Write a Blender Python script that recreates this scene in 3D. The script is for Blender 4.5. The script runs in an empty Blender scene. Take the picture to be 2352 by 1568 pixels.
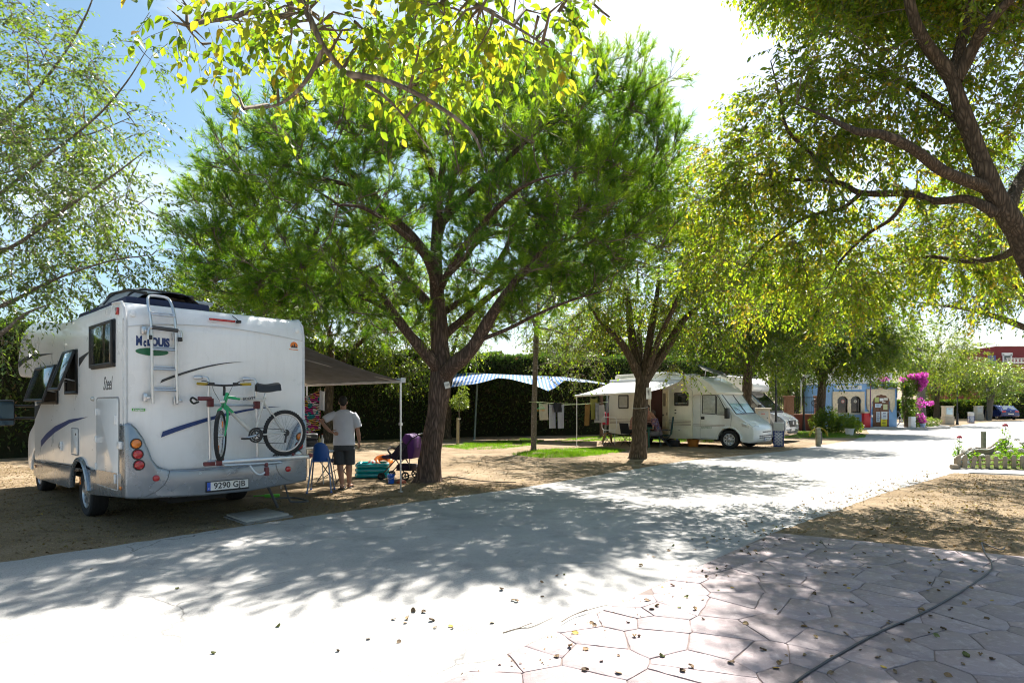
import bpy, bmesh, math, random
import numpy as np
from mathutils import Vector, Matrix, Euler, Quaternion
R = math.radians
rng = np.random.default_rng(7)
random.seed(7)
SC = bpy.context.scene
COL = SC.collection

# ---------------------------------------------------------------- camera
FPX, HY, CX, EYE = 1400.0, 928.0, 1176.0, 1.55      # survey of the photograph (2352 px wide)
cam_d = bpy.data.cameras.new('camera')
cam_d.sensor_width = 36.0
cam_d.lens = 36.0 * FPX / 2352.0
cam_d.shift_y = (HY - 784.0) / 2352.0
cam_d.clip_start = 0.05
cam_d.clip_end = 2000.0
cam = bpy.data.objects.new('camera', cam_d)
COL.objects.link(cam)
cam.location = (0, 0, EYE)
cam.rotation_euler = (R(90), 0, 0)
SC.camera = cam

# ---------------------------------------------------------------- sun, sky, exposure
SUN_AZ, SUN_EL = R(20), R(53)
sun_dir = Vector((math.sin(SUN_AZ) * math.cos(SUN_EL), math.cos(SUN_AZ) * math.cos(SUN_EL), math.sin(SUN_EL)))
sun_d = bpy.data.lights.new('sun', 'SUN')
sun_d.energy = 5.0
sun_d.angle = R(0.53)
sun_d.color = (1.0, 0.955, 0.89)
sun = bpy.data.objects.new('sun', sun_d)
COL.objects.link(sun)
sun.rotation_euler = sun_dir.to_track_quat('Z', 'Y').to_euler()
sun.location = (10, 30, 40)

world = bpy.data.worlds.new('World')
SC.world = world
world.use_nodes = True
wn, wl = world.node_tree.nodes, world.node_tree.links
wn.clear()
w_out = wn.new('ShaderNodeOutputWorld')
w_bg = wn.new('ShaderNodeBackground')
w_sky = wn.new('ShaderNodeTexSky')
w_sky.sky_type = 'NISHITA'
w_sky.sun_disc = False
w_sky.sun_elevation = SUN_EL
w_sky.sun_rotation = SUN_AZ
w_sky.altitude = 10
w_sky.air_density = 1.0
w_sky.dust_density = 1.7
w_sky.ozone_density = 1.4
w_bg.inputs['Strength'].default_value = 0.06
# thin high cloud veil, uneven, over the whole sky
w_tc = wn.new('ShaderNodeTexCoord')
w_map = wn.new('ShaderNodeMapping')
w_map.inputs['Scale'].default_value = (1.0, 1.0, 3.2)
w_noise = wn.new('ShaderNodeTexNoise')
w_noise.inputs['Scale'].default_value = 2.6
w_noise.inputs['Detail'].default_value = 7.0
w_noise.inputs['Roughness'].default_value = 0.55
w_ramp = wn.new('ShaderNodeValToRGB')
w_ramp.color_ramp.elements[0].position = 0.50
w_ramp.color_ramp.elements[0].color = (0, 0, 0, 1)
w_ramp.color_ramp.elements[1].position = 0.78
w_ramp.color_ramp.elements[1].color = (0.75, 0.75, 0.75, 1)
w_hs = wn.new('ShaderNodeHueSaturation')
w_hs.inputs['Saturation'].default_value = 1.15
w_hs.inputs['Hue'].default_value = 0.48
w_mix = wn.new('ShaderNodeMixRGB')
w_mix.inputs['Color2'].default_value = (9.0, 9.2, 9.6, 1)
wl.new(w_tc.outputs['Generated'], w_map.inputs['Vector'])
wl.new(w_map.outputs['Vector'], w_noise.inputs['Vector'])
wl.new(w_noise.outputs['Fac'], w_ramp.inputs['Fac'])
wl.new(w_ramp.outputs['Color'], w_mix.inputs['Fac'])
wl.new(w_sky.outputs['Color'], w_hs.inputs['Color'])
wl.new(w_hs.outputs['Color'], w_mix.inputs['Color1'])
wl.new(w_mix.outputs['Color'], w_bg.inputs['Color'])
wl.new(w_bg.outputs['Background'], w_out.inputs['Surface'])

SC.view_settings.view_transform = 'Standard'
SC.view_settings.look = 'None'
SC.view_settings.gamma = 1.0
SC.view_settings.use_curve_mapping = False
SC.view_settings.exposure = 1.6
SC.render.engine = 'CYCLES'
SC.cycles.max_bounces = 6
SC.cycles.diffuse_bounces = 3
SC.cycles.glossy_bounces = 3
SC.cycles.transmission_bounces = 3
SC.cycles.transparent_max_bounces = 8
SC.cycles.filter_width = 1.1
SC.cycles.use_adaptive_sampling = True
SC.cycles.adaptive_threshold = 0.03
SC.cycles.use_denoising = True
SC.cycles.sample_clamp_indirect = 6.0
SC.cycles.caustics_reflective = False
SC.cycles.caustics_refractive = False

# ---------------------------------------------------------------- survey helpers
def at(x, y, Y):
    """point seen at photo position (x, y) that stands Y metres away"""
    return Vector(((x - CX) * Y / FPX, Y, EYE + (HY - y) * Y / FPX))
def G(x, y):
    """ground point seen at photo position (x, y)"""
    Y = FPX * EYE / (y - HY)
    return Vector(((x - CX) * Y / FPX, Y, 0.0))

# ---------------------------------------------------------------- materials
MATS = {}
def nodes_of(m):
    return m.node_tree.nodes, m.node_tree.links
def new_mat(name):
    m = bpy.data.materials.new(name)
    m.use_nodes = True
    n, l = nodes_of(m)
    return m, n, l, n['Principled BSDF']
def mat(name, col, rough=0.5, metal=0.0, var=0.12, scale=8.0, bump=0.0, bscale=60.0, spec=0.5, dirt=None, coat=0.0, trans=0.0):
    """plain painted / plastic / metal surface with a little uneven tone, wear and relief"""
    if name in MATS:
        return MATS[name]
    m, n, l, p = new_mat(name)
    tc = n.new('ShaderNodeTexCoord')
    nz = n.new('ShaderNodeTexNoise')
    nz.inputs['Scale'].default_value = scale
    nz.inputs['Detail'].default_value = 5
    nz.inputs['Roughness'].default_value = 0.6
    l.new(tc.outputs['Object'], nz.inputs['Vector'])
    mr = n.new('ShaderNodeMapRange')
    mr.inputs['From Min'].default_value = 0.3
    mr.inputs['From Max'].default_value = 0.7
    mr.inputs['To Min'].default_value = 1.0 - var
    mr.inputs['To Max'].default_value = 1.0 + var * 0.5
    l.new(nz.outputs['Fac'], mr.inputs['Value'])
    mx = n.new('ShaderNodeMixRGB')
    mx.blend_type = 'MULTIPLY'
    mx.inputs['Fac'].default_value = 1.0
    mx.inputs['Color1'].default_value = (*col, 1)
    l.new(mr.outputs['Result'], mx.inputs['Color2'])
    src = mx.outputs['Color']
    if dirt is not None:
        mp = n.new('ShaderNodeMapping')
        mp.inputs['Scale'].default_value = (6.0, 6.0, 0.7)
        n2 = n.new('ShaderNodeTexNoise')
        n2.inputs['Scale'].default_value = 2.2
        n2.inputs['Detail'].default_value = 8
        n2.inputs['Roughness'].default_value = 0.7
        l.new(tc.outputs['Object'], mp.inputs['Vector'])
        l.new(mp.outputs['Vector'], n2.inputs['Vector'])
        cr = n.new('ShaderNodeMapRange')
        cr.inputs['From Min'].default_value = 0.5
        cr.inputs['From Max'].default_value = 0.8
        cr.inputs['To Max'].default_value = 0.35
        l.new(n2.outputs['Fac'], cr.inputs['Value'])
        md = n.new('ShaderNodeMixRGB')
        md.inputs['Color2'].default_value = (*dirt, 1)
        l.new(cr.outputs['Result'], md.inputs['Fac'])
        l.new(src, md.inputs['Color1'])
        src = md.outputs['Color']
    l.new(src, p.inputs['Base Color'])
    rr = n.new('ShaderNodeMapRange')
    rr.inputs['To Min'].default_value = max(0.02, rough * 0.8)
    rr.inputs['To Max'].default_value = min(1.0, rough * 1.25)
    l.new(nz.outputs['Fac'], rr.inputs['Value'])
    l.new(rr.outputs['Result'], p.inputs['Roughness'])
    p.inputs['Metallic'].default_value = metal
    p.inputs['Specular IOR Level'].default_value = spec
    if coat:
        p.inputs['Coat Weight'].default_value = coat
        p.inputs['Coat Roughness'].default_value = 0.08
    if bump:
        nb = n.new('ShaderNodeTexNoise')
        nb.inputs['Scale'].default_value = bscale
        nb.inputs['Detail'].default_value = 4
        l.new(tc.outputs['Object'], nb.inputs['Vector'])
        b = n.new('ShaderNodeBump')
        b.inputs['Strength'].default_value = bump
        b.inputs['Distance'].default_value = 0.01
        l.new(nb.outputs['Fac'], b.inputs['Height'])
        l.new(b.outputs['Normal'], p.inputs['Normal'])
    if trans:
        t = n.new('ShaderNodeBsdfTranslucent')
        l.new(src, t.inputs['Color'])
        ms = n.new('ShaderNodeMixShader')
        ms.inputs['Fac'].default_value = trans
        l.new(p.outputs['BSDF'], ms.inputs[1])
        l.new(t.outputs['BSDF'], ms.inputs[2])
        l.new(ms.outputs['Shader'], n['Material Output'].inputs['Surface'])
    MATS[name] = m
    return m

def leaf_mat(name, stops, tstops, tfac=0.45, rough=0.42, spec=0.5):
    """leaf: colour by a random value stored per leaf; light passes through"""
    m, n, l, p = new_mat(name)
    a = n.new('ShaderNodeAttribute')
    a.attribute_name = 'tone'
    def ramp(st):
        r = n.new('ShaderNodeValToRGB')
        e = r.color_ramp.elements
        while len(e) < len(st):
            e.new(0.5)
        for k, (pos, c) in enumerate(st):
            e[k].position = pos
            e[k].color = (*c, 1)
        l.new(a.outputs['Fac'], r.inputs['Fac'])
        return r
    r1, r2 = ramp(stops), ramp(tstops)
    l.new(r1.outputs['Color'], p.inputs['Base Color'])
    p.inputs['Roughness'].default_value = rough
    p.inputs['Specular IOR Level'].default_value = spec
    t = n.new('ShaderNodeBsdfTranslucent')
    l.new(r2.outputs['Color'], t.inputs['Color'])
    ms = n.new('ShaderNodeMixShader')
    ms.inputs['Fac'].default_value = tfac
    l.new(p.outputs['BSDF'], ms.inputs[1])
    l.new(t.outputs['BSDF'], ms.inputs[2])
    l.new(ms.outputs['Shader'], n['Material Output'].inputs['Surface'])
    MATS[name] = m
    return m

def bark_mat(name, c1, c2, stretch=0.22, scale=22, bump=0.9):
    m, n, l, p = new_mat(name)
    tc = n.new('ShaderNodeTexCoord')
    mp = n.new('ShaderNodeMapping')
    mp.inputs['Scale'].default_value = (1, 1, stretch)
    l.new(tc.outputs['Object'], mp.inputs['Vector'])
    nw = n.new('ShaderNodeTexNoise')
    nw.inputs['Scale'].default_value = 4
    l.new(mp.outputs['Vector'], nw.inputs['Vector'])
    ad = n.new('ShaderNodeVectorMath')
    ad.operation = 'MULTIPLY_ADD'
    ad.inputs[1].default_value = (0.30, 0.30, 0.08)
    l.new(nw.outputs['Color'], ad.inputs[0])
    l.new(mp.outputs['Vector'], ad.inputs[2])
    v = n.new('ShaderNodeTexVoronoi')
    v.inputs['Scale'].default_value = scale
    v.feature = 'DISTANCE_TO_EDGE'
    l.new(ad.outputs['Vector'], v.inputs['Vector'])
    nz = n.new('ShaderNodeTexNoise')
    nz.inputs['Scale'].default_value = scale * 1.6
    nz.inputs['Detail'].default_value = 6
    l.new(ad.outputs['Vector'], nz.inputs['Vector'])
    r1 = n.new('ShaderNodeMapRange')
    r1.inputs['From Max'].default_value = 0.55
    l.new(v.outputs['Distance'], r1.inputs['Value'])
    ml = n.new('ShaderNodeMath')
    ml.operation = 'MULTIPLY'
    l.new(r1.outputs['Result'], ml.inputs[0])
    l.new(nz.outputs['Fac'], ml.inputs[1])
    cr = n.new('ShaderNodeValToRGB')
    cr.color_ramp.elements[0].position = 0.0
    cr.color_ramp.elements[0].color = (*c1, 1)
    cr.color_ramp.elements[1].position = 0.42
    cr.color_ramp.elements[1].color = (*c2, 1)
    l.new(ml.outputs['Value'], cr.inputs['Fac'])
    l.new(cr.outputs['Color'], p.inputs['Base Color'])
    p.inputs['Roughness'].default_value = 0.9
    p.inputs['Specular IOR Level'].default_value = 0.2
    b = n.new('ShaderNodeBump')
    b.inputs['Strength'].default_value = bump
    b.inputs['Distance'].default_value = 0.03
    l.new(ml.outputs['Value'], b.inputs['Height'])
    l.new(b.outputs['Normal'], p.inputs['Normal'])
    MATS[name] = m
    return m

def ground_mat(name, cols, scales, rough=0.95, bump=0.5, bdist=0.02, bscale=40.0, spec=0.15):
    """earth or paving: several colours blended by noise of several sizes"""
    m, n, l, p = new_mat(name)
    tc = n.new('ShaderNodeTexCoord')
    src = None
    for k, c in enumerate(cols):
        if k == 0:
            rgb = n.new('ShaderNodeRGB')
            rgb.outputs[0].default_value = (*c, 1)
            src = rgb.outputs[0]
            continue
        sc, lo, hi = scales[k - 1]
        nz = n.new('ShaderNodeTexNoise')
        nz.inputs['Scale'].default_value = sc
        nz.inputs['Detail'].default_value = 8
        nz.inputs['Roughness'].default_value = 0.65
        l.new(tc.outputs['Object'], nz.inputs['Vector'])
        mr = n.new('ShaderNodeMapRange')
        mr.inputs['From Min'].default_value = lo
        mr.inputs['From Max'].default_value = hi
        l.new(nz.outputs['Fac'], mr.inputs['Value'])
        mx = n.new('ShaderNodeMixRGB')
        mx.inputs['Color2'].default_value = (*c, 1)
        l.new(mr.outputs['Result'], mx.inputs['Fac'])
        l.new(src, mx.inputs['Color1'])
        src = mx.outputs['Color']
    l.new(src, p.inputs['Base Color'])
    p.inputs['Roughness'].default_value = rough
    p.inputs['Specular IOR Level'].default_value = spec
    nb = n.new('ShaderNodeTexNoise')
    nb.inputs['Scale'].default_value = bscale
    nb.inputs['Detail'].default_value = 8
    nb.inputs['Roughness'].default_value = 0.7
    l.new(tc.outputs['Object'], nb.inputs['Vector'])
    b = n.new('ShaderNodeBump')
    b.inputs['Strength'].default_value = bump
    b.inputs['Distance'].default_value = bdist
    l.new(nb.outputs['Fac'], b.inputs['Height'])
    l.new(b.outputs['Normal'], p.inputs['Normal'])
    MATS[name] = m
    return m

def stripes_mat(name, c1, c2, axis, period, duty=0.5, rough=0.8, trans=0.0, offset=0.0):
    """woven or printed stripes along one object axis"""
    m, n, l, p = new_mat(name)
    tc = n.new('ShaderNodeTexCoord')
    sx = n.new('ShaderNodeSeparateXYZ')
    l.new(tc.outputs['Object'], sx.inputs[0])
    d = n.new('ShaderNodeMath'); d.operation = 'MULTIPLY_ADD'
    d.inputs[1].default_value = 1.0 / period
    d.inputs[2].default_value = offset + 100.0
    l.new(sx.outputs[axis], d.inputs[0])
    f = n.new('ShaderNodeMath'); f.operation = 'FRACT'
    l.new(d.outputs[0], f.inputs[0])
    g = n.new('ShaderNodeMath'); g.operation = 'GREATER_THAN'
    g.inputs[1].default_value = duty
    l.new(f.outputs[0], g.inputs[0])
    mx = n.new('ShaderNodeMixRGB')
    mx.inputs['Color1'].default_value = (*c1, 1)
    mx.inputs['Color2'].default_value = (*c2, 1)
    l.new(g.outputs[0], mx.inputs['Fac'])
    l.new(mx.outputs['Color'], p.inputs['Base Color'])
    p.inputs['Roughness'].default_value = rough
    if trans:
        t = n.new('ShaderNodeBsdfTranslucent')
        l.new(mx.outputs['Color'], t.inputs['Color'])
        ms = n.new('ShaderNodeMixShader')
        ms.inputs['Fac'].default_value = trans
        l.new(p.outputs['BSDF'], ms.inputs[1])
        l.new(t.outputs['BSDF'], ms.inputs[2])
        l.new(ms.outputs['Shader'], n['Material Output'].inputs['Surface'])
    MATS[name] = m
    return m

# ---------------------------------------------------------------- mesh helpers
def link(o, parent=None):
    COL.objects.link(o)
    if parent is not None:
        o.parent = parent
    return o
def tag(o, label=None, cat=None, group=None, kind=None):
    if label: o['label'] = label
    if cat: o['category'] = cat
    if group: o['group'] = group
    if kind: o['kind'] = kind
    return o
def thing(name, label, cat, loc=(0, 0, 0), rz=0.0, group=None):
    o = bpy.data.objects.new(name, None)
    o.empty_display_size = 0.2
    COL.objects.link(o)
    o.location = loc
    o.rotation_euler = (0, 0, rz)
    return tag(o, label, cat, group)
def copy_tree(o, parent=None):
    c = o.copy()
    COL.objects.link(c)
    c.parent = parent
    for ch in o.children:
        copy_tree(ch, c)
    return c

def smooth_path(pts, n=6):
    """Catmull-Rom through points"""
    P = [Vector(p) for p in pts]
    if len(P) < 3:
        return P
    Q = [P[0] * 2 - P[1]] + P + [P[-1] * 2 - P[-2]]
    out = []
    for i in range(1, len(Q) - 2):
        a, b, c, d = Q[i - 1], Q[i], Q[i + 1], Q[i + 2]
        for k in range(n):
            t = k / n
            out.append(0.5 * ((2 * b) + (c - a) * t + (2 * a - 5 * b + 4 * c - d) * t * t + (3 * b - a - 3 * c + d) * t ** 3))
    out.append(P[-1])
    return out
def lerp_list(vals, n):
    x = np.linspace(0, len(vals) - 1, n)
    return list(np.interp(x, np.arange(len(vals)), vals))

class MB:
    def __init__(s):
        s.v, s.f, s.m = [], [], []
    def add(s, vs, fs, m=0):
        o = len(s.v)
        s.v += [tuple(v) for v in vs]
        s.f += [tuple(i + o for i in f) for f in fs]
        s.m += [m] * len(fs)
        return s
    def box(s, c, d, m=0, rz=0.0, rx=0.0, ry=0.0):
        x, y, z = d[0] / 2, d[1] / 2, d[2] / 2
        vs = [Vector(p) for p in ((-x, -y, -z), (x, -y, -z), (x, y, -z), (-x, y, -z), (-x, -y, z), (x, -y, z), (x, y, z), (-x, y, z))]
        if rz or rx or ry:
            M = Euler((rx, ry, rz)).to_matrix()
            vs = [M @ v for v in vs]
        vs = [v + Vector(c) for v in vs]
        return s.add(vs, [(0, 3, 2, 1), (4, 5, 6, 7), (0, 1, 5, 4), (1, 2, 6, 5), (2, 3, 7, 6), (3, 0, 4, 7)], m)
    def tube(s, pts, r, seg=8, m=0, caps=True, flat=1.0):
        P = [Vector(p) for p in pts]
        n = len(P)
        rr = list(r) if hasattr(r, '__len__') else [r] * n
        if len(rr) != n:
            rr = lerp_list(rr, n)
        vs, fs = [], []
        prev = None
        for i in range(n):
            t = (P[min(i + 1, n - 1)] - P[max(i - 1, 0)])
            if t.length < 1e-9:
                t = Vector((0, 0, 1))
            t.normalize()
            if prev is None:
                up = Vector((0, 0, 1)) if abs(t.z) < 0.9 else Vector((1, 0, 0))
                a = t.cross(up).normalized()
            else:
                a = (prev - t * prev.dot(t))
                if a.length < 1e-6:
                    a = t.orthogonal()
                a.normalize()
            prev = a
            b = t.cross(a)
            for k in range(seg):
                g = 2 * math.pi * k / seg
                vs.append(P[i] + a * (math.cos(g) * rr[i]) + b * (math.sin(g) * rr[i] * flat))
        for i in range(n - 1):
            for k in range(seg):
                k2 = (k + 1) % seg
                fs.append((i * seg + k, i * seg + k2, (i + 1) * seg + k2, (i + 1) * seg + k))
        if caps:
            fs.append(tuple(range(seg - 1, -1, -1)))
            fs.append(tuple(range((n - 1) * seg, n * seg)))
        return s.add(vs, fs, m)
    def cyl(s, a, b, r, seg=12, m=0, r2=None):
        return s.tube([a, b], [r, r if r2 is None else r2], seg, m)
    def lathe(s, prof, seg=16, m=0, M=None, caps=True):
        """profile [(radius, z)] turned about z, placed by matrix M"""
        vs, fs = [], []
        for (r, z) in prof:
            for k in range(seg):
                g = 2 * math.pi * k / seg
                vs.append(Vector((r * math.cos(g), r * math.sin(g), z)))
        n = len(prof)
        for i in range(n - 1):
            for k in range(seg):
                k2 = (k + 1) % seg
                fs.append((i * seg + k, i * seg + k2, (i + 1) * seg + k2, (i + 1) * seg + k))
        if caps:
            fs.append(tuple(range(seg - 1, -1, -1)))
            fs.append(tuple(range((n - 1) * seg, n * seg)))
        if M is not None:
            vs = [M @ v for v in vs]
        return s.add(vs, fs, m)
    def prism(s, poly, a, b, plane='xz', m=0):
        """polygon in a plane, extruded between a and b along the third axis"""
        def pt(p, h):
            return {'xz': (p[0], h, p[1]), 'xy': (p[0], p[1], h), 'yz': (h, p[0], p[1])}[plane]
        n = len(poly)
        vs = [pt(p, a) for p in poly] + [pt(p, b) for p in poly]
        fs = [tuple(range(n)), tuple(range(2 * n - 1, n - 1, -1))]
        for i in range(n):
            j = (i + 1) % n
            fs.append((i, i + n, j + n, j))
        return s.add(vs, fs, m)
    def ring(s, c, rad, tr, axis='y', seg=32, tseg=8, m=0, flat=1.0):
        vs, fs = [], []
        c = Vector(c)
        for i in range(seg):
            g = 2 * math.pi * i / seg
            d = {'y': Vector((math.cos(g), 0, math.sin(g))), 'x': Vector((0, math.cos(g), math.sin(g))), 'z': Vector((math.cos(g), math.sin(g), 0))}[axis]
            ax = {'y': Vector((0, 1, 0)), 'x': Vector((1, 0, 0)), 'z': Vector((0, 0, 1))}[axis]
            for k in range(tseg):
                h = 2 * math.pi * k / tseg
                vs.append(c + d * (rad + tr * math.cos(h)) + ax * (tr * flat * math.sin(h)))
        for i in range(seg):
            i2 = (i + 1) % seg
            for k in range(tseg):
                k2 = (k + 1) % tseg
                fs.append((i * tseg + k, i2 * tseg + k, i2 * tseg + k2, i * tseg + k2))
        return s.add(vs, fs, m)
    def ball(s, c, r, seg=16, rows=10, m=0):
        rx, ry, rz = r if hasattr(r, '__len__') else (r, r, r)
        vs, fs = [], []
        for i in range(rows + 1):
            a = math.pi * i / rows
            for k in range(seg):
                g = 2 * math.pi * k / seg
                vs.append((c[0] + rx * math.sin(a) * math.cos(g), c[1] + ry * math.sin(a) * math.sin(g), c[2] + rz * math.cos(a)))
        for i in range(rows):
            for k in range(seg):
                k2 = (k + 1) % seg
                fs.append((i * seg + k, (i + 1) * seg + k, (i + 1) * seg + k2, i * seg + k2))
        return s.add(vs, fs, m)
    def grid(s, fn, nu, nv, m=0):
        vs = [fn(i / nu, j / nv) for j in range(nv + 1) for i in range(nu + 1)]
        fs = [(j * (nu + 1) + i, j * (nu + 1) + i + 1, (j + 1) * (nu + 1) + i + 1, (j + 1) * (nu + 1) + i) for j in range(nv) for i in range(nu)]
        return s.add(vs, fs, m)
    def xf(s, M, start=0):
        for i in range(start, len(s.v)):
            s.v[i] = tuple(M @ Vector(s.v[i]))
        return s
    def mesh(s, name, mats, bevel=0.0, bseg=2, sharp=38, weld=True, solid=0.0, flat=False):
        me = bpy.data.meshes.new(name)
        me.from_pydata(s.v, [], s.f)
        for k, q in enumerate(me.polygons):
            q.material_index = s.m[k]
        if not hasattr(mats, '__len__'):
            mats = [mats]
        for mm in mats:
            me.materials.append(mm)
        bm = bmesh.new()
        bm.from_mesh(me)
        if weld:
            bmesh.ops.remove_doubles(bm, verts=bm.verts, dist=1e-5)
        bmesh.ops.recalc_face_normals(bm, faces=bm.faces)
        if solid:
            bmesh.ops.solidify(bm, geom=bm.faces[:], thickness=solid)
        if bevel:
            ed = [e for e in bm.edges if len(e.link_faces) == 2 and e.calc_face_angle(0) > R(30)]
            bmesh.ops.bevel(bm, geom=ed, offset=bevel, segments=bseg, profile=0.5, affect='EDGES', clamp_overlap=True)
        bm.to_mesh(me)
        bm.free()
        if not flat:
            me.polygons.foreach_set('use_smooth', [True] * len(me.polygons))
            me.set_sharp_from_angle(angle=R(sharp))
        me.update()
        return me
    def obj(s, name, mats, parent=None, **kw):
        o = bpy.data.objects.new(name, s.mesh(name, mats, **kw))
        return link(o, parent)

def np_mesh(name, V, Fa, mat_, parent=None, tone=None, smooth=False, nper=None):
    """fast mesh from arrays; Fa (n,k) faces of one size"""
    me = bpy.data.meshes.new(name)
    V = np.asarray(V, dtype=np.float32)
    Fa = np.asarray(Fa, dtype=np.int32)
    n, k = Fa.shape
    me.vertices.add(len(V))
    me.vertices.foreach_set('co', V.ravel())
    me.loops.add(n * k)
    me.loops.foreach_set('vertex_index', Fa.ravel())
    me.polygons.add(n)
    me.polygons.foreach_set('loop_start', np.arange(0, n * k, k, dtype=np.int32))
    me.polygons.foreach_set('loop_total', np.full(n, k, dtype=np.int32))
    if smooth:
        me.polygons.foreach_set('use_smooth', np.ones(n, dtype=bool))
    if tone is not None:
        at_ = me.attributes.new('tone', 'FLOAT', 'FACE')
        at_.data.foreach_set('value', np.asarray(tone, dtype=np.float32))
    me.materials.append(mat_)
    me.update(calc_edges=True)
    return link(bpy.data.objects.new(name, me), parent)

def unit(a):
    return a / np.maximum(np.linalg.norm(a, axis=-1, keepdims=True), 1e-9)

LEAF2 = (np.array([[0, 0], [0.32, 0.5], [0.72, 0.36], [1, 0], [0.72, -0.36], [0.32, -0.5]]), np.array([[0, 1, 2, 3], [0, 3, 4, 5]]))
LEAF3 = (np.array([[0, 0], [0.10, 0.17], [0.28, 0.44], [0.50, 0.50], [0.73, 0.36], [0.90, 0.14], [1, 0], [0.90, -0.14], [0.73, -0.36], [0.50, -0.50], [0.28, -0.44], [0.10, -0.17]]),
         np.array([[0, 1, 2, 3, 4, 5, 6], [0, 6, 7, 8, 9, 10, 11]]))
LEAF1 = (np.array([[0, 0], [0.45, 0.5], [1, 0], [0.45, -0.5]]), np.array([[0, 1, 2, 3]]))
def leaves(name, pos, d, nrm, ln, wd, mat_, parent=None, tone=None, shape=LEAF1, fold=0.18):
    """one flat or folded blade per row of pos"""
    S, Fc = shape
    d = unit(d)
    s = unit(np.cross(nrm, d))
    up = np.cross(d, s)
    k = len(S)
    V = (pos[:, None, :] + d[:, None, :] * (S[None, :, 0:1] * ln[:, None, None])
         + s[:, None, :] * (S[None, :, 1:2] * wd[:, None, None])
         + up[:, None, :] * (np.abs(S[None, :, 1:2]) * 2 * (fold * rng.uniform(0.2, 1.8, len(pos)) * wd)[:, None, None])
         - up[:, None, :] * (S[None, :, 0:1] ** 2 * (rng.normal(0.14, 0.12, len(pos)) * ln)[:, None, None]))
    n = len(pos)
    Fa = (Fc[None] + (np.arange(n) * k)[:, None, None]).reshape(-1, Fc.shape[1])
    t = None if tone is None else np.repeat(tone, len(Fc))
    return np_mesh(name, V.reshape(-1, 3), Fa, mat_, parent, t)

def text_mesh(s, body, size, mat_, parent, M, name='lettering', depth=0.002, bold=0.0, sx=1.0, shear=0.0, align='CENTER'):
    cu = bpy.data.curves.new('lettering', 'FONT')
    cu.body = body
    cu.size = size
    cu.extrude = depth
    cu.offset = bold
    cu.align_x = align
    cu.align_y = 'CENTER'
    cu.shear = shear
    cu.resolution_u = 3
    o = bpy.data.objects.new('lettering', cu)
    COL.objects.link(o)
    dg = bpy.context.evaluated_depsgraph_get()
    me = bpy.data.meshes.new_from_object(o.evaluated_get(dg))
    bpy.data.objects.remove(o)
    me.transform(Matrix.Diagonal((sx, 1, 1, 1)))
    me.transform(M)
    me.materials.clear()
    me.materials.append(mat_)
    me.name = name
    return link(bpy.data.objects.new(name, me), parent)
def facing(loc, normal, up=(0, 0, 1)):
    """matrix that lays x-y drawings on a surface with the given outward normal"""
    z = Vector(normal).normalized()
    x = Vector(up).cross(z).normalized()
    y = z.cross(x)
    M = Matrix((x, y, z)).transposed().to_4x4()
    M.translation = Vector(loc)
    return M
# ---------------------------------------------------------------- foliage and bark materials
LM_ELM = leaf_mat('elm_leaf',
    [(0.0, (0.030, 0.062, 0.010)), (0.45, (0.062, 0.110, 0.014)), (0.8, (0.13, 0.17, 0.016)), (1.0, (0.26, 0.20, 0.02))],
    [(0.0, (0.10, 0.23, 0.010)), (0.45, (0.29, 0.46, 0.012)), (0.8, (0.56, 0.62, 0.02)), (1.0, (0.80, 0.54, 0.04))], 0.5)
LM_GREY = leaf_mat('greyish_leaf',
    [(0.0, (0.035, 0.070, 0.016)), (0.6, (0.070, 0.120, 0.024)), (1.0, (0.12, 0.16, 0.04))],
    [(0.0, (0.10, 0.20, 0.014)), (0.6, (0.26, 0.40, 0.022)), (1.0, (0.46, 0.56, 0.04))], 0.40, rough=0.32, spec=0.9)
LM_PINE = leaf_mat('pine_needle',
    [(0.0, (0.020, 0.050, 0.012)), (0.6, (0.040, 0.095, 0.014)), (1.0, (0.085, 0.15, 0.018))],
    [(0.0, (0.08, 0.22, 0.010)), (0.6, (0.24, 0.48, 0.014)), (1.0, (0.52, 0.70, 0.02))], 0.5, rough=0.45)
LM_DARK = leaf_mat('dark_leaf',
    [(0.0, (0.022, 0.048, 0.010)), (0.6, (0.045, 0.085, 0.014)), (1.0, (0.10, 0.14, 0.02))],
    [(0.0, (0.10, 0.20, 0.010)), (0.6, (0.26, 0.40, 0.014)), (1.0, (0.58, 0.62, 0.02))], 0.45)
LM_HEDGE = leaf_mat('cypress_spray',
    [(0.0, (0.034, 0.052, 0.016)), (0.6, (0.060, 0.090, 0.020)), (0.9, (0.085, 0.13, 0.022)), (1.0, (0.15, 0.10, 0.05))],
    [(0.0, (0.05, 0.12, 0.01)), (0.6, (0.12, 0.26, 0.012)), (0.9, (0.2, 0.36, 0.014)), (1.0, (0.2, 0.14, 0.04))], 0.30, rough=0.6)
LM_GRASS = leaf_mat('grass_blade',
    [(0.0, (0.05, 0.11, 0.01)), (0.7, (0.10, 0.19, 0.015)), (1.0, (0.22, 0.22, 0.04))],
    [(0.0, (0.14, 0.36, 0.01)), (0.7, (0.30, 0.58, 0.012)), (1.0, (0.5, 0.5, 0.06))], 0.45)
LM_STRAW = leaf_mat('straw_blade',
    [(0.0, (0.20, 0.14, 0.07)), (0.6, (0.36, 0.27, 0.14)), (1.0, (0.16, 0.19, 0.05))],
    [(0.0, (0.25, 0.17, 0.07)), (0.6, (0.42, 0.32, 0.15)), (1.0, (0.2, 0.28, 0.05))], 0.25, rough=0.7)
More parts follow.
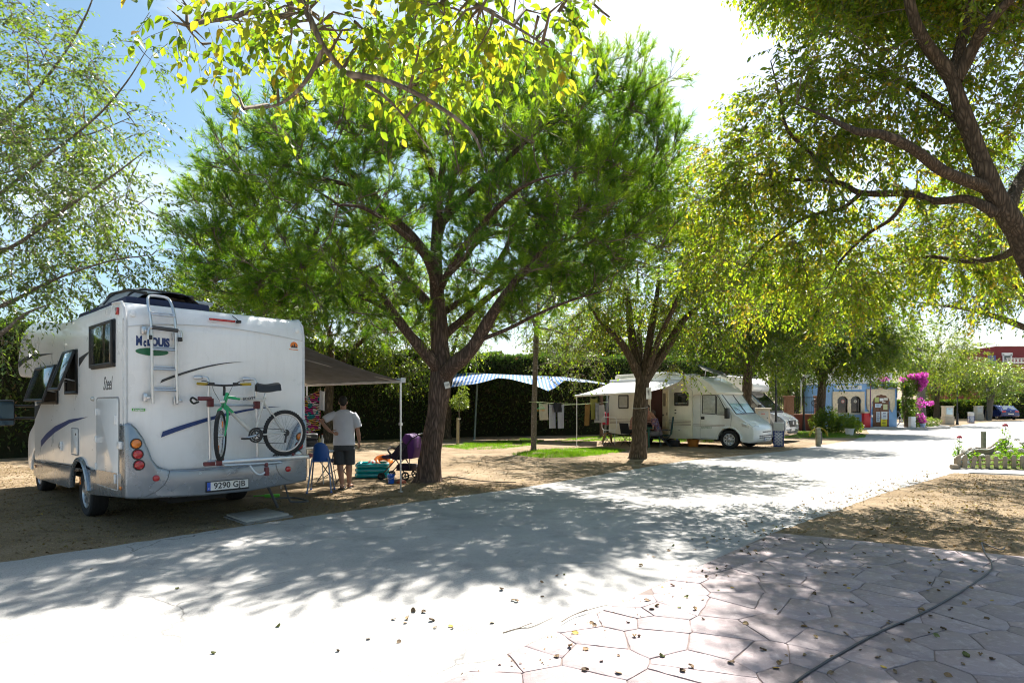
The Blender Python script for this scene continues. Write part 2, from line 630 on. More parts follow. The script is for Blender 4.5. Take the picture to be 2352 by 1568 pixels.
LM_LITTER = leaf_mat('fallen_leaf_tone',
    [(0.0, (0.10, 0.06, 0.025)), (0.4, (0.22, 0.14, 0.055)), (0.75, (0.36, 0.25, 0.10)), (0.9, (0.12, 0.15, 0.03)), (1.0, (0.50, 0.36, 0.04))],
    [(0.0, (0.12, 0.07, 0.02)), (0.5, (0.3, 0.18, 0.05)), (1.0, (0.5, 0.38, 0.04))], 0.15, rough=0.75)
LM_FLOWER = leaf_mat('magenta_bract',
    [(0.0, (0.36, 0.03, 0.24)), (0.5, (0.60, 0.05, 0.42)), (1.0, (0.75, 0.16, 0.55))],
    [(0.0, (0.5, 0.03, 0.35)), (1.0, (0.9, 0.16, 0.7))], 0.45)
BARK_PINE = bark_mat('pine_bark', (0.060, 0.042, 0.033), (0.23, 0.155, 0.118), 0.16, 20, 0.9)
BARK_ELM = bark_mat('elm_bark', (0.050, 0.038, 0.027), (0.19, 0.14, 0.098), 0.14, 26, 0.9)
BARK_GREY = bark_mat('grey_bark', (0.10, 0.085, 0.07), (0.30, 0.26, 0.21), 0.3, 34, 0.6)
TWIG = mat('twig_bark', (0.16, 0.12, 0.085), 0.85, var=0.3)

def limb_mesh(name, pts, radii, mat_, parent, seg=12, n=6, flare=None, wob=0.04):
    P = smooth_path(pts, n)
    rr = lerp_list(radii, len(P))
    mb = MB()
    mb.tube(P, rr, seg)
    if wob:
        V = np.array(mb.v)
        ph = rng.uniform(0, 6, 3)
        for i in range(len(P)):
            for k in range(seg):
                a = 2 * math.pi * k / seg
                q = V[i * seg + k]
                c = np.array(P[i])
                s = 1 + wob * (math.sin(3 * a + ph[0] + i * 0.35) + 0.8 * math.sin(5 * a + ph[1] - i * 0.5) + 0.9 * math.sin(i * 0.9 + ph[2]))
                V[i * seg + k] = c + (q - c) * s
        mb.v = [tuple(v) for v in V]
    return mb.obj(name, mat_, parent, weld=False, sharp=80)

def tube_batch(name, A, B, C, r0, r1, mat_, parent):
    """many thin three-point three-sided branches A -> B -> C at once"""
    n = len(A)
    P = np.stack([A, B, C], 1)
    t = unit(C - A)
    up = np.where(np.abs(t[:, 2:3]) < 0.9, np.array([[0, 0, 1.0]]), np.array([[1.0, 0, 0]]))
    a = unit(np.cross(t, up))
    b = np.cross(t, a)
    rad = np.stack([r0, (r0 + r1) / 2, r1], 1)
    V = np.zeros((n, 3, 3, 3))
    for k in range(3):
        g = 2 * math.pi * k / 3
        V[:, :, k, :] = P + (a[:, None, :] * math.cos(g) + b[:, None, :] * math.sin(g)) * rad[:, :, None]
    idx = []
    for i in range(2):
        for k in range(3):
            k2 = (k + 1) % 3
            idx.append([i * 3 + k, i * 3 + k2, (i + 1) * 3 + k2, (i + 1) * 3 + k])
    idx = np.array(idx)
    Fa = (idx[None] + (np.arange(n) * 9)[:, None, None]).reshape(-1, 4)
    o = np_mesh(name, V.reshape(-1, 3), Fa, mat_, parent, smooth=True)
    o['kind'] = 'stuff'
    return o

def ell_points(blobs, n, shell=0.5):
    """points in a union of ellipsoids (cx,cy,cz,rx,ry,rz[,weight]); shell pushes them outward"""
    w = np.array([b[3] * b[4] * b[5] * (b[6] if len(b) > 6 else 1.0) for b in blobs])
    ch = rng.choice(len(blobs), n, p=w / w.sum())
    Bl = np.array([b[:6] for b in blobs])[ch]
    d = unit(rng.normal(size=(n, 3)))
    rad = rng.uniform(shell ** 3, 1, n) ** (1 / 3)
    return Bl[:, :3] + d * rad[:, None] * Bl[:, 3:], d

def grow_from(C, LP):
    """where each branch starts: the nearest limb point, or a point on a branch grown before it"""
    n = len(C)
    D0 = np.array([np.linalg.norm(LP - c, axis=1).min() for c in C])
    order = np.argsort(D0)
    pool = np.empty((len(LP) + 2 * n, 3))
    own = np.zeros(len(LP) + 2 * n)
    m = len(LP)
    pool[:m] = LP
    A = np.empty_like(C)
    for i in order:
        d = np.linalg.norm(pool[:m] - C[i], axis=1) + 0.3 * np.maximum(0, pool[:m, 2] - C[i, 2]) + own[:m]
        j = d.argmin()
        A[i] = pool[j]
        pool[m] = A[i] * 0.55 + C[i] * 0.45
        pool[m + 1] = A[i] * 0.2 + C[i] * 0.8
        own[m:m + 2] = 0.12
        m += 2
    return A

def spray_crown(root, limb_pts, blobs, n_cl, twigs=5, per=9, tw_len=(0.35, 0.7), droop=0.25, leaf=(0.07, 0.034), lm=None,
                shell=0.45, shape=LEAF1, twig_r=0.005, keep=None, outward=0.7, tone_c=0.45, hang=0.3, tname='crown'):
    C, d = ell_points(blobs, n_cl, shell)
    if keep is not None:
        k = keep(C)
        C, d = C[k], d[k]
    n_cl = len(C)
    LP = np.array([list(p) for p in limb_pts])
    A = grow_from(C, LP)
    ln = np.linalg.norm(C - A, axis=1)
    Bm = (A + C) / 2 + rng.normal(size=C.shape) * (0.07 * ln)[:, None] + np.array([0, 0, 1]) * (0.10 * ln)[:, None]
    tube_batch('branches', A, Bm, C, np.minimum(0.007 + 0.007 * ln, 0.032), np.full(n_cl, twig_r), TWIG, root)
    # twigs
    n = n_cl * twigs
    ci = np.repeat(np.arange(n_cl), twigs)
    S = C[ci] + rng.normal(size=(n, 3)) * 0.04
    td = unit(d[ci] * outward + unit(C - A)[ci] * 0.5 + rng.normal(size=(n, 3)) * 0.55 + np.array([0, 0, -hang]))
    L = rng.uniform(*tw_len, n)
    E_ = S + td * L[:, None] + np.array([0, 0, -1]) * (droop * L * rng.uniform(0.3, 1.3, n))[:, None]
    Mid = S + td * (L * 0.5)[:, None] - np.array([0, 0, 1]) * (droop * L * 0.18)[:, None]
    tube_batch('twigs', S, Mid, E_, np.full(n, twig_r), np.full(n, twig_r * 0.4), TWIG, root)
    # leaves in two ranks along each twig
    m = n * per
    ti = np.repeat(np.arange(n), per)
    j = np.tile(np.arange(per), n)
    t = (j + 0.6 + rng.uniform(-0.3, 0.3, m)) / per
    P = (1 - t)[:, None] ** 2 * S[ti] + (2 * t * (1 - t))[:, None] * Mid[ti] + (t ** 2)[:, None] * E_[ti]
    tang = unit(E_[ti] - S[ti])
    sidev = unit(np.cross(tang, np.array([0, 0, 1.0]) + rng.normal(size=(m, 3)) * 0.25))
    sg = np.where(j % 2 == 0, 1.0, -1.0)[:, None]
    ld = unit(tang * 0.55 + sidev * sg * 0.75 + rng.normal(size=(m, 3)) * 0.22 + np.array([0, 0, -0.25 - hang * 0.5]))
    nr = unit(np.array([0, 0, 1.0]) + rng.normal(size=(m, 3)) * 0.55)
    sc = rng.uniform(0.65, 1.2, m)
    tone = np.clip(rng.normal(tone_c, 0.15, m) + rng.normal(0, 0.14, n_cl)[ci][ti], 0, 1)
    tone = np.where(rng.random(m) < 0.02, 1.0, tone)
    leaves(tname, P, ld, nr, leaf[0] * sc, leaf[1] * sc, lm or LM_ELM, root, tone, shape)
    return m

def limbs_from(root, specs, bark, seg=12):
    """specs: list of (name, points, radii); returns sampled limb points for attaching branches"""
    out = []
    for nm, pts, rad in specs:
        limb_mesh(nm, pts, rad, bark, root, seg=seg if nm == 'trunk' else max(7, seg - 3))
        sp = smooth_path(pts, 5)
        k0 = int(len(sp) * (0.55 if nm == 'trunk' else 0.2))
        out += sp[k0:]
    return out

def loc_pts(base, pts):
    b = Vector(base)
    return [Vector(p) - b for p in pts]
def sub_blobs(base, blobs):
    return [(b[0] - base[0], b[1] - base[1], b[2] - base[2], *b[3:]) for b in blobs]

def noise3(P):
    return np.sin(P[:, 0] * 1.3 + 1) * np.cos(P[:, 1] * 1.1) + 0.7 * np.sin(P[:, 2] * 2.1 + P[:, 0] * 0.9)
def needle_tufts(root, C, axis, nper, length, tone_c=0.5, name='crown', tl=0.22):
    """pine shoots: needles standing out around a short axis"""
    n = len(C)
    m = n * nper
    ti = np.repeat(np.arange(n), nper)
    u = rng.random(m)
    base = C[ti] + axis[ti] * (u * tl)[:, None]
    rd = rng.normal(size=(m, 3))
    rd = unit(rd - axis[ti] * (rd * axis[ti]).sum(1, keepdims=True))
    ang = rng.uniform(0.35, 1.0, m)[:, None]
    dr = unit(axis[ti] * np.cos(ang) + rd * np.sin(ang))
    ln = length * rng.uniform(0.7, 1.15, m)
    sd = unit(np.cross(dr, rng.normal(size=(m, 3))))
    w = 0.0052
    V = np.stack([base - sd * w, base + sd * w, base + dr * ln[:, None] - np.array([0, 0, 0.012])], 1)
    tone = np.clip(rng.normal(tone_c, 0.14, m) + rng.normal(0, 0.2, n)[ti] + 0.18 * noise3(C)[ti], 0, 1)
    np_mesh(name, V.reshape(-1, 3), np.arange(m * 3).reshape(-1, 3), LM_PINE, root, tone)
    return m
# ---------------------------------------------------------------- ground, road, paving
def sheet(name, poly, z, m, kind='structure', res=None):
    mb = MB()
    mb.add([(p[0], p[1], z) for p in poly], [tuple(range(len(poly)))])
    o = mb.obj(name, m, None, weld=False, flat=True)
    return tag(o, kind=kind)
M_DIRT = ground_mat('dry_earth', [(0.225, 0.162, 0.095), (0.315, 0.24, 0.155), (0.125, 0.088, 0.052), (0.43, 0.36, 0.27), (0.10, 0.072, 0.042)],
                    [(0.5, 0.40, 0.62), (2.2, 0.50, 0.72), (0.28, 0.56, 0.70), (34.0, 0.50, 0.72)], 0.97, 0.9, 0.03, 28.0)
M_ROAD = ground_mat('worn_asphalt', [(0.33, 0.322, 0.305), (0.42, 0.405, 0.38), (0.24, 0.236, 0.23), (0.17, 0.168, 0.165), (0.48, 0.455, 0.42)],
                    [(0.35, 0.42, 0.62), (1.6, 0.52, 0.70), (70.0, 0.50, 0.74), (90.0, 0.58, 0.78)], 0.92, 0.55, 0.008, 120.0, 0.2)
def add_cracks(m, scale, width, dark):
    """hairline cracks as wear on a paved surface"""
    n, l = nodes_of(m); p = n['Principled BSDF']
    tc = n.new('ShaderNodeTexCoord'); nz = n.new('ShaderNodeTexNoise'); nz.inputs['Scale'].default_value = 1.3; nz.inputs['Detail'].default_value = 6
    l.new(tc.outputs['Object'], nz.inputs['Vector'])
    ad = n.new('ShaderNodeVectorMath'); ad.operation = 'MULTIPLY_ADD'; ad.inputs[1].default_value = (0.9, 0.9, 0.9); l.new(nz.outputs['Color'], ad.inputs[0]); l.new(tc.outputs['Object'], ad.inputs[2])
    v = n.new('ShaderNodeTexVoronoi'); v.feature = 'DISTANCE_TO_EDGE'; v.inputs['Scale'].default_value = scale; l.new(ad.outputs['Vector'], v.inputs['Vector'])
    mr = n.new('ShaderNodeMapRange'); mr.inputs['From Max'].default_value = width; mr.inputs['To Min'].default_value = 1.0; mr.inputs['To Max'].default_value = 0.0; l.new(v.outputs['Distance'], mr.inputs['Value'])
    n3 = n.new('ShaderNodeTexNoise'); n3.inputs['Scale'].default_value = 0.5; l.new(tc.outputs['Object'], n3.inputs['Vector'])
    m3 = n.new('ShaderNodeMapRange'); m3.inputs['From Min'].default_value = 0.48; m3.inputs['From Max'].default_value = 0.6; m3.inputs['To Max'].default_value = 0.8; l.new(n3.outputs['Fac'], m3.inputs['Value'])
    ml = n.new('ShaderNodeMath'); ml.operation = 'MULTIPLY'; l.new(mr.outputs[0], ml.inputs[0]); l.new(m3.outputs[0], ml.inputs[1])
    src = p.inputs['Base Color'].links[0].from_socket
    mx = n.new('ShaderNodeMixRGB'); mx.inputs['Color2'].default_value = (*dark, 1); l.new(ml.outputs[0], mx.inputs['Fac']); l.new(src, mx.inputs['Color1']); l.new(mx.outputs['Color'], p.inputs['Base Color'])
add_cracks(M_ROAD, 0.45, 0.006, (0.08, 0.075, 0.07))
M_KERB = ground_mat('pale_concrete', [(0.42, 0.39, 0.35), (0.30, 0.28, 0.25), (0.5, 0.47, 0.43)], [(3.0, 0.45, 0.7), (18.0, 0.5, 0.75)], 0.9, 0.5, 0.01, 60)
M_STONE = ground_mat('stamped_concrete', [(0.25, 0.198, 0.200), (0.31, 0.252, 0.250), (0.18, 0.135, 0.140), (0.38, 0.325, 0.315)],
                     [(0.9, 0.42, 0.65), (3.2, 0.52, 0.72), (22.0, 0.52, 0.75)], 0.62, 0.5, 0.01, 45, 0.4)
def per_stone(m, amt):
    """each stone took the pigment a little differently"""
    n, l = nodes_of(m); p = n['Principled BSDF']; src = p.inputs['Base Color'].links[0].from_socket
    oi = n.new('ShaderNodeObjectInfo'); mr = n.new('ShaderNodeMapRange'); mr.inputs['To Min'].default_value = 1 - amt; mr.inputs['To Max'].default_value = 1 + amt; l.new(oi.outputs['Random'], mr.inputs['Value'])
    mx = n.new('ShaderNodeMixRGB'); mx.blend_type = 'MULTIPLY'; mx.inputs['Fac'].default_value = 1.0; l.new(src, mx.inputs['Color1']); l.new(mr.outputs[0], mx.inputs['Color2']); l.new(mx.outputs['Color'], p.inputs['Base Color'])
per_stone(M_STONE, 0.16)
M_JOINT = ground_mat('joint_dirt', [(0.19, 0.155, 0.14), (0.25, 0.205, 0.18)], [(9.0, 0.4, 0.7)], 0.98, 0.5, 0.01, 80)
M_LAWN = ground_mat('lawn_soil', [(0.09, 0.11, 0.03), (0.16, 0.14, 0.06), (0.06, 0.09, 0.02)], [(1.5, 0.4, 0.65), (9.0, 0.45, 0.7)], 0.98, 0.8, 0.03, 40)

ground = sheet('ground', [(-400, -60), (400, -60), (400, 700), (-400, 700)], 0.0, M_DIRT)

def jag(pts, amp=0.05, step=0.25):
    """an edge that wanders a little, as a worn road edge does"""
    out = []
    for a, b in zip(pts[:-1], pts[1:]):
        a, b = Vector(a[:2]), Vector(b[:2])
        n = max(1, int((b - a).length / step))
        nn = Vector((-(b - a).y, (b - a).x)).normalized()
        for k in range(n):
            p = a.lerp(b, k / n) + nn * (random.gauss(0, amp))
            out.append((p.x, p.y))
    out.append((pts[-1][0], pts[-1][1]))
    return out
left_edge = jag([(-14, -3.2), (-5.7, 5.35), G(0, 1292), G(350, 1240), G(640, 1196), G(900, 1160), G(1200, 1120), G(1560, 1060), G(1800, 1036), G(1960, 1011)], 0.015, 0.15)
far_edge = [(19.0, 32.4), (21.3, 36.6), (25.0, 37.2), (28.0, 39.5), G(2200, 977), G(2260, 970), G(2352, 966), (75, 60)]
right_edge = [(75, 9), (16, 9.6), (13.2, 11.6), G(2352, 1092)[:2], G(2190, 1086)[:2]] + jag([G(2190, 1086), (8.6, 12.5), (6.5, 10.65), (4.6, 8.75), (3.15, 7.35)], 0.012, 0.12) + [(3.15, 7.35), (3.4, 7.1), (1.9, 5.4), (0.8, 4.1), (-1.2, 1.9), (-2.8, 0.1), (-6.9, -4.2)]
road = sheet('road', left_edge + far_edge + right_edge, 0.004, M_ROAD)

# stamped paving: irregular stones pressed into a slab, each a piece of its own
PAVE = [(3.13, 7.3), (-1.6, 2.0), (-1.6, 0.4), (7.6, 0.4), (8.4, 4.25)]
paving = sheet('stamped_paving', PAVE, 0.013, M_JOINT)
def clip_poly(poly, n, c):
    out = []
    for i in range(len(poly)):
        a, b = poly[i], poly[(i + 1) % len(poly)]
        da, db = a[0] * n[0] + a[1] * n[1] - c, b[0] * n[0] + b[1] * n[1] - c
        if da <= 0:
            out.append(a)
        if (da < 0 < db) or (db < 0 < da):
            t = da / (da - db)
            out.append((a[0] + (b[0] - a[0]) * t, a[1] + (b[1] - a[1]) * t))
    return out
def stones():
    seeds = []
    y = 1.9
    row = 0
    while y < 8.0:
        x = -2.2 + (row % 2) * 0.28
        while x < 9.0:
            seeds.append((x + random.uniform(-0.13, 0.13), y + random.uniform(-0.11, 0.11)))
            x += random.uniform(0.32, 0.52)
        y += 0.29
        row += 1
    # convex hull side planes of the paving
    area = sum(PAVE[i][0] * PAVE[(i + 1) % len(PAVE)][1] - PAVE[(i + 1) % len(PAVE)][0] * PAVE[i][1] for i in range(len(PAVE)))
    cnt = 0
    for i, s in enumerate(seeds):
        poly = [(s[0] - 0.9, s[1] - 0.9), (s[0] + 0.9, s[1] - 0.9), (s[0] + 0.9, s[1] + 0.9), (s[0] - 0.9, s[1] + 0.9)]
        for k, q in enumerate(seeds):
            if k == i: continue
            dx, dy = q[0] - s[0], q[1] - s[1]
            dd = math.hypot(dx, dy)
            if dd > 1.8: continue
            n = (dx / dd, dy / dd)
            poly = clip_poly(poly, n, (s[0] * n[0] + s[1] * n[1]) + dd / 2 - random.choice((0.0015, 0.003, 0.004, 0.006)))
            if len(poly) < 3: break
        for k in range(len(PAVE)):
            a, b = PAVE[k], PAVE[(k + 1) % len(PAVE)]
            ex, ey = b[0] - a[0], b[1] - a[1]
            e = math.hypot(ex, ey)
            n = (ey / e, -ex / e) if area > 0 else (-ey / e, ex / e)
            if k in (1, 2, 3): # nearly straight road edge
                pass
            if len(poly) >= 3:
                poly = clip_poly(poly, n, a[0] * n[0] + a[1] * n[1] - 0.012)
        if len(poly) < 3:
            continue
        ar = 0.5 * abs(sum(poly[k][0] * poly[(k + 1) % len(poly)][1] - poly[(k + 1) % len(poly)][0] * poly[k][1] for k in range(len(poly))))
        if ar < 0.012:
            continue
        # nudge mid points so edges are not ruler straight
        P = []
        for k in range(len(poly)):
            a, b = poly[k], poly[(k + 1) % len(poly)]
            P.append(a)
            L = math.hypot(b[0] - a[0], b[1] - a[1])
            if L > 0.12:
                for t in np.linspace(0, 1, max(3, int(L / 0.05)))[1:-1]:
                    ox, oy = -(b[1] - a[1]) / L, (b[0] - a[0]) / L
                    h = random.uniform(-0.0055, 0.0045)
                    P.append((a[0] + (b[0] - a[0]) * t + ox * h, a[1] + (b[1] - a[1]) * t + oy * h))
        cx = sum(p[0] for p in P) / len(P)
        cy = sum(p[1] for p in P) / len(P)
        top = 0.020 + random.uniform(-0.0015, 0.0015)
        tx, ty = random.uniform(-0.003, 0.003), random.uniform(-0.003, 0.003)
        mb = MB()
        n = len(P)
        V = [(p[0] - cx, p[1] - cy, 0.0) for p in P]
        V += [((p[0] - cx), (p[1] - cy), top - 0.0035 - 0.006) for p in P]
        V += [((p[0] - cx) * 0.98, (p[1] - cy) * 0.98, top - 0.006 + tx * (p[0] - cx) + ty * (p[1] - cy)) for p in P]
        Fs = []
        for k in range(n):
            k2 = (k + 1) % n
            Fs.append((k, k2, n + k2, n + k))
            Fs.append((n + k, n + k2, 2 * n + k2, 2 * n + k))
        Fs.append(tuple(range(2 * n, 3 * n)))
        mb.add(V, Fs)
        o = mb.obj('paving_stone', M_STONE, paving, weld=False, sharp=50)
        o.location = (cx, cy, 0.0065)
        cnt += 1
    return cnt
n_stones = stones()

# kerb round the rose garden and in front of the kiosk
def kerb_run(name, pts, w, h, z0=0.0, m=M_KERB):
    mb = MB()
    P = [Vector((p[0], p[1], 0)) for p in pts]
    L, Rr = [], []
    for i in range(len(P)):
        t = (P[min(i + 1, len(P) - 1)] - P[max(i - 1, 0)]).normalized()
        nn = Vector((-t.y, t.x, 0))
        L.append(P[i] + nn * w / 2); Rr.append(P[i] - nn * w / 2)
    n = len(P)
    vs = [(p.x, p.y, z0) for p in L] + [(p.x, p.y, z0) for p in Rr] + [(p.x, p.y, z0 + h) for p in L] + [(p.x, p.y, z0 + h) for p in Rr]
    fs = []
    for i in range(n - 1):
        fs += [(i, i + 1, 2 * n + i + 1, 2 * n + i), (n + i + 1, n + i, 3 * n + i, 3 * n + i + 1), (2 * n + i, 2 * n + i + 1, 3 * n + i + 1, 3 * n + i)]
    fs += [(0, 2 * n, 3 * n, n), (n - 1, 2 * n - 1, 4 * n - 1, 3 * n - 1)]
    mb.add(vs, fs)
    return tag(mb.obj(name, m, None, bevel=0.012), kind='structure')
kerb_run('kerb', [G(2225, 1086.5)[:2], G(2290, 1088.5)[:2], G(2352, 1091)[:2], (13.3, 11.7), (16, 9.7)], 0.12, 0.03)
kerb_run('kiosk_kerb', [(18.6, 36.2), (21.5, 37.2), (25.0, 37.4), (27.6, 38.6), (29.2, 41.0), (30.0, 44.5)], 0.28, 0.13)
sheet('kiosk_pavement', [(18.6, 36.3), (21.5, 37.3), (25.0, 37.5), (27.6, 38.7), (29.2, 41.1), (30.0, 44.5), (30, 50), (17, 50)], 0.10, M_KERB)

# lawn patches and blades of grass (nobody could count these)
def blades(name, label, pos, h, w, lm, tone_c, lean=0.35, cat='grass'):
    n = len(pos)
    d = unit(np.stack([rng.normal(0, lean, n), rng.normal(0, lean, n), np.ones(n)], 1))
    nr = unit(rng.normal(size=(n, 3)) * [1, 1, 0.2])
    ln = h * rng.uniform(0.5, 1.3, n)
    S = (np.array([[0, 0.5], [0, -0.5], [0.6, -0.3], [1.0, 0.0], [0.6, 0.3]]), np.array([[0, 1, 2, 3, 4]]))
    t = np.clip(rng.normal(tone_c, 0.25, n), 0, 1)
    o = leaves(name, pos, d, nr, ln, np.full(n, w), lm, None, t, S, 0.0)
    return tag(o, label, cat, kind='stuff')
def noise2(x, y, s=1.0, seed=0):
    return (np.sin(x * 1.7 * s + seed) * np.cos(y * 1.3 * s - seed * 0.7) + 0.6 * np.sin(x * 3.1 * s - y * 2.3 * s + seed * 1.3) + 0.4 * np.cos(x * 5.3 * s + y * 4.7 * s + seed)) / 2
def scatter_in(poly, n):
    P = np.array([[p[0], p[1]] for p in poly])
    lo, hi = P.min(0), P.max(0)
    q = rng.uniform(lo, hi, (n * 3, 2))
    ins = np.zeros(len(q), bool)
    for i in range(len(P)):
        a, b = P[i], P[(i + 1) % len(P)]
        c = ((a[1] > q[:, 1]) != (b[1] > q[:, 1])) & (q[:, 0] < (b[0] - a[0]) * (q[:, 1] - a[1]) / (b[1] - a[1] + 1e-12) + a[0])
        ins ^= c
    return q[ins][:n]
def g2(*pp):
    return [tuple(G(*p)[:2]) for p in pp]
green = []
for poly, n, seed, thr in (
    (g2((1015, 1026), (1075, 1033), (1160, 1030), (1230, 1022), (1250, 1012), (1200, 1008), (1130, 1013), (1060, 1020)), 11000, 1, -0.25),
    (g2((1175, 1044), (1240, 1052), (1320, 1050), (1400, 1043), (1440, 1036), (1400, 1030), (1300, 1031), (1220, 1036)), 11000, 2, -0.35),
    (g2((1370, 1012), (1480, 1016), (1640, 1016), (1640, 1000), (1500, 996), (1390, 1000)), 12000, 3, -0.2),
    (g2((1240, 1018), (1340, 1016), (1390, 1010), (1380, 1002), (1300, 1010)), 5000, 4, 0.0),
    (g2((1800, 1006), (1985, 1006), (1990, 1000), (1900, 992), (1820, 992)), 9000, 5, -0.4)):
    q = scatter_in(poly, n)
    q = q[noise2(q[:, 0], q[:, 1], 1.6, seed) > thr]
    green.append(q)
q = np.concatenate(green)
blades('grass', 'bright green grass tufts growing on the bare pitches', np.column_stack([q, np.zeros(len(q))]), 0.085, 0.008, LM_GRASS, 0.35)
# dry cropped grass on the near verge and under the big tree on the far side of the paving
V1 = g2((-60, 1298), (300, 1247), (640, 1197), (900, 1162), (1200, 1121), (1020, 1100), (800, 1125), (560, 1160), (300, 1130), (0, 1060), (-60, 1060))
q1 = scatter_in(V1, 30000)
q1 = q1[noise2(q1[:, 0], q1[:, 1], 1.1, 3) > -0.5]
V2 = [(3.3, 7.35), (6.7, 10.5), (9.9, 13.5), (11.1, 13.0), (13.2, 11.4), (13, 5), (8.6, 4.2), (5.2, 6.25)]
q2 = scatter_in(V2, 26000)
q2 = q2[(noise2(q2[:, 0], q2[:, 1], 1.3, 8) > -0.1)]
q = np.concatenate([q1, q2])
blades('dry_grass', 'short dry straw coloured grass on the bare verges', np.column_stack([q, np.zeros(len(q))]), 0.028, 0.0045, LM_STRAW, 0.45, 1.0)
# ================================================================ trees
# ---- big stone pine in the middle
PB = Vector((-1.63, 12.26, 0))
pine = thing('pine_tree', 'tall spreading pine with reddish trunk and number plate beside the awning pole', 'tree', PB)
Yp = PB.y
def pp(lst, y0=0.0, y1=0.0):
    n = len(lst)
    return loc_pts(PB, [at(x, y, Yp + y0 + (y1 - y0) * i / max(1, n - 1)) for i, (x, y) in enumerate(lst)])
pine_limbs = [
    ('trunk', pp([(982, 1110), (985, 1085), (993, 1020), (1003, 940), (1013, 862), (1010, 800), (1007, 726), (1001, 616), (1005, 507), (1012, 430), (1022, 330), (1035, 220)]),
     [0.33, 0.245, 0.205, 0.20, 0.22, 0.185, 0.165, 0.125, 0.10, 0.075, 0.045, 0.015]),
    ('limb', pp([(1008, 850), (993, 829), (945, 774), (909, 726), (865, 660), (800, 600), (720, 560)], 0, -1.2), [0.14, 0.13, 0.10, 0.085, 0.06, 0.03, 0.012]),
    ('limb', pp([(1004, 725), (993, 708), (945, 653), (894, 598), (846, 536), (790, 480), (700, 420)], 0, 0.9), [0.12, 0.105, 0.09, 0.08, 0.06, 0.04, 0.012]),
    ('limb', pp([(1000, 612), (989, 598), (945, 543), (894, 492), (846, 433), (799, 390), (740, 330), (690, 290)], 0, -1.6), [0.11, 0.10, 0.09, 0.08, 0.065, 0.05, 0.03, 0.012]),
    ('limb', pp([(1018, 865), (1037, 843), (1084, 800), (1128, 726), (1158, 682), (1194, 635), (1260, 560), (1330, 480)], 0, -1.4), [0.17, 0.16, 0.13, 0.105, 0.09, 0.07, 0.045, 0.012]),
    ('limb', pp([(1016, 775), (1029, 763), (1092, 708), (1147, 664), (1227, 613), (1320, 570), (1420, 540)], 0, 1.4), [0.09, 0.085, 0.07, 0.055, 0.045, 0.03, 0.01]),
    ('limb', pp([(1012, 725), (1026, 712), (1092, 668), (1128, 628), (1180, 540), (1240, 450), (1300, 380)], 0, 2.2), [0.08, 0.075, 0.065, 0.055, 0.045, 0.03, 0.01]),
    ('limb', pp([(1012, 512), (1026, 499), (1059, 459), (1099, 426), (1170, 360), (1260, 280), (1360, 200)], 0, -1.2), [0.09, 0.085, 0.075, 0.06, 0.045, 0.03, 0.01]),
    ('limb', pp([(1085, 790), (1103, 781), (1165, 756), (1231, 723), (1311, 690), (1400, 665)], -0.3, -1.2), [0.05, 0.045, 0.035, 0.03, 0.022, 0.008]),
    ('limb', pp([(1008, 500), (1000, 440), (985, 380), (940, 300), (880, 230), (820, 190)], 0, 1.0), [0.085, 0.075, 0.065, 0.05, 0.03, 0.01]),
    ('limb', pp([(905, 722), (850, 690), (780, 668), (690, 650), (600, 620), (520, 590)], -0.4, 0.8), [0.05, 0.045, 0.04, 0.03, 0.02, 0.008]),
    ('limb', pp([(846, 436), (780, 420), (690, 400), (600, 380), (520, 350)], -0.8, 0.4), [0.05, 0.042, 0.034, 0.02, 0.008]),
    ('limb', pp([(1128, 628), (1200, 600), (1290, 560), (1400, 480), (1480, 380)], 0.9, 0.2), [0.05, 0.042, 0.034, 0.02, 0.008]),
    ('limb', pp([(1260, 290), (1340, 240), (1420, 200), (1480, 190)], -0.8, 0.5), [0.035, 0.03, 0.02, 0.008]),
    ('limb', pp([(1003, 560), (1030, 470), (1050, 380), (1090, 260), (1140, 170)], 0.1, 1.6), [0.07, 0.06, 0.05, 0.03, 0.01]),
    ('limb', pp([(1000, 640), (960, 560), (900, 500), (800, 520), (640, 480)], 0.1, 2.6), [0.07, 0.06, 0.05, 0.03, 0.01]),
    ('limb', pp([(1000, 660), (1060, 600), (1120, 540), (1240, 520), (1340, 440)], 0.1, 3.0), [0.07, 0.06, 0.05, 0.03, 0.01]),
    ('limb', pp([(1008, 690), (980, 600), (930, 540), (840, 480), (760, 470)], -0.1, -3.2), [0.07, 0.06, 0.05, 0.03, 0.01]),
    ('limb', pp([(1008, 670), (1050, 590), (1120, 500), (1200, 430), (1280, 400)], -0.1, -3.0), [0.07, 0.06, 0.05, 0.03, 0.01]),
]
plp = limbs_from(pine, pine_limbs, BARK_PINE, seg=16)
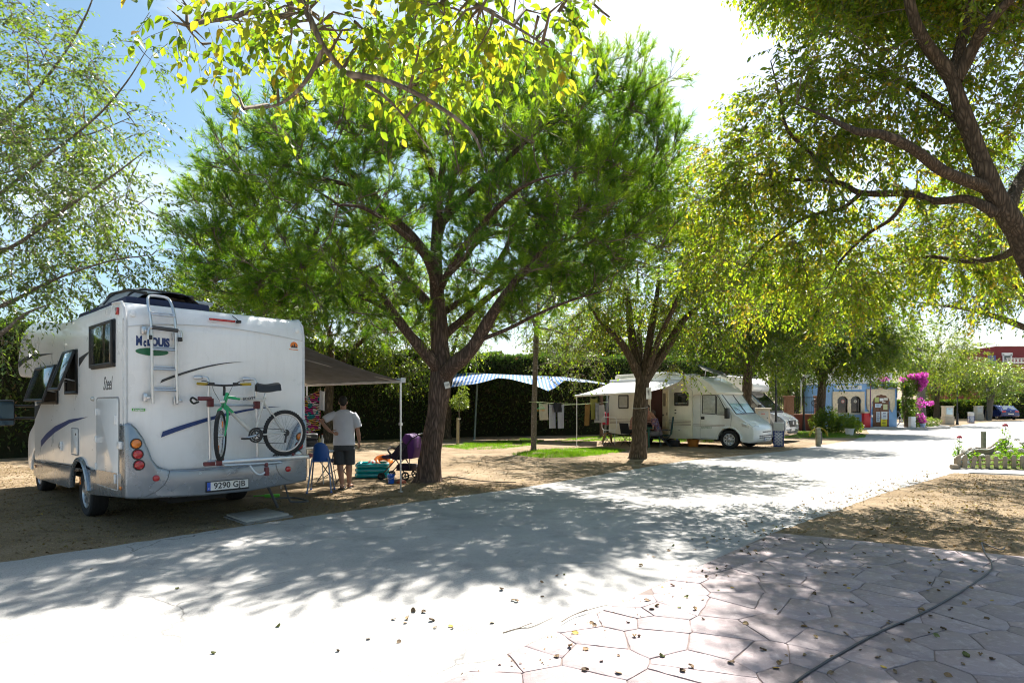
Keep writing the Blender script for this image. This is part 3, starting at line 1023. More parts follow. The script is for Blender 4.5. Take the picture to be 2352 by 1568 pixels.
def pine_crown():
    # shoots gathered in plumes; plumes sit towards the outside of a broad dome
    blobs = sub_blobs(PB, [(-1.9, 12.6, 5.4, 4.5, 3.9, 2.7, 1.0), (-4.2, 12.3, 4.9, 2.5, 2.5, 1.6, 1.2), (0.9, 12.5, 6.2, 2.6, 2.8, 2.2, 1.6), (2.0, 12.2, 7.2, 1.3, 1.9, 1.3, 1.8),
                           (-1.0, 12.6, 7.5, 2.8, 2.3, 1.2, 1.3), (1.6, 12.0, 4.7, 1.7, 2.6, 1.1, 1.0), (-5.4, 12.2, 4.3, 1.5, 1.7, 1.0, 1.5), (-3.6, 12.0, 6.6, 1.6, 2.0, 0.9, 1.2)])
    n = 1400
    C, d = ell_points(blobs, n, 0.62)
    ok = C[:, 2] > 3.05
    C, d = C[ok], d[ok]
    n = len(C)
    LP = np.array([list(p) for p in plp])
    A = grow_from(C, LP)
    ln = np.linalg.norm(C - A, axis=1)
    Bm = (A + C) / 2 + rng.normal(size=C.shape) * (0.06 * ln)[:, None] - np.array([0, 0, 0.06]) * ln[:, None]
    tube_batch('branches', A, Bm, C, np.minimum(0.008 + 0.009 * ln, 0.034), np.full(n, 0.007), TWIG, pine)
    k = 10
    ci = np.repeat(np.arange(n), k)
    u = rng.uniform(0.0, 1.0, n * k)[:, None]
    ax0 = unit(unit(C - A) * 0.8 + d * 0.5 + np.array([0, 0, 0.55]))
    S = C[ci] - (ax0[ci] * (u * 0.25)) 
    td = unit(ax0[ci] * 0.9 + rng.normal(size=(n * k, 3)) * 0.55 + np.array([0, 0, 0.15]))
    L = rng.uniform(0.12, 0.42, n * k)
    E_ = S + td * L[:, None]
    tube_batch('twigs', S, (S + E_) / 2, E_, np.full(n * k, 0.006), np.full(n * k, 0.003), TWIG, pine)
    return needle_tufts(pine, E_ - td * 0.08, unit(td + np.array([0, 0, 0.3])), 36, 0.16, 0.62, tl=0.20)
n_needles = pine_crown()
# cones on the branches
for k, (x, y, Y) in enumerate(((918, 335, 11.4), (927, 340, 11.4), (1120, 510, 11.6), (1233, 520, 11.2), (1260, 512, 11.3))):
    mb = MB()
    mb.lathe([(0.004, -0.05), (0.028, -0.035), (0.036, -0.01), (0.030, 0.02), (0.014, 0.045), (0.003, 0.055)], 10)
    c = mb.obj('cone', mat('pine_cone', (0.06, 0.042, 0.03), 0.9, bump=1.0, bscale=90), pine)
    c.location = at(x, y, Y) - PB
    c.scale = (1.3, 1.3, 1.3)

# ---- elm over the right side, trunk leaning in from the edge
EB = Vector((8.0, 8.6, 0))
elm = thing('elm_tree', 'large leaning elm with rough forked trunk at the edge of the dry verge', 'tree', EB)
def ep(lst, ys):
    return loc_pts(EB, [at(x, y, Y) for (x, y), Y in zip(lst, ys)])
elm_limbs = [
    ('trunk', [Vector((0, 0, -0.05)), Vector((-0.05, 0, 0.5)), Vector((-0.25, 0, 1.6))] + ep([(2400, 690), (2352, 566), (2318, 500), (2275, 428), (2240, 333), (2185, 178)], [8.6, 8.55, 8.5, 8.5, 8.5, 8.5]),
     [0.28, 0.19, 0.165, 0.155, 0.142, 0.135, 0.124, 0.11, 0.085]),
    ('limb', ep([(2190, 185), (2165, 150), (2120, 90), (2088, 0), (2075, -120), (2040, -260)], [8.5, 8.5, 8.45, 8.4, 8.4, 8.3]), [0.10, 0.088, 0.075, 0.065, 0.05, 0.02]),
    ('limb', ep([(2186, 185), (2205, 110), (2225, 30), (2240, -80), (2250, -220)], [8.5, 8.6, 8.7, 8.8, 9.0]), [0.09, 0.07, 0.055, 0.045, 0.02]),
    ('limb', ep([(2196, 185), (2230, 120), (2264, 60), (2330, -10), (2420, -90)], [8.5, 8.4, 8.2, 8.0, 7.8]), [0.09, 0.08, 0.075, 0.055, 0.02]),
    ('limb', ep([(2275, 440), (2255, 428), (2169, 395), (2098, 343), (2026, 309), (1969, 302), (1900, 270), (1830, 240)], [8.5, 8.45, 8.2, 8.0, 8.0, 8.1, 8.4, 8.8]), [0.09, 0.08, 0.072, 0.064, 0.056, 0.045, 0.024, 0.01]),
    ('limb', ep([(2285, 490), (2264, 476), (2217, 457), (2145, 462), (2088, 445), (1979, 443), (1922, 419), (1817, 414), (1740, 440), (1660, 480)], [8.5, 8.5, 8.6, 8.8, 9.0, 9.4, 9.7, 10.2, 10.6, 11]), [0.08, 0.066, 0.058, 0.054, 0.05, 0.044, 0.038, 0.028, 0.018, 0.008]),
    ('limb', ep([(2310, 500), (2340, 420), (2400, 330), (2480, 240)], [8.55, 8.9, 9.4, 10.0]), [0.10, 0.08, 0.06, 0.02]),
    ('limb', ep([(2255, 380), (2220, 300), (2150, 240), (2060, 180), (1960, 110), (1880, 60)], [8.5, 9.0, 9.5, 10.0, 10.4, 10.7]), [0.07, 0.06, 0.05, 0.04, 0.026, 0.01]),
    ('limb', ep([(2345, 560), (2300, 590), (2220, 600), (2140, 590), (2050, 600)], [8.55, 9.2, 10.0, 10.6, 11.0]), [0.06, 0.05, 0.04, 0.03, 0.01]),
    ('limb', ep([(1922, 419), (1870, 360), (1810, 300), (1790, 220), (1770, 140)], [9.7, 9.6, 9.5, 9.5, 9.6]), [0.035, 0.03, 0.025, 0.018, 0.008]),
    ('limb', ep([(1817, 414), (1740, 400), (1670, 420), (1610, 460)], [10.2, 10.6, 10.9, 11.2]), [0.03, 0.02, 0.014, 0.006]),
    ('limb', ep([(1979, 443), (1930, 480), (1850, 500), (1760, 560), (1700, 620)], [9.4, 9.8, 10.3, 10.8, 11.1]), [0.035, 0.03, 0.025, 0.018, 0.008]),
    ('limb', ep([(2088, 445), (2050, 500), (1990, 540), (1930, 600), (1900, 660)], [9.0, 9.3, 9.7, 10.0, 10.2]), [0.035, 0.03, 0.025, 0.018, 0.008]),
]
elp = limbs_from(elm, elm_limbs, BARK_ELM, seg=14)
def eb(x, y, Y, rx, ry, rz, w=1.0):
    p = at(x, y, Y)
    return (p.x - EB.x, p.y - EB.y, p.z - EB.z, rx, ry, rz, w)
def elm_keep(C):
    # no foliage right in front of the trunk and main limbs
    W = C + np.array(EB); Yw = W[:, 1]
    px, py = CX + W[:, 0] * FPX / Yw, HY - (W[:, 2] - EYE) * FPX / Yw
    ok = np.ones(len(C), bool)
    for line, rad in (([(2400, 690), (2352, 566), (2275, 428), (2240, 333), (2185, 178), (2088, 0)], 85), ([(2255, 428), (2169, 395), (2098, 343), (2026, 309), (1969, 302)], 45), ([(2264, 476), (2145, 462), (2088, 445), (1979, 443), (1922, 419)], 45)):
        for (x0, y0), (x1, y1) in zip(line[:-1], line[1:]):
            t = np.clip(((px - x0) * (x1 - x0) + (py - y0) * (y1 - y0)) / ((x1 - x0) ** 2 + (y1 - y0) ** 2), 0, 1)
            dd = np.hypot(px - x0 - t * (x1 - x0), py - y0 - t * (y1 - y0))
            ok &= ~((dd < rad) & (Yw < 8.75))
    return ok
spray_crown(elm, elp, [eb(2230, 80, 9, 1.3, 1.7, 1.2, 0.55), eb(1950, 200, 9.6, 1.6, 1.6, 1.0, 1.3), eb(1800, 330, 10.0, 1.2, 1.4, 1.0, 1.1), eb(1990, 400, 9.6, 1.5, 1.4, 0.9, 0.9), eb(2120, 250, 9.0, 1.2, 1.5, 1.0, 0.6),
                       eb(1760, 520, 10.6, 1.1, 1.2, 0.9, 1.4), eb(1900, 600, 10.3, 1.1, 1.1, 0.75, 1.7), eb(2080, 590, 10.6, 1.2, 1.1, 0.65, 1.3), eb(2250, 540, 10.0, 1.0, 1.1, 0.8, 1.4), eb(2340, 350, 9.6, 0.9, 1.4, 1.2, 0.8), eb(1680, 430, 10.8, 0.8, 0.9, 0.8, 1.4), eb(1610, 480, 11.2, 0.5, 0.8, 0.8, 1.6), eb(1640, 620, 11.2, 0.7, 0.8, 0.6, 1.5), eb(1720, 300, 10.4, 0.5, 0.8, 0.5, 0.8), eb(1780, 680, 10.9, 0.8, 0.8, 0.5, 1.5),
                       eb(1960, 700, 10.4, 0.8, 0.7, 0.42, 1.6), eb(2420, 120, 9.0, 1.4, 2.0, 1.6, 0.35), eb(2060, -60, 8.8, 1.6, 2.0, 1.1, 0.5), (5.8 - EB.x, 11.0 - EB.y, 9.4, 1.5, 1.2, 0.6, 4.0), (7.6 - EB.x, 11.0 - EB.y, 9.3, 1.4, 1.2, 0.7, 4.0), (6.0 - EB.x, 9.1 - EB.y, 8.3, 1.5, 1.2, 0.75, 4.5), (7.8 - EB.x, 9.0 - EB.y, 8.2, 1.4, 1.3, 0.8, 4.5), (4.7 - EB.x, 9.4 - EB.y, 8.5, 1.1, 1.0, 0.6, 4.5), (9.2 - EB.x, 8.2 - EB.y, 7.8, 1.2, 1.4, 0.9, 1.4), eb(2250, 640, 11.2, 0.9, 0.8, 0.5, 1.4)],  # dense high clumps are out of view, added to shade the paving
            2400, twigs=5, per=9, tw_len=(0.25, 0.55), droop=0.4, leaf=(0.082, 0.040), lm=LM_ELM, shell=0.2, shape=LEAF2, twig_r=0.004, tone_c=0.58, hang=0.3, keep=elm_keep)

# ---- tree behind the photographer, one limb hangs into the top of the picture
OB = Vector((-2.6, -1.6, 0))
over = thing('overhanging_elm', 'elm branch with large yellowing leaves hanging in at the top', 'tree', OB)
def op(lst, ys):
    return loc_pts(OB, [at(x, y, Y) for (x, y), Y in zip(lst, ys)])
over_limbs = [
    ('trunk', [Vector((0, 0, -0.05)), Vector((0.02, 0, 0.8)), Vector((0.1, 0.05, 2.0)), Vector((0.3, 0.3, 3.2)), Vector((0.5, 0.7, 4.4))], [0.26, 0.2, 0.18, 0.15, 0.08]),
    ('limb', [Vector((0.12, 0.1, 2.4)), Vector((0.7, 1.2, 3.1)), Vector((1.2, 2.3, 3.35))] + op([(640, -60), (705, 30), (745, 110), (800, 170), (880, 220), (930, 270), (985, 340)], [2.35, 2.35, 2.35, 2.4, 2.45, 2.5, 2.6]), [0.08, 0.05, 0.028, 0.015, 0.013, 0.011, 0.009, 0.0065, 0.005, 0.003]),
    ('limb', [Vector((1.2, 2.3, 3.35))] + op([(640, -40), (560, 30), (480, 50), (430, 60)], [2.4, 2.5, 2.55, 2.6]), [0.024, 0.014, 0.010, 0.007, 0.003]),
    ('limb', [Vector((1.2, 2.3, 3.35))] + op([(900, -50), (1050, -10), (1180, 60), (1260, 110)], [2.3, 2.25, 2.2, 2.2]), [0.024, 0.011, 0.008, 0.005, 0.003]),
    ('limb', op([(800, 170), (900, 190), (1000, 240), (1080, 300), (1110, 360)], [2.4, 2.35, 2.3, 2.3, 2.3]), [0.012, 0.010, 0.008, 0.006, 0.004]),
    ('limb', op([(900, -50), (1100, -60), (1300, -30), (1400, 40)], [2.3, 2.4, 2.6, 2.7]), [0.014, 0.011, 0.008, 0.004]),
    ('limb', op([(745, 110), (700, 190), (640, 240), (560, 250)], [2.35, 2.45, 2.55, 2.6]), [0.010, 0.008, 0.006, 0.003]),
]
olp = limbs_from(over, over_limbs, BARK_GREY, seg=10)
def ob(x, y, Y, rx, ry, rz, w=1.0):
    p = at(x, y, Y)
    return (p.x - OB.x, p.y - OB.y, p.z - OB.z, rx, ry, rz, w)
spray_crown(over, olp, [ob(840, 10, 2.5, 0.46, 0.4, 0.15), ob(690, 120, 2.6, 0.26, 0.3, 0.12, 1.0), ob(930, 140, 2.6, 0.28, 0.3, 0.14, 1.3), ob(1120, 60, 2.3, 0.28, 0.25, 0.13, 1.2), ob(1050, 190, 2.4, 0.12, 0.2, 0.11, 1.1), ob(520, 60, 2.7, 0.24, 0.2, 0.10, 1.0), ob(830, 230, 2.7, 0.16, 0.2, 0.07, 0.9),
                        ob(1260, 60, 2.3, 0.16, 0.2, 0.11, 0.9), ob(1330, 90, 2.9, 0.10, 0.2, 0.08, 0.4), ob(600, 220, 2.8, 0.12, 0.2, 0.09, 0.6), ob(1180, 40, 2.5, 0.25, 0.25, 0.14, 1.0), ob(1340, 40, 2.5, 0.14, 0.2, 0.08, 0.7), ob(1090, 290, 2.35, 0.07, 0.15, 0.09, 0.8), ob(430, 40, 2.7, 0.10, 0.2, 0.08, 0.5)],
            112, twigs=4, per=5, tw_len=(0.08, 0.20), droop=0.5, leaf=(0.048, 0.028), lm=LM_ELM, shell=0.1, shape=LEAF3, twig_r=0.0015, tone_c=0.58, hang=0.35)

# ---- tree at the left edge, above the first camper
LB = Vector((-10.6, 9.4, 0))
lft = thing('plane_tree', 'airy small leaved tree with upswept grey branches over the white camper', 'tree', LB)
def lp_(lst, ys):
    return loc_pts(LB, [at(x, y, Y) for (x, y), Y in zip(lst, ys)])
lft_limbs = [
    ('trunk', [Vector((0, 0, -0.05)), Vector((0.02, 0, 0.7)), Vector((0.1, 0, 1.8)), Vector((0.5, -0.1, 3.2)), Vector((0.9, 0, 5.0)), Vector((1.2, 0.2, 7.4))], [0.3, 0.21, 0.19, 0.16, 0.11, 0.04]),
    ('limb', [Vector((0.4, 0, 2.9))] + lp_([(-80, 400), (0, 290), (80, 210), (150, 120), (200, 30), (235, -70)], [9.2] * 6), [0.07, 0.034, 0.025, 0.02, 0.016, 0.012, 0.005]),
    ('limb', [Vector((0.2, 0, 2.2))] + lp_([(-60, 500), (20, 430), (120, 350), (220, 270), (290, 190), (340, 110)], [9.0, 8.9, 8.8, 8.7, 8.7, 8.7]), [0.06, 0.03, 0.022, 0.018, 0.014, 0.01, 0.004]),
    ('limb', [Vector((0.2, 0, 1.9))] + lp_([(-80, 620), (40, 560), (150, 480), (250, 410), (330, 350)], [9.0, 8.8, 8.6, 8.5, 8.4]), [0.06, 0.034, 0.026, 0.02, 0.014, 0.005]),
    ('limb', [Vector((0.2, 0, 1.8))] + lp_([(-80, 740), (30, 690), (130, 640), (250, 600), (350, 585)], [8.8, 8.7, 8.6, 8.6, 8.6]), [0.05, 0.03, 0.024, 0.018, 0.012, 0.005]),
    ('limb', [Vector((0.4, 0, 2.6))] + lp_([(-60, 350), (20, 330), (100, 320), (200, 310), (300, 270)], [9.6, 9.8, 10, 10.1, 10.2]), [0.05, 0.03, 0.024, 0.018, 0.012, 0.005]),
    ('limb', [Vector((0.3, 0, 1.7))] + lp_([(-60, 800), (10, 760), (60, 720), (110, 700)], [8.4, 8.2, 8.1, 8.0]), [0.05, 0.04, 0.03, 0.02, 0.006]),
]
llp = limbs_from(lft, lft_limbs, BARK_GREY, seg=12)
def lb(x, y, Y, rx, ry, rz, w=1.0):
    p = at(x, y, Y)
    return (p.x - LB.x, p.y - LB.y, p.z - LB.z, rx, ry, rz, w)
spray_crown(lft, llp, [lb(60, 180, 9.4, 1.2, 1.6, 1.5, 0.7), lb(180, 280, 9.0, 0.95, 1.3, 1.1, 0.9), lb(60, 440, 9.2, 1.5, 1.6, 0.9, 1.1), lb(230, 480, 9.0, 0.9, 1.1, 0.6, 1.0), lb(30, 640, 9.0, 1.1, 1.0, 0.6, 1.9),
                       lb(170, 610, 8.9, 1.1, 1.0, 0.42, 1.6), lb(310, 585, 8.9, 0.42, 0.6, 0.28, 1.3), lb(-60, 300, 9.4, 1.6, 2.0, 2.4, 0.5), lb(15, 765, 8.2, 0.42, 0.35, 0.38, 2.2), lb(250, 120, 8.8, 0.55, 0.9, 0.7, 0.6), lb(80, 795, 7.9, 0.12, 0.2, 0.1, 1.2)],
            640, twigs=4, per=10, tw_len=(0.3, 0.65), droop=0.35, leaf=(0.076, 0.034), lm=LM_GREY, shell=0.15, shape=LEAF1, twig_r=0.003, tone_c=0.45, hang=0.15, outward=0.9)

# ---- the trees further back: forked trunk, limbs, leafy crown
def forked_tree(name, label, base, h_fork, r, limbs, blobs, n_cl, leaf, lm, bark=BARK_ELM, lean=(0, 0), group=None, twigs=5, per=8, tone_c=0.42, tw=(0.35, 0.75), droop=0.35, hang=0.2, shell=0.3, twig_r=0.006, seg=12):
    B = Vector((base[0], base[1], 0))
    root = thing(name, label, 'tree', B, group=group)
    fork = Vector((lean[0], lean[1], h_fork))
    sp = [('trunk', [Vector((0, 0, -0.05)), Vector((lean[0] * 0.15, lean[1] * 0.15, 0.25)), Vector((lean[0] * 0.5, lean[1] * 0.5, h_fork * 0.55)), fork], [r * 1.45, r * 1.08, r * 0.95, r * 0.98])]
    for (dx, dy, dz, rr) in limbs:
        e = fork + Vector((dx, dy, dz))
        m1 = fork.lerp(e, 0.35) + Vector((random.uniform(-.12, .12), random.uniform(-.12, .12), 0.08 * dz))
        m2 = fork.lerp(e, 0.7) + Vector((random.uniform(-.2, .2), random.uniform(-.2, .2), 0.04 * dz))
        sp.append(('limb', [fork - Vector((0, 0, 0.25)) - Vector((dx, dy, 0)) * 0.02, m1, m2, e], [rr, rr * 0.8, rr * 0.5, rr * 0.15]))
    pts = limbs_from(root, sp, bark, seg=seg)
    spray_crown(root, pts, [(b[0] - B.x, b[1] - B.y, b[2], *b[3:]) for b in blobs], n_cl, twigs=twigs, per=per, tw_len=tw, droop=droop, leaf=leaf, lm=lm, shell=shell, twig_r=twig_r, tone_c=tone_c, hang=hang)
    return root
def wb(x, y, Y, rx, ry, rz, w=1.0):
    p = at(x, y, Y)
    return (p.x, p.y, p.z, rx, ry, rz, w)
GRP = 'trees shading the pitches'
forked_tree('elm_tree', 'dark trunked elm with a wire round it in front of the beige camper', (3.58, 17.4), 2.35, 0.21,
            [(-1.6, -0.3, 2.0, 0.13), (-0.45, 0.6, 3.0, 0.15), (0.5, 0.2, 3.2, 0.13), (1.9, -0.3, 2.2, 0.16), (0.7, -1.6, 2.4, 0.1), (0.5, 1.9, 2.2, 0.1)],
            [wb(1500, 640, 17.4, 2.6, 2.3, 1.5), wb(1640, 560, 17.0, 1.9, 2.0, 1.6), wb(1360, 700, 17.6, 1.3, 1.6, 1.0, 0.7), wb(1620, 720, 17.0, 1.4, 1.5, 0.9, 1.2), wb(1560, 450, 17.6, 1.9, 2.0, 1.3), wb(1350, 800, 18.0, 0.8, 0.9, 0.6, 0.9), wb(1575, 850, 17.0, 0.35, 0.5, 0.35, 1.5)],
            760, (0.10, 0.05), LM_ELM, lean=(0.16, 0.0), group=GRP, tone_c=0.5)
forked_tree('young_elm', 'slender leaning tree that holds the end of the washing line', (0.70, 20.2), 4.3, 0.09,
            [(-0.9, 0.2, 1.6, 0.06), (0.3, 0.3, 2.4, 0.07), (1.2, -0.2, 1.2, 0.06), (1.5, 0.1, -0.6, 0.04), (-0.7, -0.3, 0.2, 0.035)],
            [wb(1215, 690, 20.2, 1.2, 1.2, 1.0), wb(1300, 760, 20.3, 1.2, 1.2, 0.9, 0.9), wb(1300, 640, 20.3, 1.3, 1.3, 0.9), wb(1265, 850, 20.2, 0.75, 0.8, 0.45, 0.9), wb(1340, 845, 20.6, 0.6, 0.7, 0.4, 0.9), wb(1195, 915, 19.9, 0.3, 0.3, 0.2, 0.5)],
            190, (0.075, 0.034), LM_GREY, bark=BARK_GREY, lean=(0.12, 0.05), group=GRP, tone_c=0.6, twigs=5, per=7)
forked_tree('shade_tree', 'tree behind the silver nosed camper with rope tied round its trunk', (9.15, 23.9), 3.2, 0.18,
            [(-1.9, 0, 2.0, 0.13), (0.1, 0.5, 3.2, 0.14), (2.0, 0, 2.0, 0.14), (0.6, -1.6, 2.0, 0.1), (-0.5, 1.6, 2.2, 0.1)],
            [wb(1700, 700, 23.8, 2.8, 2.3, 1.7), wb(1830, 700, 23.6, 2.2, 2.1, 1.5), wb(1620, 780, 23.4, 1.4, 1.5, 1.0), wb(1760, 800, 23.0, 1.9, 1.7, 0.85, 1.5), wb(1700, 600, 24, 2.4, 2.2, 1.4)],
            900, (0.135, 0.065), LM_DARK, lean=(0.1, 0), group=GRP, tone_c=0.5)
forked_tree('shade_tree', 'tree with flared grooved trunk beside the blue kiosk', (16.9, 33.4), 3.3, 0.22,
            [(-2.6, 0, 2.0, 0.16), (-0.4, 0.6, 3.2, 0.15), (2.6, 0, 1.8, 0.17), (0.8, -2.0, 2.0, 0.12)],
            [wb(1890, 770, 33, 3.6, 2.8, 2.2), wb(2000, 780, 32.6, 2.6, 2.4, 1.7, 1.1), wb(1800, 800, 33, 2.2, 2.2, 1.3), wb(1950, 800, 32, 2.2, 1.6, 0.8, 1.0), wb(1900, 680, 33.5, 3, 2.6, 1.6)],
            880, (0.18, 0.085), LM_DARK, lean=(0.1, 0), group=GRP, tone_c=0.5, tw=(0.5, 1.0))
forked_tree('shade_tree', 'pale trunked tree with a white tag behind the bougainvillea', (30.2, 45.0), 3.6, 0.30,
            [(-2.0, 0, 2.4, 0.15), (1.8, 0, 2.6, 0.15), (0.2, 0.8, 3.4, 0.14)],
            [wb(2110, 800, 45, 3.3, 2.8, 2.1), wb(2190, 830, 45, 2.3, 2.3, 1.6), wb(2060, 810, 45, 2.0, 2.0, 1.5)],
            300, (0.17, 0.08), LM_DARK, bark=BARK_GREY, group=GRP, tone_c=0.6, tw=(0.5, 1.1), seg=9)
forked_tree('roadside_tree', 'dark trunked tree in front of the low clipped hedge', (43.2, 62.0), 2.8, 0.26,
            [(-1.8, 0, 2.2, 0.14), (1.8, 0, 2.2, 0.14), (0, 0.6, 3.0, 0.14)],
            [wb(2150, 860, 62, 3.2, 2.6, 2.4), wb(2210, 880, 62, 2.2, 2.2, 1.7)],
            240, (0.2, 0.09), LM_DARK, group=GRP, tone_c=0.55, tw=(0.5, 1.1), seg=8)
forked_tree('roadside_tree', 'grey leaning trunk beside the farthest street lamp', (46.8, 60.0), 2.7, 0.27,
            [(-1.4, 0, 1.6, 0.13), (1.5, 0, 1.8, 0.13), (0.2, 0.6, 2.4, 0.12)],
            [wb(2270, 868, 60, 2.2, 2.2, 1.5), wb(2230, 850, 60, 1.8, 1.9, 1.3), wb(2300, 890, 60, 1.4, 1.5, 1.0)],
            200, (0.19, 0.085), LM_GREY, bark=BARK_GREY, lean=(0.5, 0), group=GRP, tone_c=0.6, tw=(0.5, 1.1), seg=8)
forked_tree('garden_tree', 'round pale green tree in front of the red house', (58.5, 72.0), 1.8, 0.16,
            [(-0.9, 0, 2.0, 0.1), (0.9, 0, 2.2, 0.1), (0, 0.4, 2.6, 0.1)],
            [wb(2308, 882, 72, 2.2, 2.2, 2.1), wb(2318, 860, 72, 1.3, 1.4, 1.4)],
            170, (0.2, 0.1), LM_GREY, bark=BARK_GREY, group=GRP, tone_c=0.75, tw=(0.4, 0.9), seg=8)
forked_tree('shade_tree', 'shadowed tree behind the awning of the first camper', (-7.45, 24.6), 2.6, 0.18,
            [(-2.2, 0, 2.2, 0.15), (-0.3, 0.5, 3.4, 0.15), (2.2, 0, 2.4, 0.15), (0.6, -1.6, 2.2, 0.12)],
            [wb(760, 740, 24.4, 3.2, 2.5, 1.6), wb(900, 780, 24.2, 1.9, 2.0, 1.2, 1.2), wb(640, 680, 24.6, 2.4, 2.2, 1.6), wb(840, 640, 24.8, 2.8, 2.4, 1.6), wb(930, 840, 23.8, 1.1, 1.2, 0.75, 1.4), wb(540, 620, 25, 2.2, 2.0, 1.5)],
            620, (0.13, 0.06), LM_DARK, lean=(0.1, 0), group=GRP, tone_c=0.55)
forked_tree('shade_tree', 'dark drooping tree behind the big leaning elm', (13.6, 15.0), 3.2, 0.24,
            [(-3.2, -0.4, 2.2, 0.13), (-1.6, 0.8, 2.6, 0.13), (-2.4, -1.4, 1.6, 0.1), (0.5, 0, 2.6, 0.13), (-3.6, 0.6, 1.0, 0.09)],
            [wb(2250, 600, 14.2, 1.9, 1.6, 1.2, 1.3), wb(2330, 470, 14.4, 1.8, 1.7, 1.5), wb(2120, 560, 14.6, 1.3, 1.4, 0.9), wb(2320, 690, 14.0, 1.0, 1.0, 0.42, 1.5), wb(2460, 520, 14.5, 2.0, 2.0, 1.8)],
            560, (0.085, 0.04), LM_DARK, group=GRP, tone_c=0.45, tw=(0.3, 0.65))
forked_tree('shade_tree', 'dense dark tree behind the roof of the white camper', (-11.6, 21.8), 2.6, 0.2,
            [(-1.8, 0, 2.2, 0.13), (0.2, 0.5, 3.0, 0.13), (2.2, 0, 2.2, 0.13), (0.6, -1.2, 2.2, 0.1)],
            [wb(520, 640, 21.8, 2.2, 1.9, 1.5), wb(620, 715, 21.6, 1.9, 1.7, 1.1, 1.2), wb(460, 730, 21.6, 2.0, 1.7, 1.0, 1.1), wb(700, 640, 22, 1.8, 1.7, 1.3)],
            560, (0.12, 0.056), LM_DARK, group=GRP, tone_c=0.4)
forked_tree('shade_tree', 'leafy tree half hidden by the reddish pine trunk', (-2.9, 27.2), 3.0, 0.18,
            [(-1.2, 0, 2.0, 0.1), (0.9, 0, 2.4, 0.1), (0, 0.5, 2.8, 0.1)],
            [wb(1040, 760, 27, 1.7, 1.8, 1.4), wb(1010, 690, 27, 1.8, 1.9, 1.5), wb(1075, 800, 26.8, 0.8, 1.0, 0.6)],
            170, (0.12, 0.056), LM_DARK, group=GRP, tone_c=0.45)
for k, (x, y, Y, lab) in enumerate(((1450, 800, 36, 'leafy tree seen over the roof of the beige camper'), (1590, 830, 38, 'rounded tree behind the tilted roof panel'), (1830, 850, 44, 'pale bushy tree beyond the iron fence'), (1330, 790, 37, 'tree behind the far end of the striped tarpaulin'))):
    p = at(x, y, Y)
    forked_tree('background_tree', lab, (p.x, Y), 1.6, 0.2, [(-1.4, 0, 2.0, 0.12), (1.4, 0, 2.0, 0.12), (0, 0.5, 2.6, 0.12)],
                [wb(x, y, Y, 2.9, 2.2, 2.0), wb(x + 30, y + 50, Y, 2.4, 2.0, 1.5), wb(x - 40, y + 50, Y, 2.2, 2.0, 1.5)], 380, (0.22, 0.10), LM_GREY if k in (2,) else LM_DARK, group='trees behind the pitches', tone_c=0.75 if k == 2 else 0.5, tw=(0.5, 1.1), seg=8)

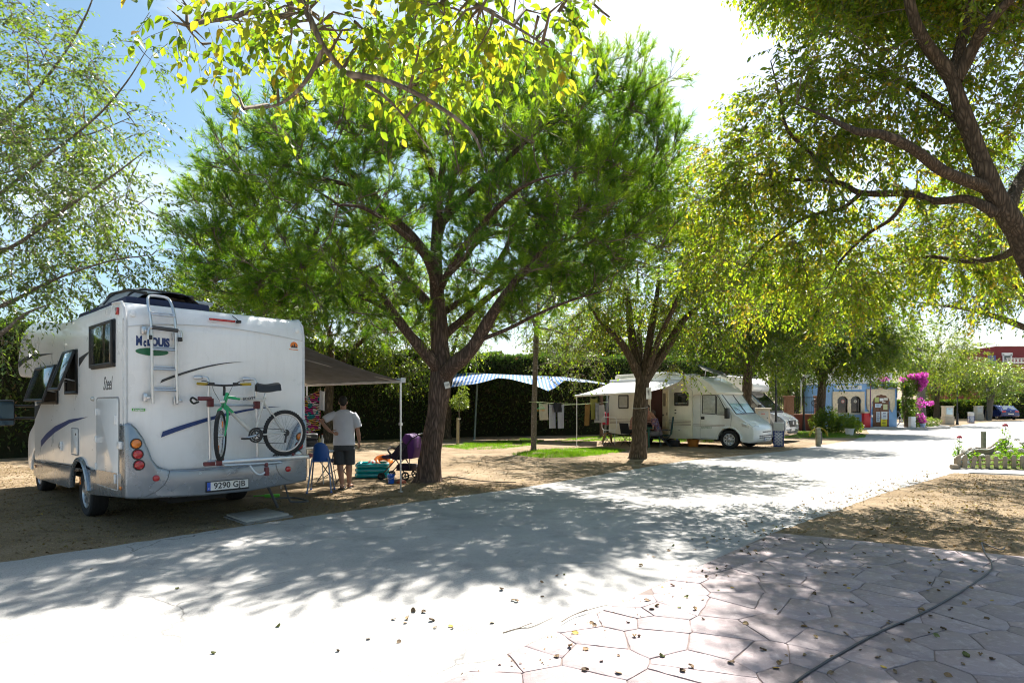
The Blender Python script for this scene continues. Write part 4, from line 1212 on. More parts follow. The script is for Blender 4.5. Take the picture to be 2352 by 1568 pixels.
# ---- hedges: clipped cypress, a dense core with sprays standing out of it
M_CORE = ground_mat('hedge_core', [(0.020, 0.026, 0.012), (0.032, 0.026, 0.016), (0.014, 0.02, 0.008)], [(3.0, 0.4, 0.65), (14.0, 0.4, 0.7)], 0.95, 1.0, 0.05, 22)
def hedge(name, label, pts, h, thick, n, group=None, size=(0.16, 0.06), hvar=0.05):
    P = [Vector((p[0], p[1], 0)) for p in pts]
    B = P[0]
    root = thing(name, label, 'hedge', B, group=group)
    mb = MB()
    L = smooth_path(P, 4) if len(P) > 2 else [P[0].lerp(P[-1], i / 12) for i in range(13)]
    def off(i, s):
        t = (L[min(i + 1, len(L) - 1)] - L[max(i - 1, 0)]).normalized()
        return L[i] + Vector((-t.y, t.x, 0)) * s
    prof = [(-0.42, 0.0), (-0.46, 0.5), (-0.44, 0.92), (-0.3, 0.965), (0.3, 0.965), (0.44, 0.92), (0.46, 0.5), (0.42, 0.0)]
    vs, fs = [], []
    for i in range(len(L)):
        for (s, z) in prof:
            q = off(i, s * thick) - B
            vs.append((q.x, q.y, z * h))
    k = len(prof)
    for i in range(len(L) - 1):
        for j in range(k - 1):
            fs.append((i * k + j, i * k + j + 1, (i + 1) * k + j + 1, (i + 1) * k + j))
    fs += [tuple(range(k)), tuple(range((len(L) - 1) * k, len(L) * k))]
    mb.add(vs, fs)
    mb.obj('core', M_CORE, root, weld=False, sharp=60)
    # sprays on faces: front (towards the camera), back thinner, top
    seg = np.array([(L[i + 1] - L[i]).length for i in range(len(L) - 1)])
    si = rng.choice(len(seg), n, p=seg / seg.sum())
    tt = rng.random(n)
    A = np.array([list(p) for p in L])
    pos = A[si] + (A[si + 1] - A[si]) * tt[:, None]
    tn = unit(A[si + 1] - A[si])
    nn = np.stack([-tn[:, 1], tn[:, 0], np.zeros(n)], 1)
    face = rng.random(n)
    front = face < 0.66
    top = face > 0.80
    sgn = np.where(front, -1.0, 1.0)
    s = np.where(top, rng.uniform(-0.45, 0.45, n), sgn * rng.uniform(0.42, 0.5, n))
    z = np.where(top, h * (0.96 + hvar * noise2(pos[:, 0], pos[:, 1], 2.0, 1)), h * np.sqrt(rng.uniform(0.0, 0.92, n)))
    pos = pos + nn * (s * thick)[:, None]
    pos[:, 2] = z
    out = np.where(top[:, None], np.array([[0, 0, 1.0]]), nn * sgn[:, None])
    d = unit(out * 0.7 + np.array([0, 0, 0.55]) + rng.normal(size=(n, 3)) * 0.5)
    sc = rng.uniform(0.6, 1.3, n)
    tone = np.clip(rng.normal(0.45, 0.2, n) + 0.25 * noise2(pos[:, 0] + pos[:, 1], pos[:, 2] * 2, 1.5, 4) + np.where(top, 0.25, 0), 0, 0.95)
    tone = np.where(rng.random(n) < 0.06, 1.0, tone)
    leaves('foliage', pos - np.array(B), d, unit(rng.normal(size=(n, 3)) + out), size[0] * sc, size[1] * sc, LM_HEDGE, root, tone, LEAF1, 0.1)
    return root
hedge('hedge', 'tall dark clipped hedge running behind the striped tarpaulin', [(-22, 10.5), (-15, 17.8), (-8.2, 25.6), (-2, 29.6), (1.5, 30.6), (8, 32.8), (13.5, 34.8)], 4.05, 1.5, 60000, size=(0.17, 0.06))
hedge('low_hedge', 'low clipped hedge behind the two service pillars', [(37, 64.5), (44, 64.5), (52, 64.8)], 1.95, 1.2, 9000, size=(0.22, 0.09))
hedge('tall_hedge', 'taller square cut hedge behind the blue car', [(51.2, 66.0), (56, 66.2), (66, 66.5)], 2.85, 1.4, 9000, size=(0.22, 0.09))
# ================================================================ vehicle materials
M_WHITE = mat('camper_white', (0.84, 0.84, 0.84), 0.28, var=0.06, scale=2.0, coat=0.4, dirt=(0.66, 0.645, 0.62))
M_CREAM = mat('camper_cream', (0.80, 0.75, 0.62), 0.35, var=0.06, scale=2.0, coat=0.3, dirt=(0.58, 0.54, 0.46))
M_SILVER = mat('silver_plastic', (0.27, 0.30, 0.34), 0.26, 0.6, var=0.08, scale=3.0, coat=0.4)
M_ALU = mat('brushed_aluminium', (0.62, 0.63, 0.65), 0.32, 0.9, var=0.1)
M_GLASS = mat('tinted_window', (0.010, 0.012, 0.014), 0.06, var=0.3, spec=0.9, coat=0.8)
M_BLACK = mat('black_plastic', (0.018, 0.018, 0.020), 0.45, var=0.2)
M_DARKGREY = mat('dark_grey_plastic', (0.06, 0.06, 0.065), 0.5, var=0.2)
M_RUBBER = mat('tyre_rubber', (0.022, 0.022, 0.023), 0.85, var=0.3, bump=0.3)
M_RED = mat('red_lens', (0.45, 0.012, 0.015), 0.15, var=0.15, coat=0.8)
M_AMBER = mat('amber_lens', (0.75, 0.20, 0.015), 0.15, var=0.15, coat=0.8)
M_CLEAR = mat('clear_lens', (0.55, 0.57, 0.55), 0.10, 0.3, var=0.2, coat=0.8)
M_WINE = mat('wine_plastic', (0.14, 0.025, 0.03), 0.4, var=0.2)
M_NAVY = mat('navy_vinyl', (0.012, 0.040, 0.16), 0.35, var=0.05)
M_CHAR = mat('charcoal_vinyl', (0.035, 0.036, 0.042), 0.35, var=0.05)
M_GREENV = mat('green_vinyl', (0.015, 0.14, 0.06), 0.35, var=0.05)
M_LIME = mat('lime_sticker', (0.08, 0.42, 0.04), 0.4, var=0.05)
M_ORANGE = mat('orange_sticker', (0.75, 0.20, 0.02), 0.4, var=0.05)
M_BLUEV = mat('plate_blue', (0.02, 0.09, 0.50), 0.4, var=0.05)
M_PLATE = mat('plate_white', (0.75, 0.75, 0.73), 0.4, var=0.06)
M_HUB = mat('hub_cap', (0.50, 0.51, 0.53), 0.3, 0.8, var=0.12)
M_UNDER = mat('underbody', (0.02, 0.02, 0.02), 0.9, var=0.3)

def wheel(parent, x, y, rad=0.33, w=0.21, side=1, cap=True, name='wheel'):
    """road wheel turned about y; side = direction of the outer face"""
    root = bpy.data.objects.new(name, None)
    link(root, parent)
    root.location = (x, y, rad)
    mb = MB()
    M = Matrix.Rotation(R(-90) * side, 4, 'X')
    pr = [(rad * 0.66, -w * 0.46), (rad * 0.93, -w * 0.5), (rad * 0.985, -w * 0.42), (rad, -w * 0.25), (rad, w * 0.25), (rad * 0.985, w * 0.42), (rad * 0.93, w * 0.5), (rad * 0.66, w * 0.46)]
    mb.lathe(pr, 36, 0, M, caps=False)
    for k in range(4):
        z = -w * 0.3 + k * w * 0.2
        mb.ring((0, z, 0), rad * 0.998, 0.004, 'y', 36, 4)
    mb.obj('tyre', M_RUBBER, root, weld=False)
    mb = MB()
    mb.lathe([(rad * 0.67, -w * 0.3), (rad * 0.67, w * 0.44), (rad * 0.62, w * 0.46), (rad * 0.58, w * 0.36), (rad * 0.30, w * 0.30), (rad * 0.22, w * 0.40), (rad * 0.05, w * 0.42)], 28, 0, M, caps=False)
    if cap:
        for k in range(8):
            a = 2 * math.pi * k / 8
            c = Vector((math.cos(a) * rad * 0.43, side * w * 0.37, math.sin(a) * rad * 0.43))
            mb.box(c, (rad * 0.30, w * 0.08, rad * 0.13), 0, ry=-a)
    mb.obj('rim', M_HUB, root, weld=False, sharp=30)
    mb = MB()
    for k in range(8):
        a = 2 * math.pi * (k + 0.5) / 8
        c = Vector((math.cos(a) * rad * 0.47, side * w * 0.345, math.sin(a) * rad * 0.47))
        mb.lathe([(rad * 0.07, -0.005), (rad * 0.07, 0.005)], 10, 0, Matrix.Translation(c) @ M)
    mb.obj('rim_hole', M_BLACK, root, weld=False)
    return root
def rounded(poly, r, n=4):
    """round the corners of a polygon"""
    out = []
    m = len(poly)
    for i in range(m):
        p = Vector(poly[i][:2])
        a = Vector(poly[i - 1][:2]) - p
        b = Vector(poly[(i + 1) % m][:2]) - p
        rr = poly[i][2] if len(poly[i]) > 2 else r
        rr = min(rr, a.length * 0.45, b.length * 0.45)
        if rr < 1e-4:
            out.append((p.x, p.y)); continue
        s, e = p + a.normalized() * rr, p + b.normalized() * rr
        for k in range(n + 1):
            t = k / n
            q = s * (1 - t) ** 2 + p * 2 * t * (1 - t) + e * t * t
            out.append((q.x, q.y))
    return out
def arch(xc, zc, r, z0, n=10, right_to_left=True):
    """points of a wheel arch cut, from one foot to the other at height z0"""
    a0 = math.asin(max(-1, min(1, (z0 - zc) / r)))
    g = np.linspace(a0, math.pi - a0, n)
    if not right_to_left:
        g = g[::-1]
    return [(xc + r * math.cos(t), zc + r * math.sin(t)) for t in g]
def decal(parent, name, pts, y, m, side=1, th=0.003):
    """thin film cut to an outline on a side wall (x, z points)"""
    mb = MB()
    mb.prism(pts, y, y + th * side, 'xz')
    return mb.obj(name, m, parent)

# ================================================================ first camper (coach-built, rear towards the camera)
HEAD1 = math.atan2(math.cos(R(47.5)), -math.sin(R(47.5)))
RC1 = Vector((-4.49, 7.07, 0)) + Vector((math.cos(R(47.5)), math.sin(R(47.5)), 0)) * 1.125
cv = thing('camper_van', 'white overcab motorhome with silver bumper, rear ladder and bike rack', 'motorhome', RC1, HEAD1)
W1 = 1.125
# shell: side profile extruded across, edges rounded
prof = rounded([(0.02, 0.70, 0.0), (0.0, 2.46, 0.02), (0.03, 2.62, 0.1), (0.12, 2.755, 0.12), (0.5, 2.775, 0.2), (2.85, 2.765, 0.3), (3.4, 2.80, 0.4), (4.4, 2.93, 0.4), (5.35, 2.97, 0.3), (6.05, 2.88, 0.3), (6.45, 2.58, 0.25), (6.58, 2.22, 0.1), (6.42, 2.06, 0.1), (5.2, 2.0, 0.08), (5.06, 1.9, 0.05), (5.06, 0.58, 0.0), (2.45, 0.66, 0.0)], 0.05, 4)
mb = MB(); mb.prism(prof, -W1, W1, 'xz')
mb.obj('shell', M_WHITE, cv, bevel=0.045, bseg=3, sharp=50)
# silver skirts with wheel arches, both sides
for s in (1, -1):
    sk = [(0.10, 0.46), (1.30, 0.37)] + [(1.50, 0.37)] + arch(1.97, 0.33, 0.43, 0.37, 12)[::-1][0:12] + [(2.6, 0.34), (4.72, 0.30), (5.05, 0.34), (5.05, 0.585), (2.6, 0.655), (1.4, 0.70), (0.10, 0.745)]
    mb = MB(); mb.prism(sk, s * (W1 - 0.02), s * (W1 + 0.012), 'xz')
    mb.obj('skirt', M_SILVER, cv, bevel=0.008)
    mb = MB()
    A = arch(1.97, 0.33, 0.46, 0.40, 18)
    mb.tube([(x, s * (W1 + 0.008), z) for x, z in A], 0.038, 8)
    mb.obj('wheel_arch', M_SILVER, cv)
    for x, z in ((2.52, 0.50), (0.12, 0.57), (4.9, 0.5)):
        mb = MB(); mb.box((x - 0.58 if x == 2.52 else x, s * (W1 + 0.016), z), (0.07, 0.012, 0.045 if x != 2.52 else 0.1))
        mb.obj('marker_lamp', M_AMBER, cv, bevel=0.006)
# cab of the base van
cab = rounded([(5.0, 0.34, 0), (5.07, 0.34, 0)] + arch(5.55, 0.33, 0.43, 0.34, 12)[::-1] + [(6.35, 0.30, 0.05), (6.52, 0.40, 0.08), (6.56, 0.75, 0.1), (6.48, 1.0, 0.15), (6.2, 1.12, 0.1), (5.95, 1.22, 0.1), (5.42, 2.02, 0.03), (5.0, 2.02, 0)], 0.0, 3)
mb = MB(); mb.prism(cab, -0.98, 0.98, 'xz')
mb.obj('cab', M_WHITE, cv, bevel=0.06, bseg=3, sharp=50)
for s in (1, -1):
    mb = MB(); mb.prism([(5.12, 1.30), (5.82, 1.27), (5.42, 1.90), (5.12, 1.90)], s * 0.975, s * 0.99, 'xz')
    mb.obj('cab_window', M_GLASS, cv, bevel=0.02)
    mb = MB(); mb.tube([(x, s * 0.985, z) for x, z in arch(5.55, 0.33, 0.45, 0.36, 18)], 0.035, 8)
    mb.obj('wheel_arch', M_WHITE, cv)
mb = MB(); mb.prism([(5.98, 1.245), (5.46, 2.005), (5.44, 1.99), (5.955, 1.23)], -0.86, 0.86, 'xz')
mb.obj('windscreen', M_GLASS, cv)
mb = MB(); mb.box((3.2, 0, 0.52), (6.0, 1.8, 0.16)); mb.box((2.0, 0, 0.30), (0.14, 1.7, 0.14)); mb.box((1.0, 0.2, 0.36), (1.4, 0.7, 0.12))
mb.obj('chassis', M_UNDER, cv)
wheel(cv, 1.97, 0.97, side=1); wheel(cv, 1.97, -0.97, side=-1); wheel(cv, 5.55, 0.87, side=1); wheel(cv, 5.55, -0.87, side=-1)
# mirror on long arms
for s in (1, -1):
    mb = MB()
    mb.box((5.72, s * 1.42, 1.40), (0.13, 0.26, 0.46))
    mr = mb.obj('mirror', M_BLACK, cv, bevel=0.05, bseg=3)
    mb = MB(); mb.box((5.652, s * 1.42, 1.45), (0.008, 0.21, 0.30)); mb.box((5.652, s * 1.42, 1.225), (0.008, 0.2, 0.08))
    mb.obj('mirror_glass', mat('mirror_glass', (0.05, 0.10, 0.15), 0.05, 0.6, var=0.05), mr)
    for z in (1.30, 1.52):
        mb = MB(); mb.tube([(5.62, s * 0.97, z), (5.68, s * 1.15, z), (5.72, s * 1.32, z)], 0.022, 8); mb.obj('mirror_arm', M_BLACK, mr)
# rear bumper and lamp fairings in silver
tz = [(-0.012, 1.33), (0.05, 1.335), (0.11, 1.27), (0.18, 1.16), (0.235, 1.02), (0.275, 0.90), (0.34, 0.805), (0.46, 0.758), (0.75, 0.748), (1.13, 0.745), (1.5, 0.748), (1.80, 0.758), (1.91, 0.805), (1.975, 0.90), (2.015, 1.02), (2.07, 1.16), (2.14, 1.27), (2.20, 1.335), (2.262, 1.33)]
bot = [(2.262, 0.46), (2.05, 0.43), (1.87, 0.425), (1.45, 0.395), (0.87, 0.395), (0.38, 0.425), (0.2, 0.43), (-0.012, 0.46)]
mb = MB(); mb.prism([(W1 - t, z) for t, z in tz + bot], -0.055, 0.20, 'yz')
bump = mb.obj('bumper', M_SILVER, cv, bevel=0.03, bseg=3, sharp=45)
mb = MB()
for sg in (((0.46, 0.75), (0.44, 0.66), (0.40, 0.58), (0.31, 0.51), (0.18, 0.455)), ((1.79, 0.75), (1.81, 0.66), (1.85, 0.58), (1.94, 0.51), (2.07, 0.455))):
    mb.tube([(-0.056, W1 - t, z) for t, z in sg], 0.004, 5)
mb.obj('seam', M_DARKGREY, bump)
for t, z, m, r in ((0.10, 1.09, M_AMBER, 0.052), (0.115, 0.965, M_RED, 0.052), (0.13, 0.84, M_RED, 0.052), (2.15, 1.09, M_AMBER, 0.052), (2.135, 0.965, M_RED, 0.052), (2.12, 0.84, M_CLEAR, 0.052), (0.31, 0.67, M_RED, 0.038), (1.97, 0.65, M_RED, 0.038)):
    mb = MB()
    M = Matrix.Translation((-0.052, W1 - t, z)) @ Matrix.Rotation(R(-90), 4, 'Y')
    mb.lathe([(r, 0), (r, 0.012), (r * 0.9, 0.022), (r * 0.5, 0.028), (0.002, 0.030)], 24, 0, M)
    lo = mb.obj('tail_lamp' if r > 0.04 else 'reflector', m, bump, weld=False)
    if r > 0.04:
        mb = MB(); mb.ring((-0.056, W1 - t, z), r + 0.006, 0.007, 'x', 24, 6)
        mb.obj('lamp_ring', M_CHAR, lo)
# number plate
mb = MB(); mb.box((-0.066, W1 - 1.145, 0.505), (0.012, 0.545, 0.135))
pl = mb.obj('number_plate', M_BLACK, bump, bevel=0.004)
mb = MB(); mb.box((-0.0735, W1 - 1.145, 0.512), (0.004, 0.52, 0.105)); mb.obj('plate_face', M_PLATE, pl)
mb = MB(); mb.box((-0.0765, W1 - 0.905, 0.512), (0.003, 0.042, 0.105)); mb.obj('plate_band', M_BLUEV, pl)
text_mesh(0, '9290 GJB', 0.107, M_CHAR, pl, facing((-0.0765, W1 - 1.165, 0.511), (-1, 0, 0)), 'plate_lettering', 0.001, 0.002, 0.98)
text_mesh(0, 'E', 0.03, M_PLATE, pl, facing((-0.079, W1 - 0.905, 0.485), (-1, 0, 0)), 'plate_lettering', 0.001)
# corner trims and the moulding under the roof
for s in (1, -1):
    mb = MB()
    mb.tube([(0.012, s * (W1 - 0.012), z) for z in (1.3, 2.0, 2.5)] + [(0.05, s * (W1 - 0.012), 2.66), (0.16, s * (W1 - 0.01), 2.755), (0.5, s * (W1 - 0.01), 2.77)], 0.018, 8)
    mb.tube([(0.06, s * (W1 + 0.004), z) for z in (0.75, 1.5, 2.55)], 0.008, 6)
    mb.obj('corner_trim', mat('white_trim', (0.66, 0.66, 0.66), 0.4), cv)
mb = MB(); mb.tube(smooth_path([(-0.002, W1 - t, z) for t, z in ((0.03, 2.455), (0.35, 2.51), (0.8, 2.54), (1.25, 2.54), (1.8, 2.50), (2.22, 2.45))], 6), 0.007, 6)
mb.obj('roof_moulding', mat('white_trim', (0.66, 0.66, 0.66), 0.4), cv)
for t, z in ((0.085, 2.605), (2.14, 2.595)):
    mb = MB(); mb.lathe([(0.035, 0), (0.033, 0.012), (0.02, 0.018), (0.002, 0.019)], 18, 0, Matrix.Translation((0.018, W1 - t, z)) @ Matrix.Rotation(R(-80), 4, 'Y'))
    mb.obj('marker_cap', M_WHITE, cv, weld=False)
mb = MB(); mb.box((0.0, W1 - 1.1, 2.635), (0.03, 0.33, 0.028), ry=R(-12)); mb.obj('brake_lamp', M_RED, cv, bevel=0.008)
mb = MB(); mb.box((0.0, W1 - 1.31, 2.635), (0.06, 0.05, 0.035)); mb.tube([(0.02, W1 - 1.31, 2.66), (0.10, W1 - 1.27, 2.72)], 0.006, 6); mb.obj('reversing_camera', M_BLACK, cv, bevel=0.008)
mb = MB(); mb.box((0.26, W1 + 0.012, 2.655), (0.075, 0.02, 0.085)); mb.obj('marker_lamp', M_RED, cv, bevel=0.006)
# rear ladder
lad = MB()
def lad_pt(t, z, x): return (x, W1 - t, z)
rails = []
for t0, t1, t2 in ((0.235, 0.25, 0.265), (0.505, 0.515, 0.535)):
    lad.tube(smooth_path([lad_pt(t2, 1.56, -0.09), lad_pt(t1 + 0.005, 2.0, -0.09), lad_pt(t1, 2.44, -0.09), lad_pt(t0, 2.64, -0.07)], 4), 0.017, 10)
    lad.tube(smooth_path([lad_pt(t2 + 0.008, 1.56, -0.055), lad_pt(t1 + 0.012, 2.0, -0.055), lad_pt(t1 + 0.01, 2.4, -0.055)], 4), 0.011, 8)
lad.tube(smooth_path([lad_pt(0.235, 2.62, -0.072), lad_pt(0.24, 2.76, 0.0), lad_pt(0.27, 2.845, 0.06), lad_pt(0.37, 2.86, 0.08), lad_pt(0.47, 2.845, 0.06), lad_pt(0.50, 2.76, 0.0), lad_pt(0.505, 2.62, -0.072)], 5), 0.017, 10)
lo = lad.obj('ladder', M_ALU, cv, weld=False)
for z in (1.715, 1.965, 2.20, 2.61):
    rg = MB(); t = 0.262 - (z - 1.6) * 0.015
    rg.tube([lad_pt(t, z, -0.092), lad_pt(t + 0.262, z, -0.092)], 0.013, 8)
    rg.tube([lad_pt(t + 0.01, z + 0.028, -0.058), lad_pt(t + 0.262, z + 0.028, -0.058)], 0.010, 8)
    rg.obj('rung', M_ALU, lo)
fr = MB(); fr.tube([lad_pt(0.25, 2.455, -0.115), lad_pt(0.53, 2.44, -0.115)], 0.024, 10); fr.obj('foam_grip', M_DARKGREY, lo)
hk = MB()
for a, b in ((0.205, 0.25), (0.57, 0.53)):
    hk.tube(smooth_path([lad_pt(a, 2.31, -0.13), lad_pt(a, 2.38, -0.13), lad_pt((a * 2 + b) / 3, 2.44, -0.12), lad_pt(b, 2.452, -0.115)], 4), 0.014, 8)
hk.obj('hook', M_ALU, lo)
hk = MB()
for a in (0.225, 0.555):
    hk.box(lad_pt(a, 2.335, -0.12), (0.05, 0.04, 0.05))
hk.obj('clamp', M_BLACK, lo, bevel=0.006)
for t, z in ((0.18, 2.42), (0.20, 1.63), (0.515, 2.37), (0.53, 1.59)):
    bk = MB(); bk.box(lad_pt(t, z, -0.03), (0.05, 0.045, 0.09)); bk.box(lad_pt(t + 0.04, z, -0.06), (0.02, 0.06, 0.03)); bk.obj('bracket', M_ALU, lo, bevel=0.005)
# lettering and stripes on the rear wall
def rear_film(name, pts, m, x=-0.003):
    mb = MB(); mb.prism([(W1 - t, z) for t, z in pts], x, x + 0.003, 'yz'); return mb.obj(name, m, cv)
text_mesh(0, 'M', 0.155, M_NAVY, cv, facing((-0.001, W1 - 0.145, 2.292), (-1, 0, 0)), 'logo_lettering', 0.0015, 0.006, 0.56)
text_mesh(0, 'c', 0.13, M_NAVY, cv, facing((-0.001, W1 - 0.206, 2.278), (-1, 0, 0)), 'logo_lettering', 0.0015, 0.007, 0.5)
text_mesh(0, 'LOUIS', 0.135, M_NAVY, cv, facing((-0.001, W1 - 0.352, 2.290), (-1, 0, 0)), 'logo_lettering', 0.0015, 0.008, 0.66)
rear_film('logo_oval', [(0.285 + 0.178 * math.cos(a), 2.175 + 0.046 * math.sin(a)) for a in np.linspace(0, 2 * math.pi, 33)[:-1]], M_GREENV)
def swoosh(a0, a1, z0, z1, w):
    """blade-shaped stripe that tapers to a point"""
    up, dn = [], []
    for k in range(17):
        q = k / 16
        t = a0 + (a1 - a0) * q
        z = z0 + (z1 - z0) * (1 - (1 - q) ** 1.6)
        ww = w * (1 - q) ** 0.8
        up.append((t + 0.02 * (1 - q), z + ww)); dn.append((t, z))
    return up + dn[::-1]
rear_film('stripe', swoosh(0.37, 1.38, 1.805, 2.105, 0.042), M_CHAR)
rear_film('stripe', swoosh(0.38, 1.90, 1.15, 1.515, 0.07), M_NAVY)
rear_film('sticker', [(0.07, 1.472), (0.21, 1.468), (0.21, 1.497), (0.07, 1.502)], M_LIME)
text_mesh(0, 'Hangten', 0.034, M_PLATE, cv, facing((-0.0045, W1 - 0.14, 1.486), (-1, 0, 0)), 'sticker_lettering', 0.0005, 0.001)
rear_film('sticker', [(2.088 + 0.055 * math.cos(a), 2.375 + 0.055 * math.sin(a)) for a in np.linspace(-0.5, math.pi + 0.5, 20)], M_ORANGE)
rear_film('sticker_tree', [(2.04, 2.345), (2.06, 2.39), (2.075, 2.355), (2.092, 2.41), (2.112, 2.355), (2.122, 2.375), (2.14, 2.345)], M_CHAR, -0.005)
rear_film('sticker_line', [(2.015, 2.318), (2.15, 2.313), (2.15, 2.322), (2.015, 2.327)], M_ORANGE)
text_mesh(0, '99', 0.12, M_CHAR, cv, facing((-0.001, W1 - 1.83, 0.815), (-1, 0, 0)), 'logo_lettering', 0.001, 0.006, 1.1, 0.2)
# side windows: frame, pane; two stand open on stays
def side_win(x0, x1, z0, z1, open_deg=0.0):
    fr_ = MB()
    y = W1
    for (a, b, c, d_) in ((x0, x1, z1 - 0.05, z1), (x0, x1, z0, z0 + 0.05), (x0, x0 + 0.05, z0 + 0.05, z1 - 0.05), (x1 - 0.05, x1, z0 + 0.05, z1 - 0.05)):
        fr_.box(((a + b) / 2, y + 0.012, (c + d_) / 2), (abs(b - a), 0.03, abs(d_ - c)))
    w_ = fr_.obj('window', M_BLACK, cv, bevel=0.008)
    if open_deg:
        mb = MB(); mb.box(((x0 + x1) / 2, y - 0.002, (z0 + z1) / 2), (x1 - x0 - 0.08, 0.01, z1 - z0 - 0.08)); mb.obj('opening', mat('dark_interior', (0.015, 0.014, 0.013), 0.9), w_)
    hgt = z1 - z0 - 0.03
    mb = MB(); mb.box((0, 0.012, -hgt / 2), (x1 - x0 - 0.02, 0.028, hgt))
    p_ = mb.obj('pane', M_GLASS, w_, bevel=0.012)
    p_.location = ((x0 + x1) / 2, y + 0.022, z1 - 0.012)
    p_.rotation_euler = (R(open_deg), 0, 0)
    mb = MB()
    for sx in (-1, 1):
        mb.box((sx * (x1 - x0 - 0.05) / 2, 0.013, -hgt / 2), (0.035, 0.032, hgt))
    for z in (-0.02, -hgt + 0.02):
        mb.box((0, 0.013, z), (x1 - x0 - 0.02, 0.032, 0.04))
    e_ = mb.obj('pane_edge', M_BLACK, w_, bevel=0.006)
    e_.location = p_.location; e_.rotation_euler = p_.rotation_euler
    if open_deg:
        mb = MB()
        for xx in (x0 + 0.06, x1 - 0.06):
            a = R(open_deg); l_ = hgt * 0.72
            mb.tube([(xx, y, z0 + 0.18), (xx, y + 0.03 + l_ * math.sin(a), z1 - l_ * math.cos(a))], 0.008, 6)
        mb.obj('stay', M_ALU, w_)
    return w_
side_win(0.36, 1.36, 2.0, 2.575)
side_win(2.13, 2.80, 1.69, 2.32, 18)
side_win(3.28, 4.72, 1.55, 2.16, 16)
# garage door, service hatches
def side_door(x0, x1, z0, z1, name, r=0.06):
    mb = MB(); mb.prism(rounded([(x0, z0), (x1, z0), (x1, z1), (x0, z1)], r), W1 + 0.001, W1 + 0.014, 'xz'); d_ = mb.obj(name, M_WHITE, cv, bevel=0.004)
    e = rounded([(x0 - 0.012, z0 - 0.012), (x1 + 0.012, z0 - 0.012), (x1 + 0.012, z1 + 0.012), (x0 - 0.012, z1 + 0.012)], r)
    e = e + [e[0]]
    mb = MB(); mb.tube([(x, W1 + 0.004, z) for x, z in e], 0.008, 6); mb.obj('door_seal', mat('seal_grey', (0.28, 0.28, 0.28), 0.6), d_)
    return d_
gd = side_door(0.22, 1.14, 0.52, 1.62, 'garage_door')
mb = MB(); mb.prism(rounded([(0.24, 0.535), (1.12, 0.535), (1.12, 0.715), (0.24, 0.735)], 0.03), W1 + 0.014, W1 + 0.018, 'xz'); mb.obj('door_panel', M_SILVER, gd)
mb = MB()
for z in (0.66, 1.36): mb.box((0.31, W1 + 0.02, z), (0.05, 0.02, 0.11))
for z in (0.75, 1.1, 1.45): mb.box((1.165, W1 + 0.014, z), (0.04, 0.02, 0.09))
mb.obj('latch', M_WHITE, gd, bevel=0.006)
mb = MB(); mb.box((0.12, W1 + 0.02, 1.07), (0.14, 0.035, 0.09)); mb.obj('catch', M_WHITE, cv, bevel=0.01)
hd = side_door(2.10, 2.45, 0.85, 1.20, 'service_hatch', 0.03)
mb = MB(); mb.box((2.17, W1 + 0.016, 1.13), (0.02, 0.012, 0.03)); mb.obj('lock', M_DARKGREY, hd)
mb = MB(); mb.prism(rounded([(3.04, 0.85), (3.18, 0.85), (3.18, 0.99), (3.04, 0.99)], 0.03), W1 + 0.001, W1 + 0.02, 'xz'); fc = mb.obj('water_filler', M_WHITE, cv, bevel=0.005)
mb = MB(); mb.lathe([(0.035, 0), (0.035, 0.01)], 14, 0, Matrix.Translation((3.11, W1 + 0.02, 0.92)) @ Matrix.Rotation(R(-90), 4, 'X')); mb.obj('cap', M_ALU, fc)
mb = MB(); mb.ball((1.32, W1 + 0.01, 1.62), (0.035, 0.03, 0.03), 10, 6); mb.obj('outside_lamp', M_CLEAR, cv)
text_mesh(0, 'Steel', 0.24, M_CHAR, cv, facing((0.70, W1 + 0.001, 1.80), (0, 1, 0)), 'lettering', 0.001, 0.0, 0.78, 0.35)
decal(cv, 'stripe', [(4.52, 0.84), (4.52, 0.95), (4.1, 1.08), (3.5, 1.21), (2.6, 1.33), (1.61, 1.38), (2.6, 1.275), (3.5, 1.115), (4.1, 0.97)], W1 + 0.001, M_NAVY)
decal(cv, 'stripe', [(2.06, 2.07), (2.06, 2.19), (1.40, 2.27), (1.75, 2.18)], W1 + 0.001, M_CHAR)
decal(cv, 'stripe', [(6.45, 2.23), (6.45, 2.35), (5.8, 2.40), (5.12, 2.41), (3.55, 2.34), (5.12, 2.35), (5.8, 2.32)], W1 + 0.001, M_CHAR)
decal(cv, 'stripe', [(4.98, 1.30), (4.98, 1.52), (4.5, 1.56)], W1 + 0.001, M_CHAR)
# roof hatch
mb = MB(); mb.box((1.15, 0.12, 2.80), (0.62, 0.62, 0.07)); h0 = mb.obj('roof_hatch', M_WHITE, cv, bevel=0.02)
mb = MB(); mb.box((0.0, 0, 0.0), (0.60, 0.62, 0.045)); hl = mb.obj('hatch_lid', mat('hatch_acrylic', (0.42, 0.44, 0.46), 0.2, var=0.1, coat=0.5), h0, bevel=0.015); hl.location = (1.12, 0.12, 2.90); hl.rotation_euler = (0, R(12), 0)
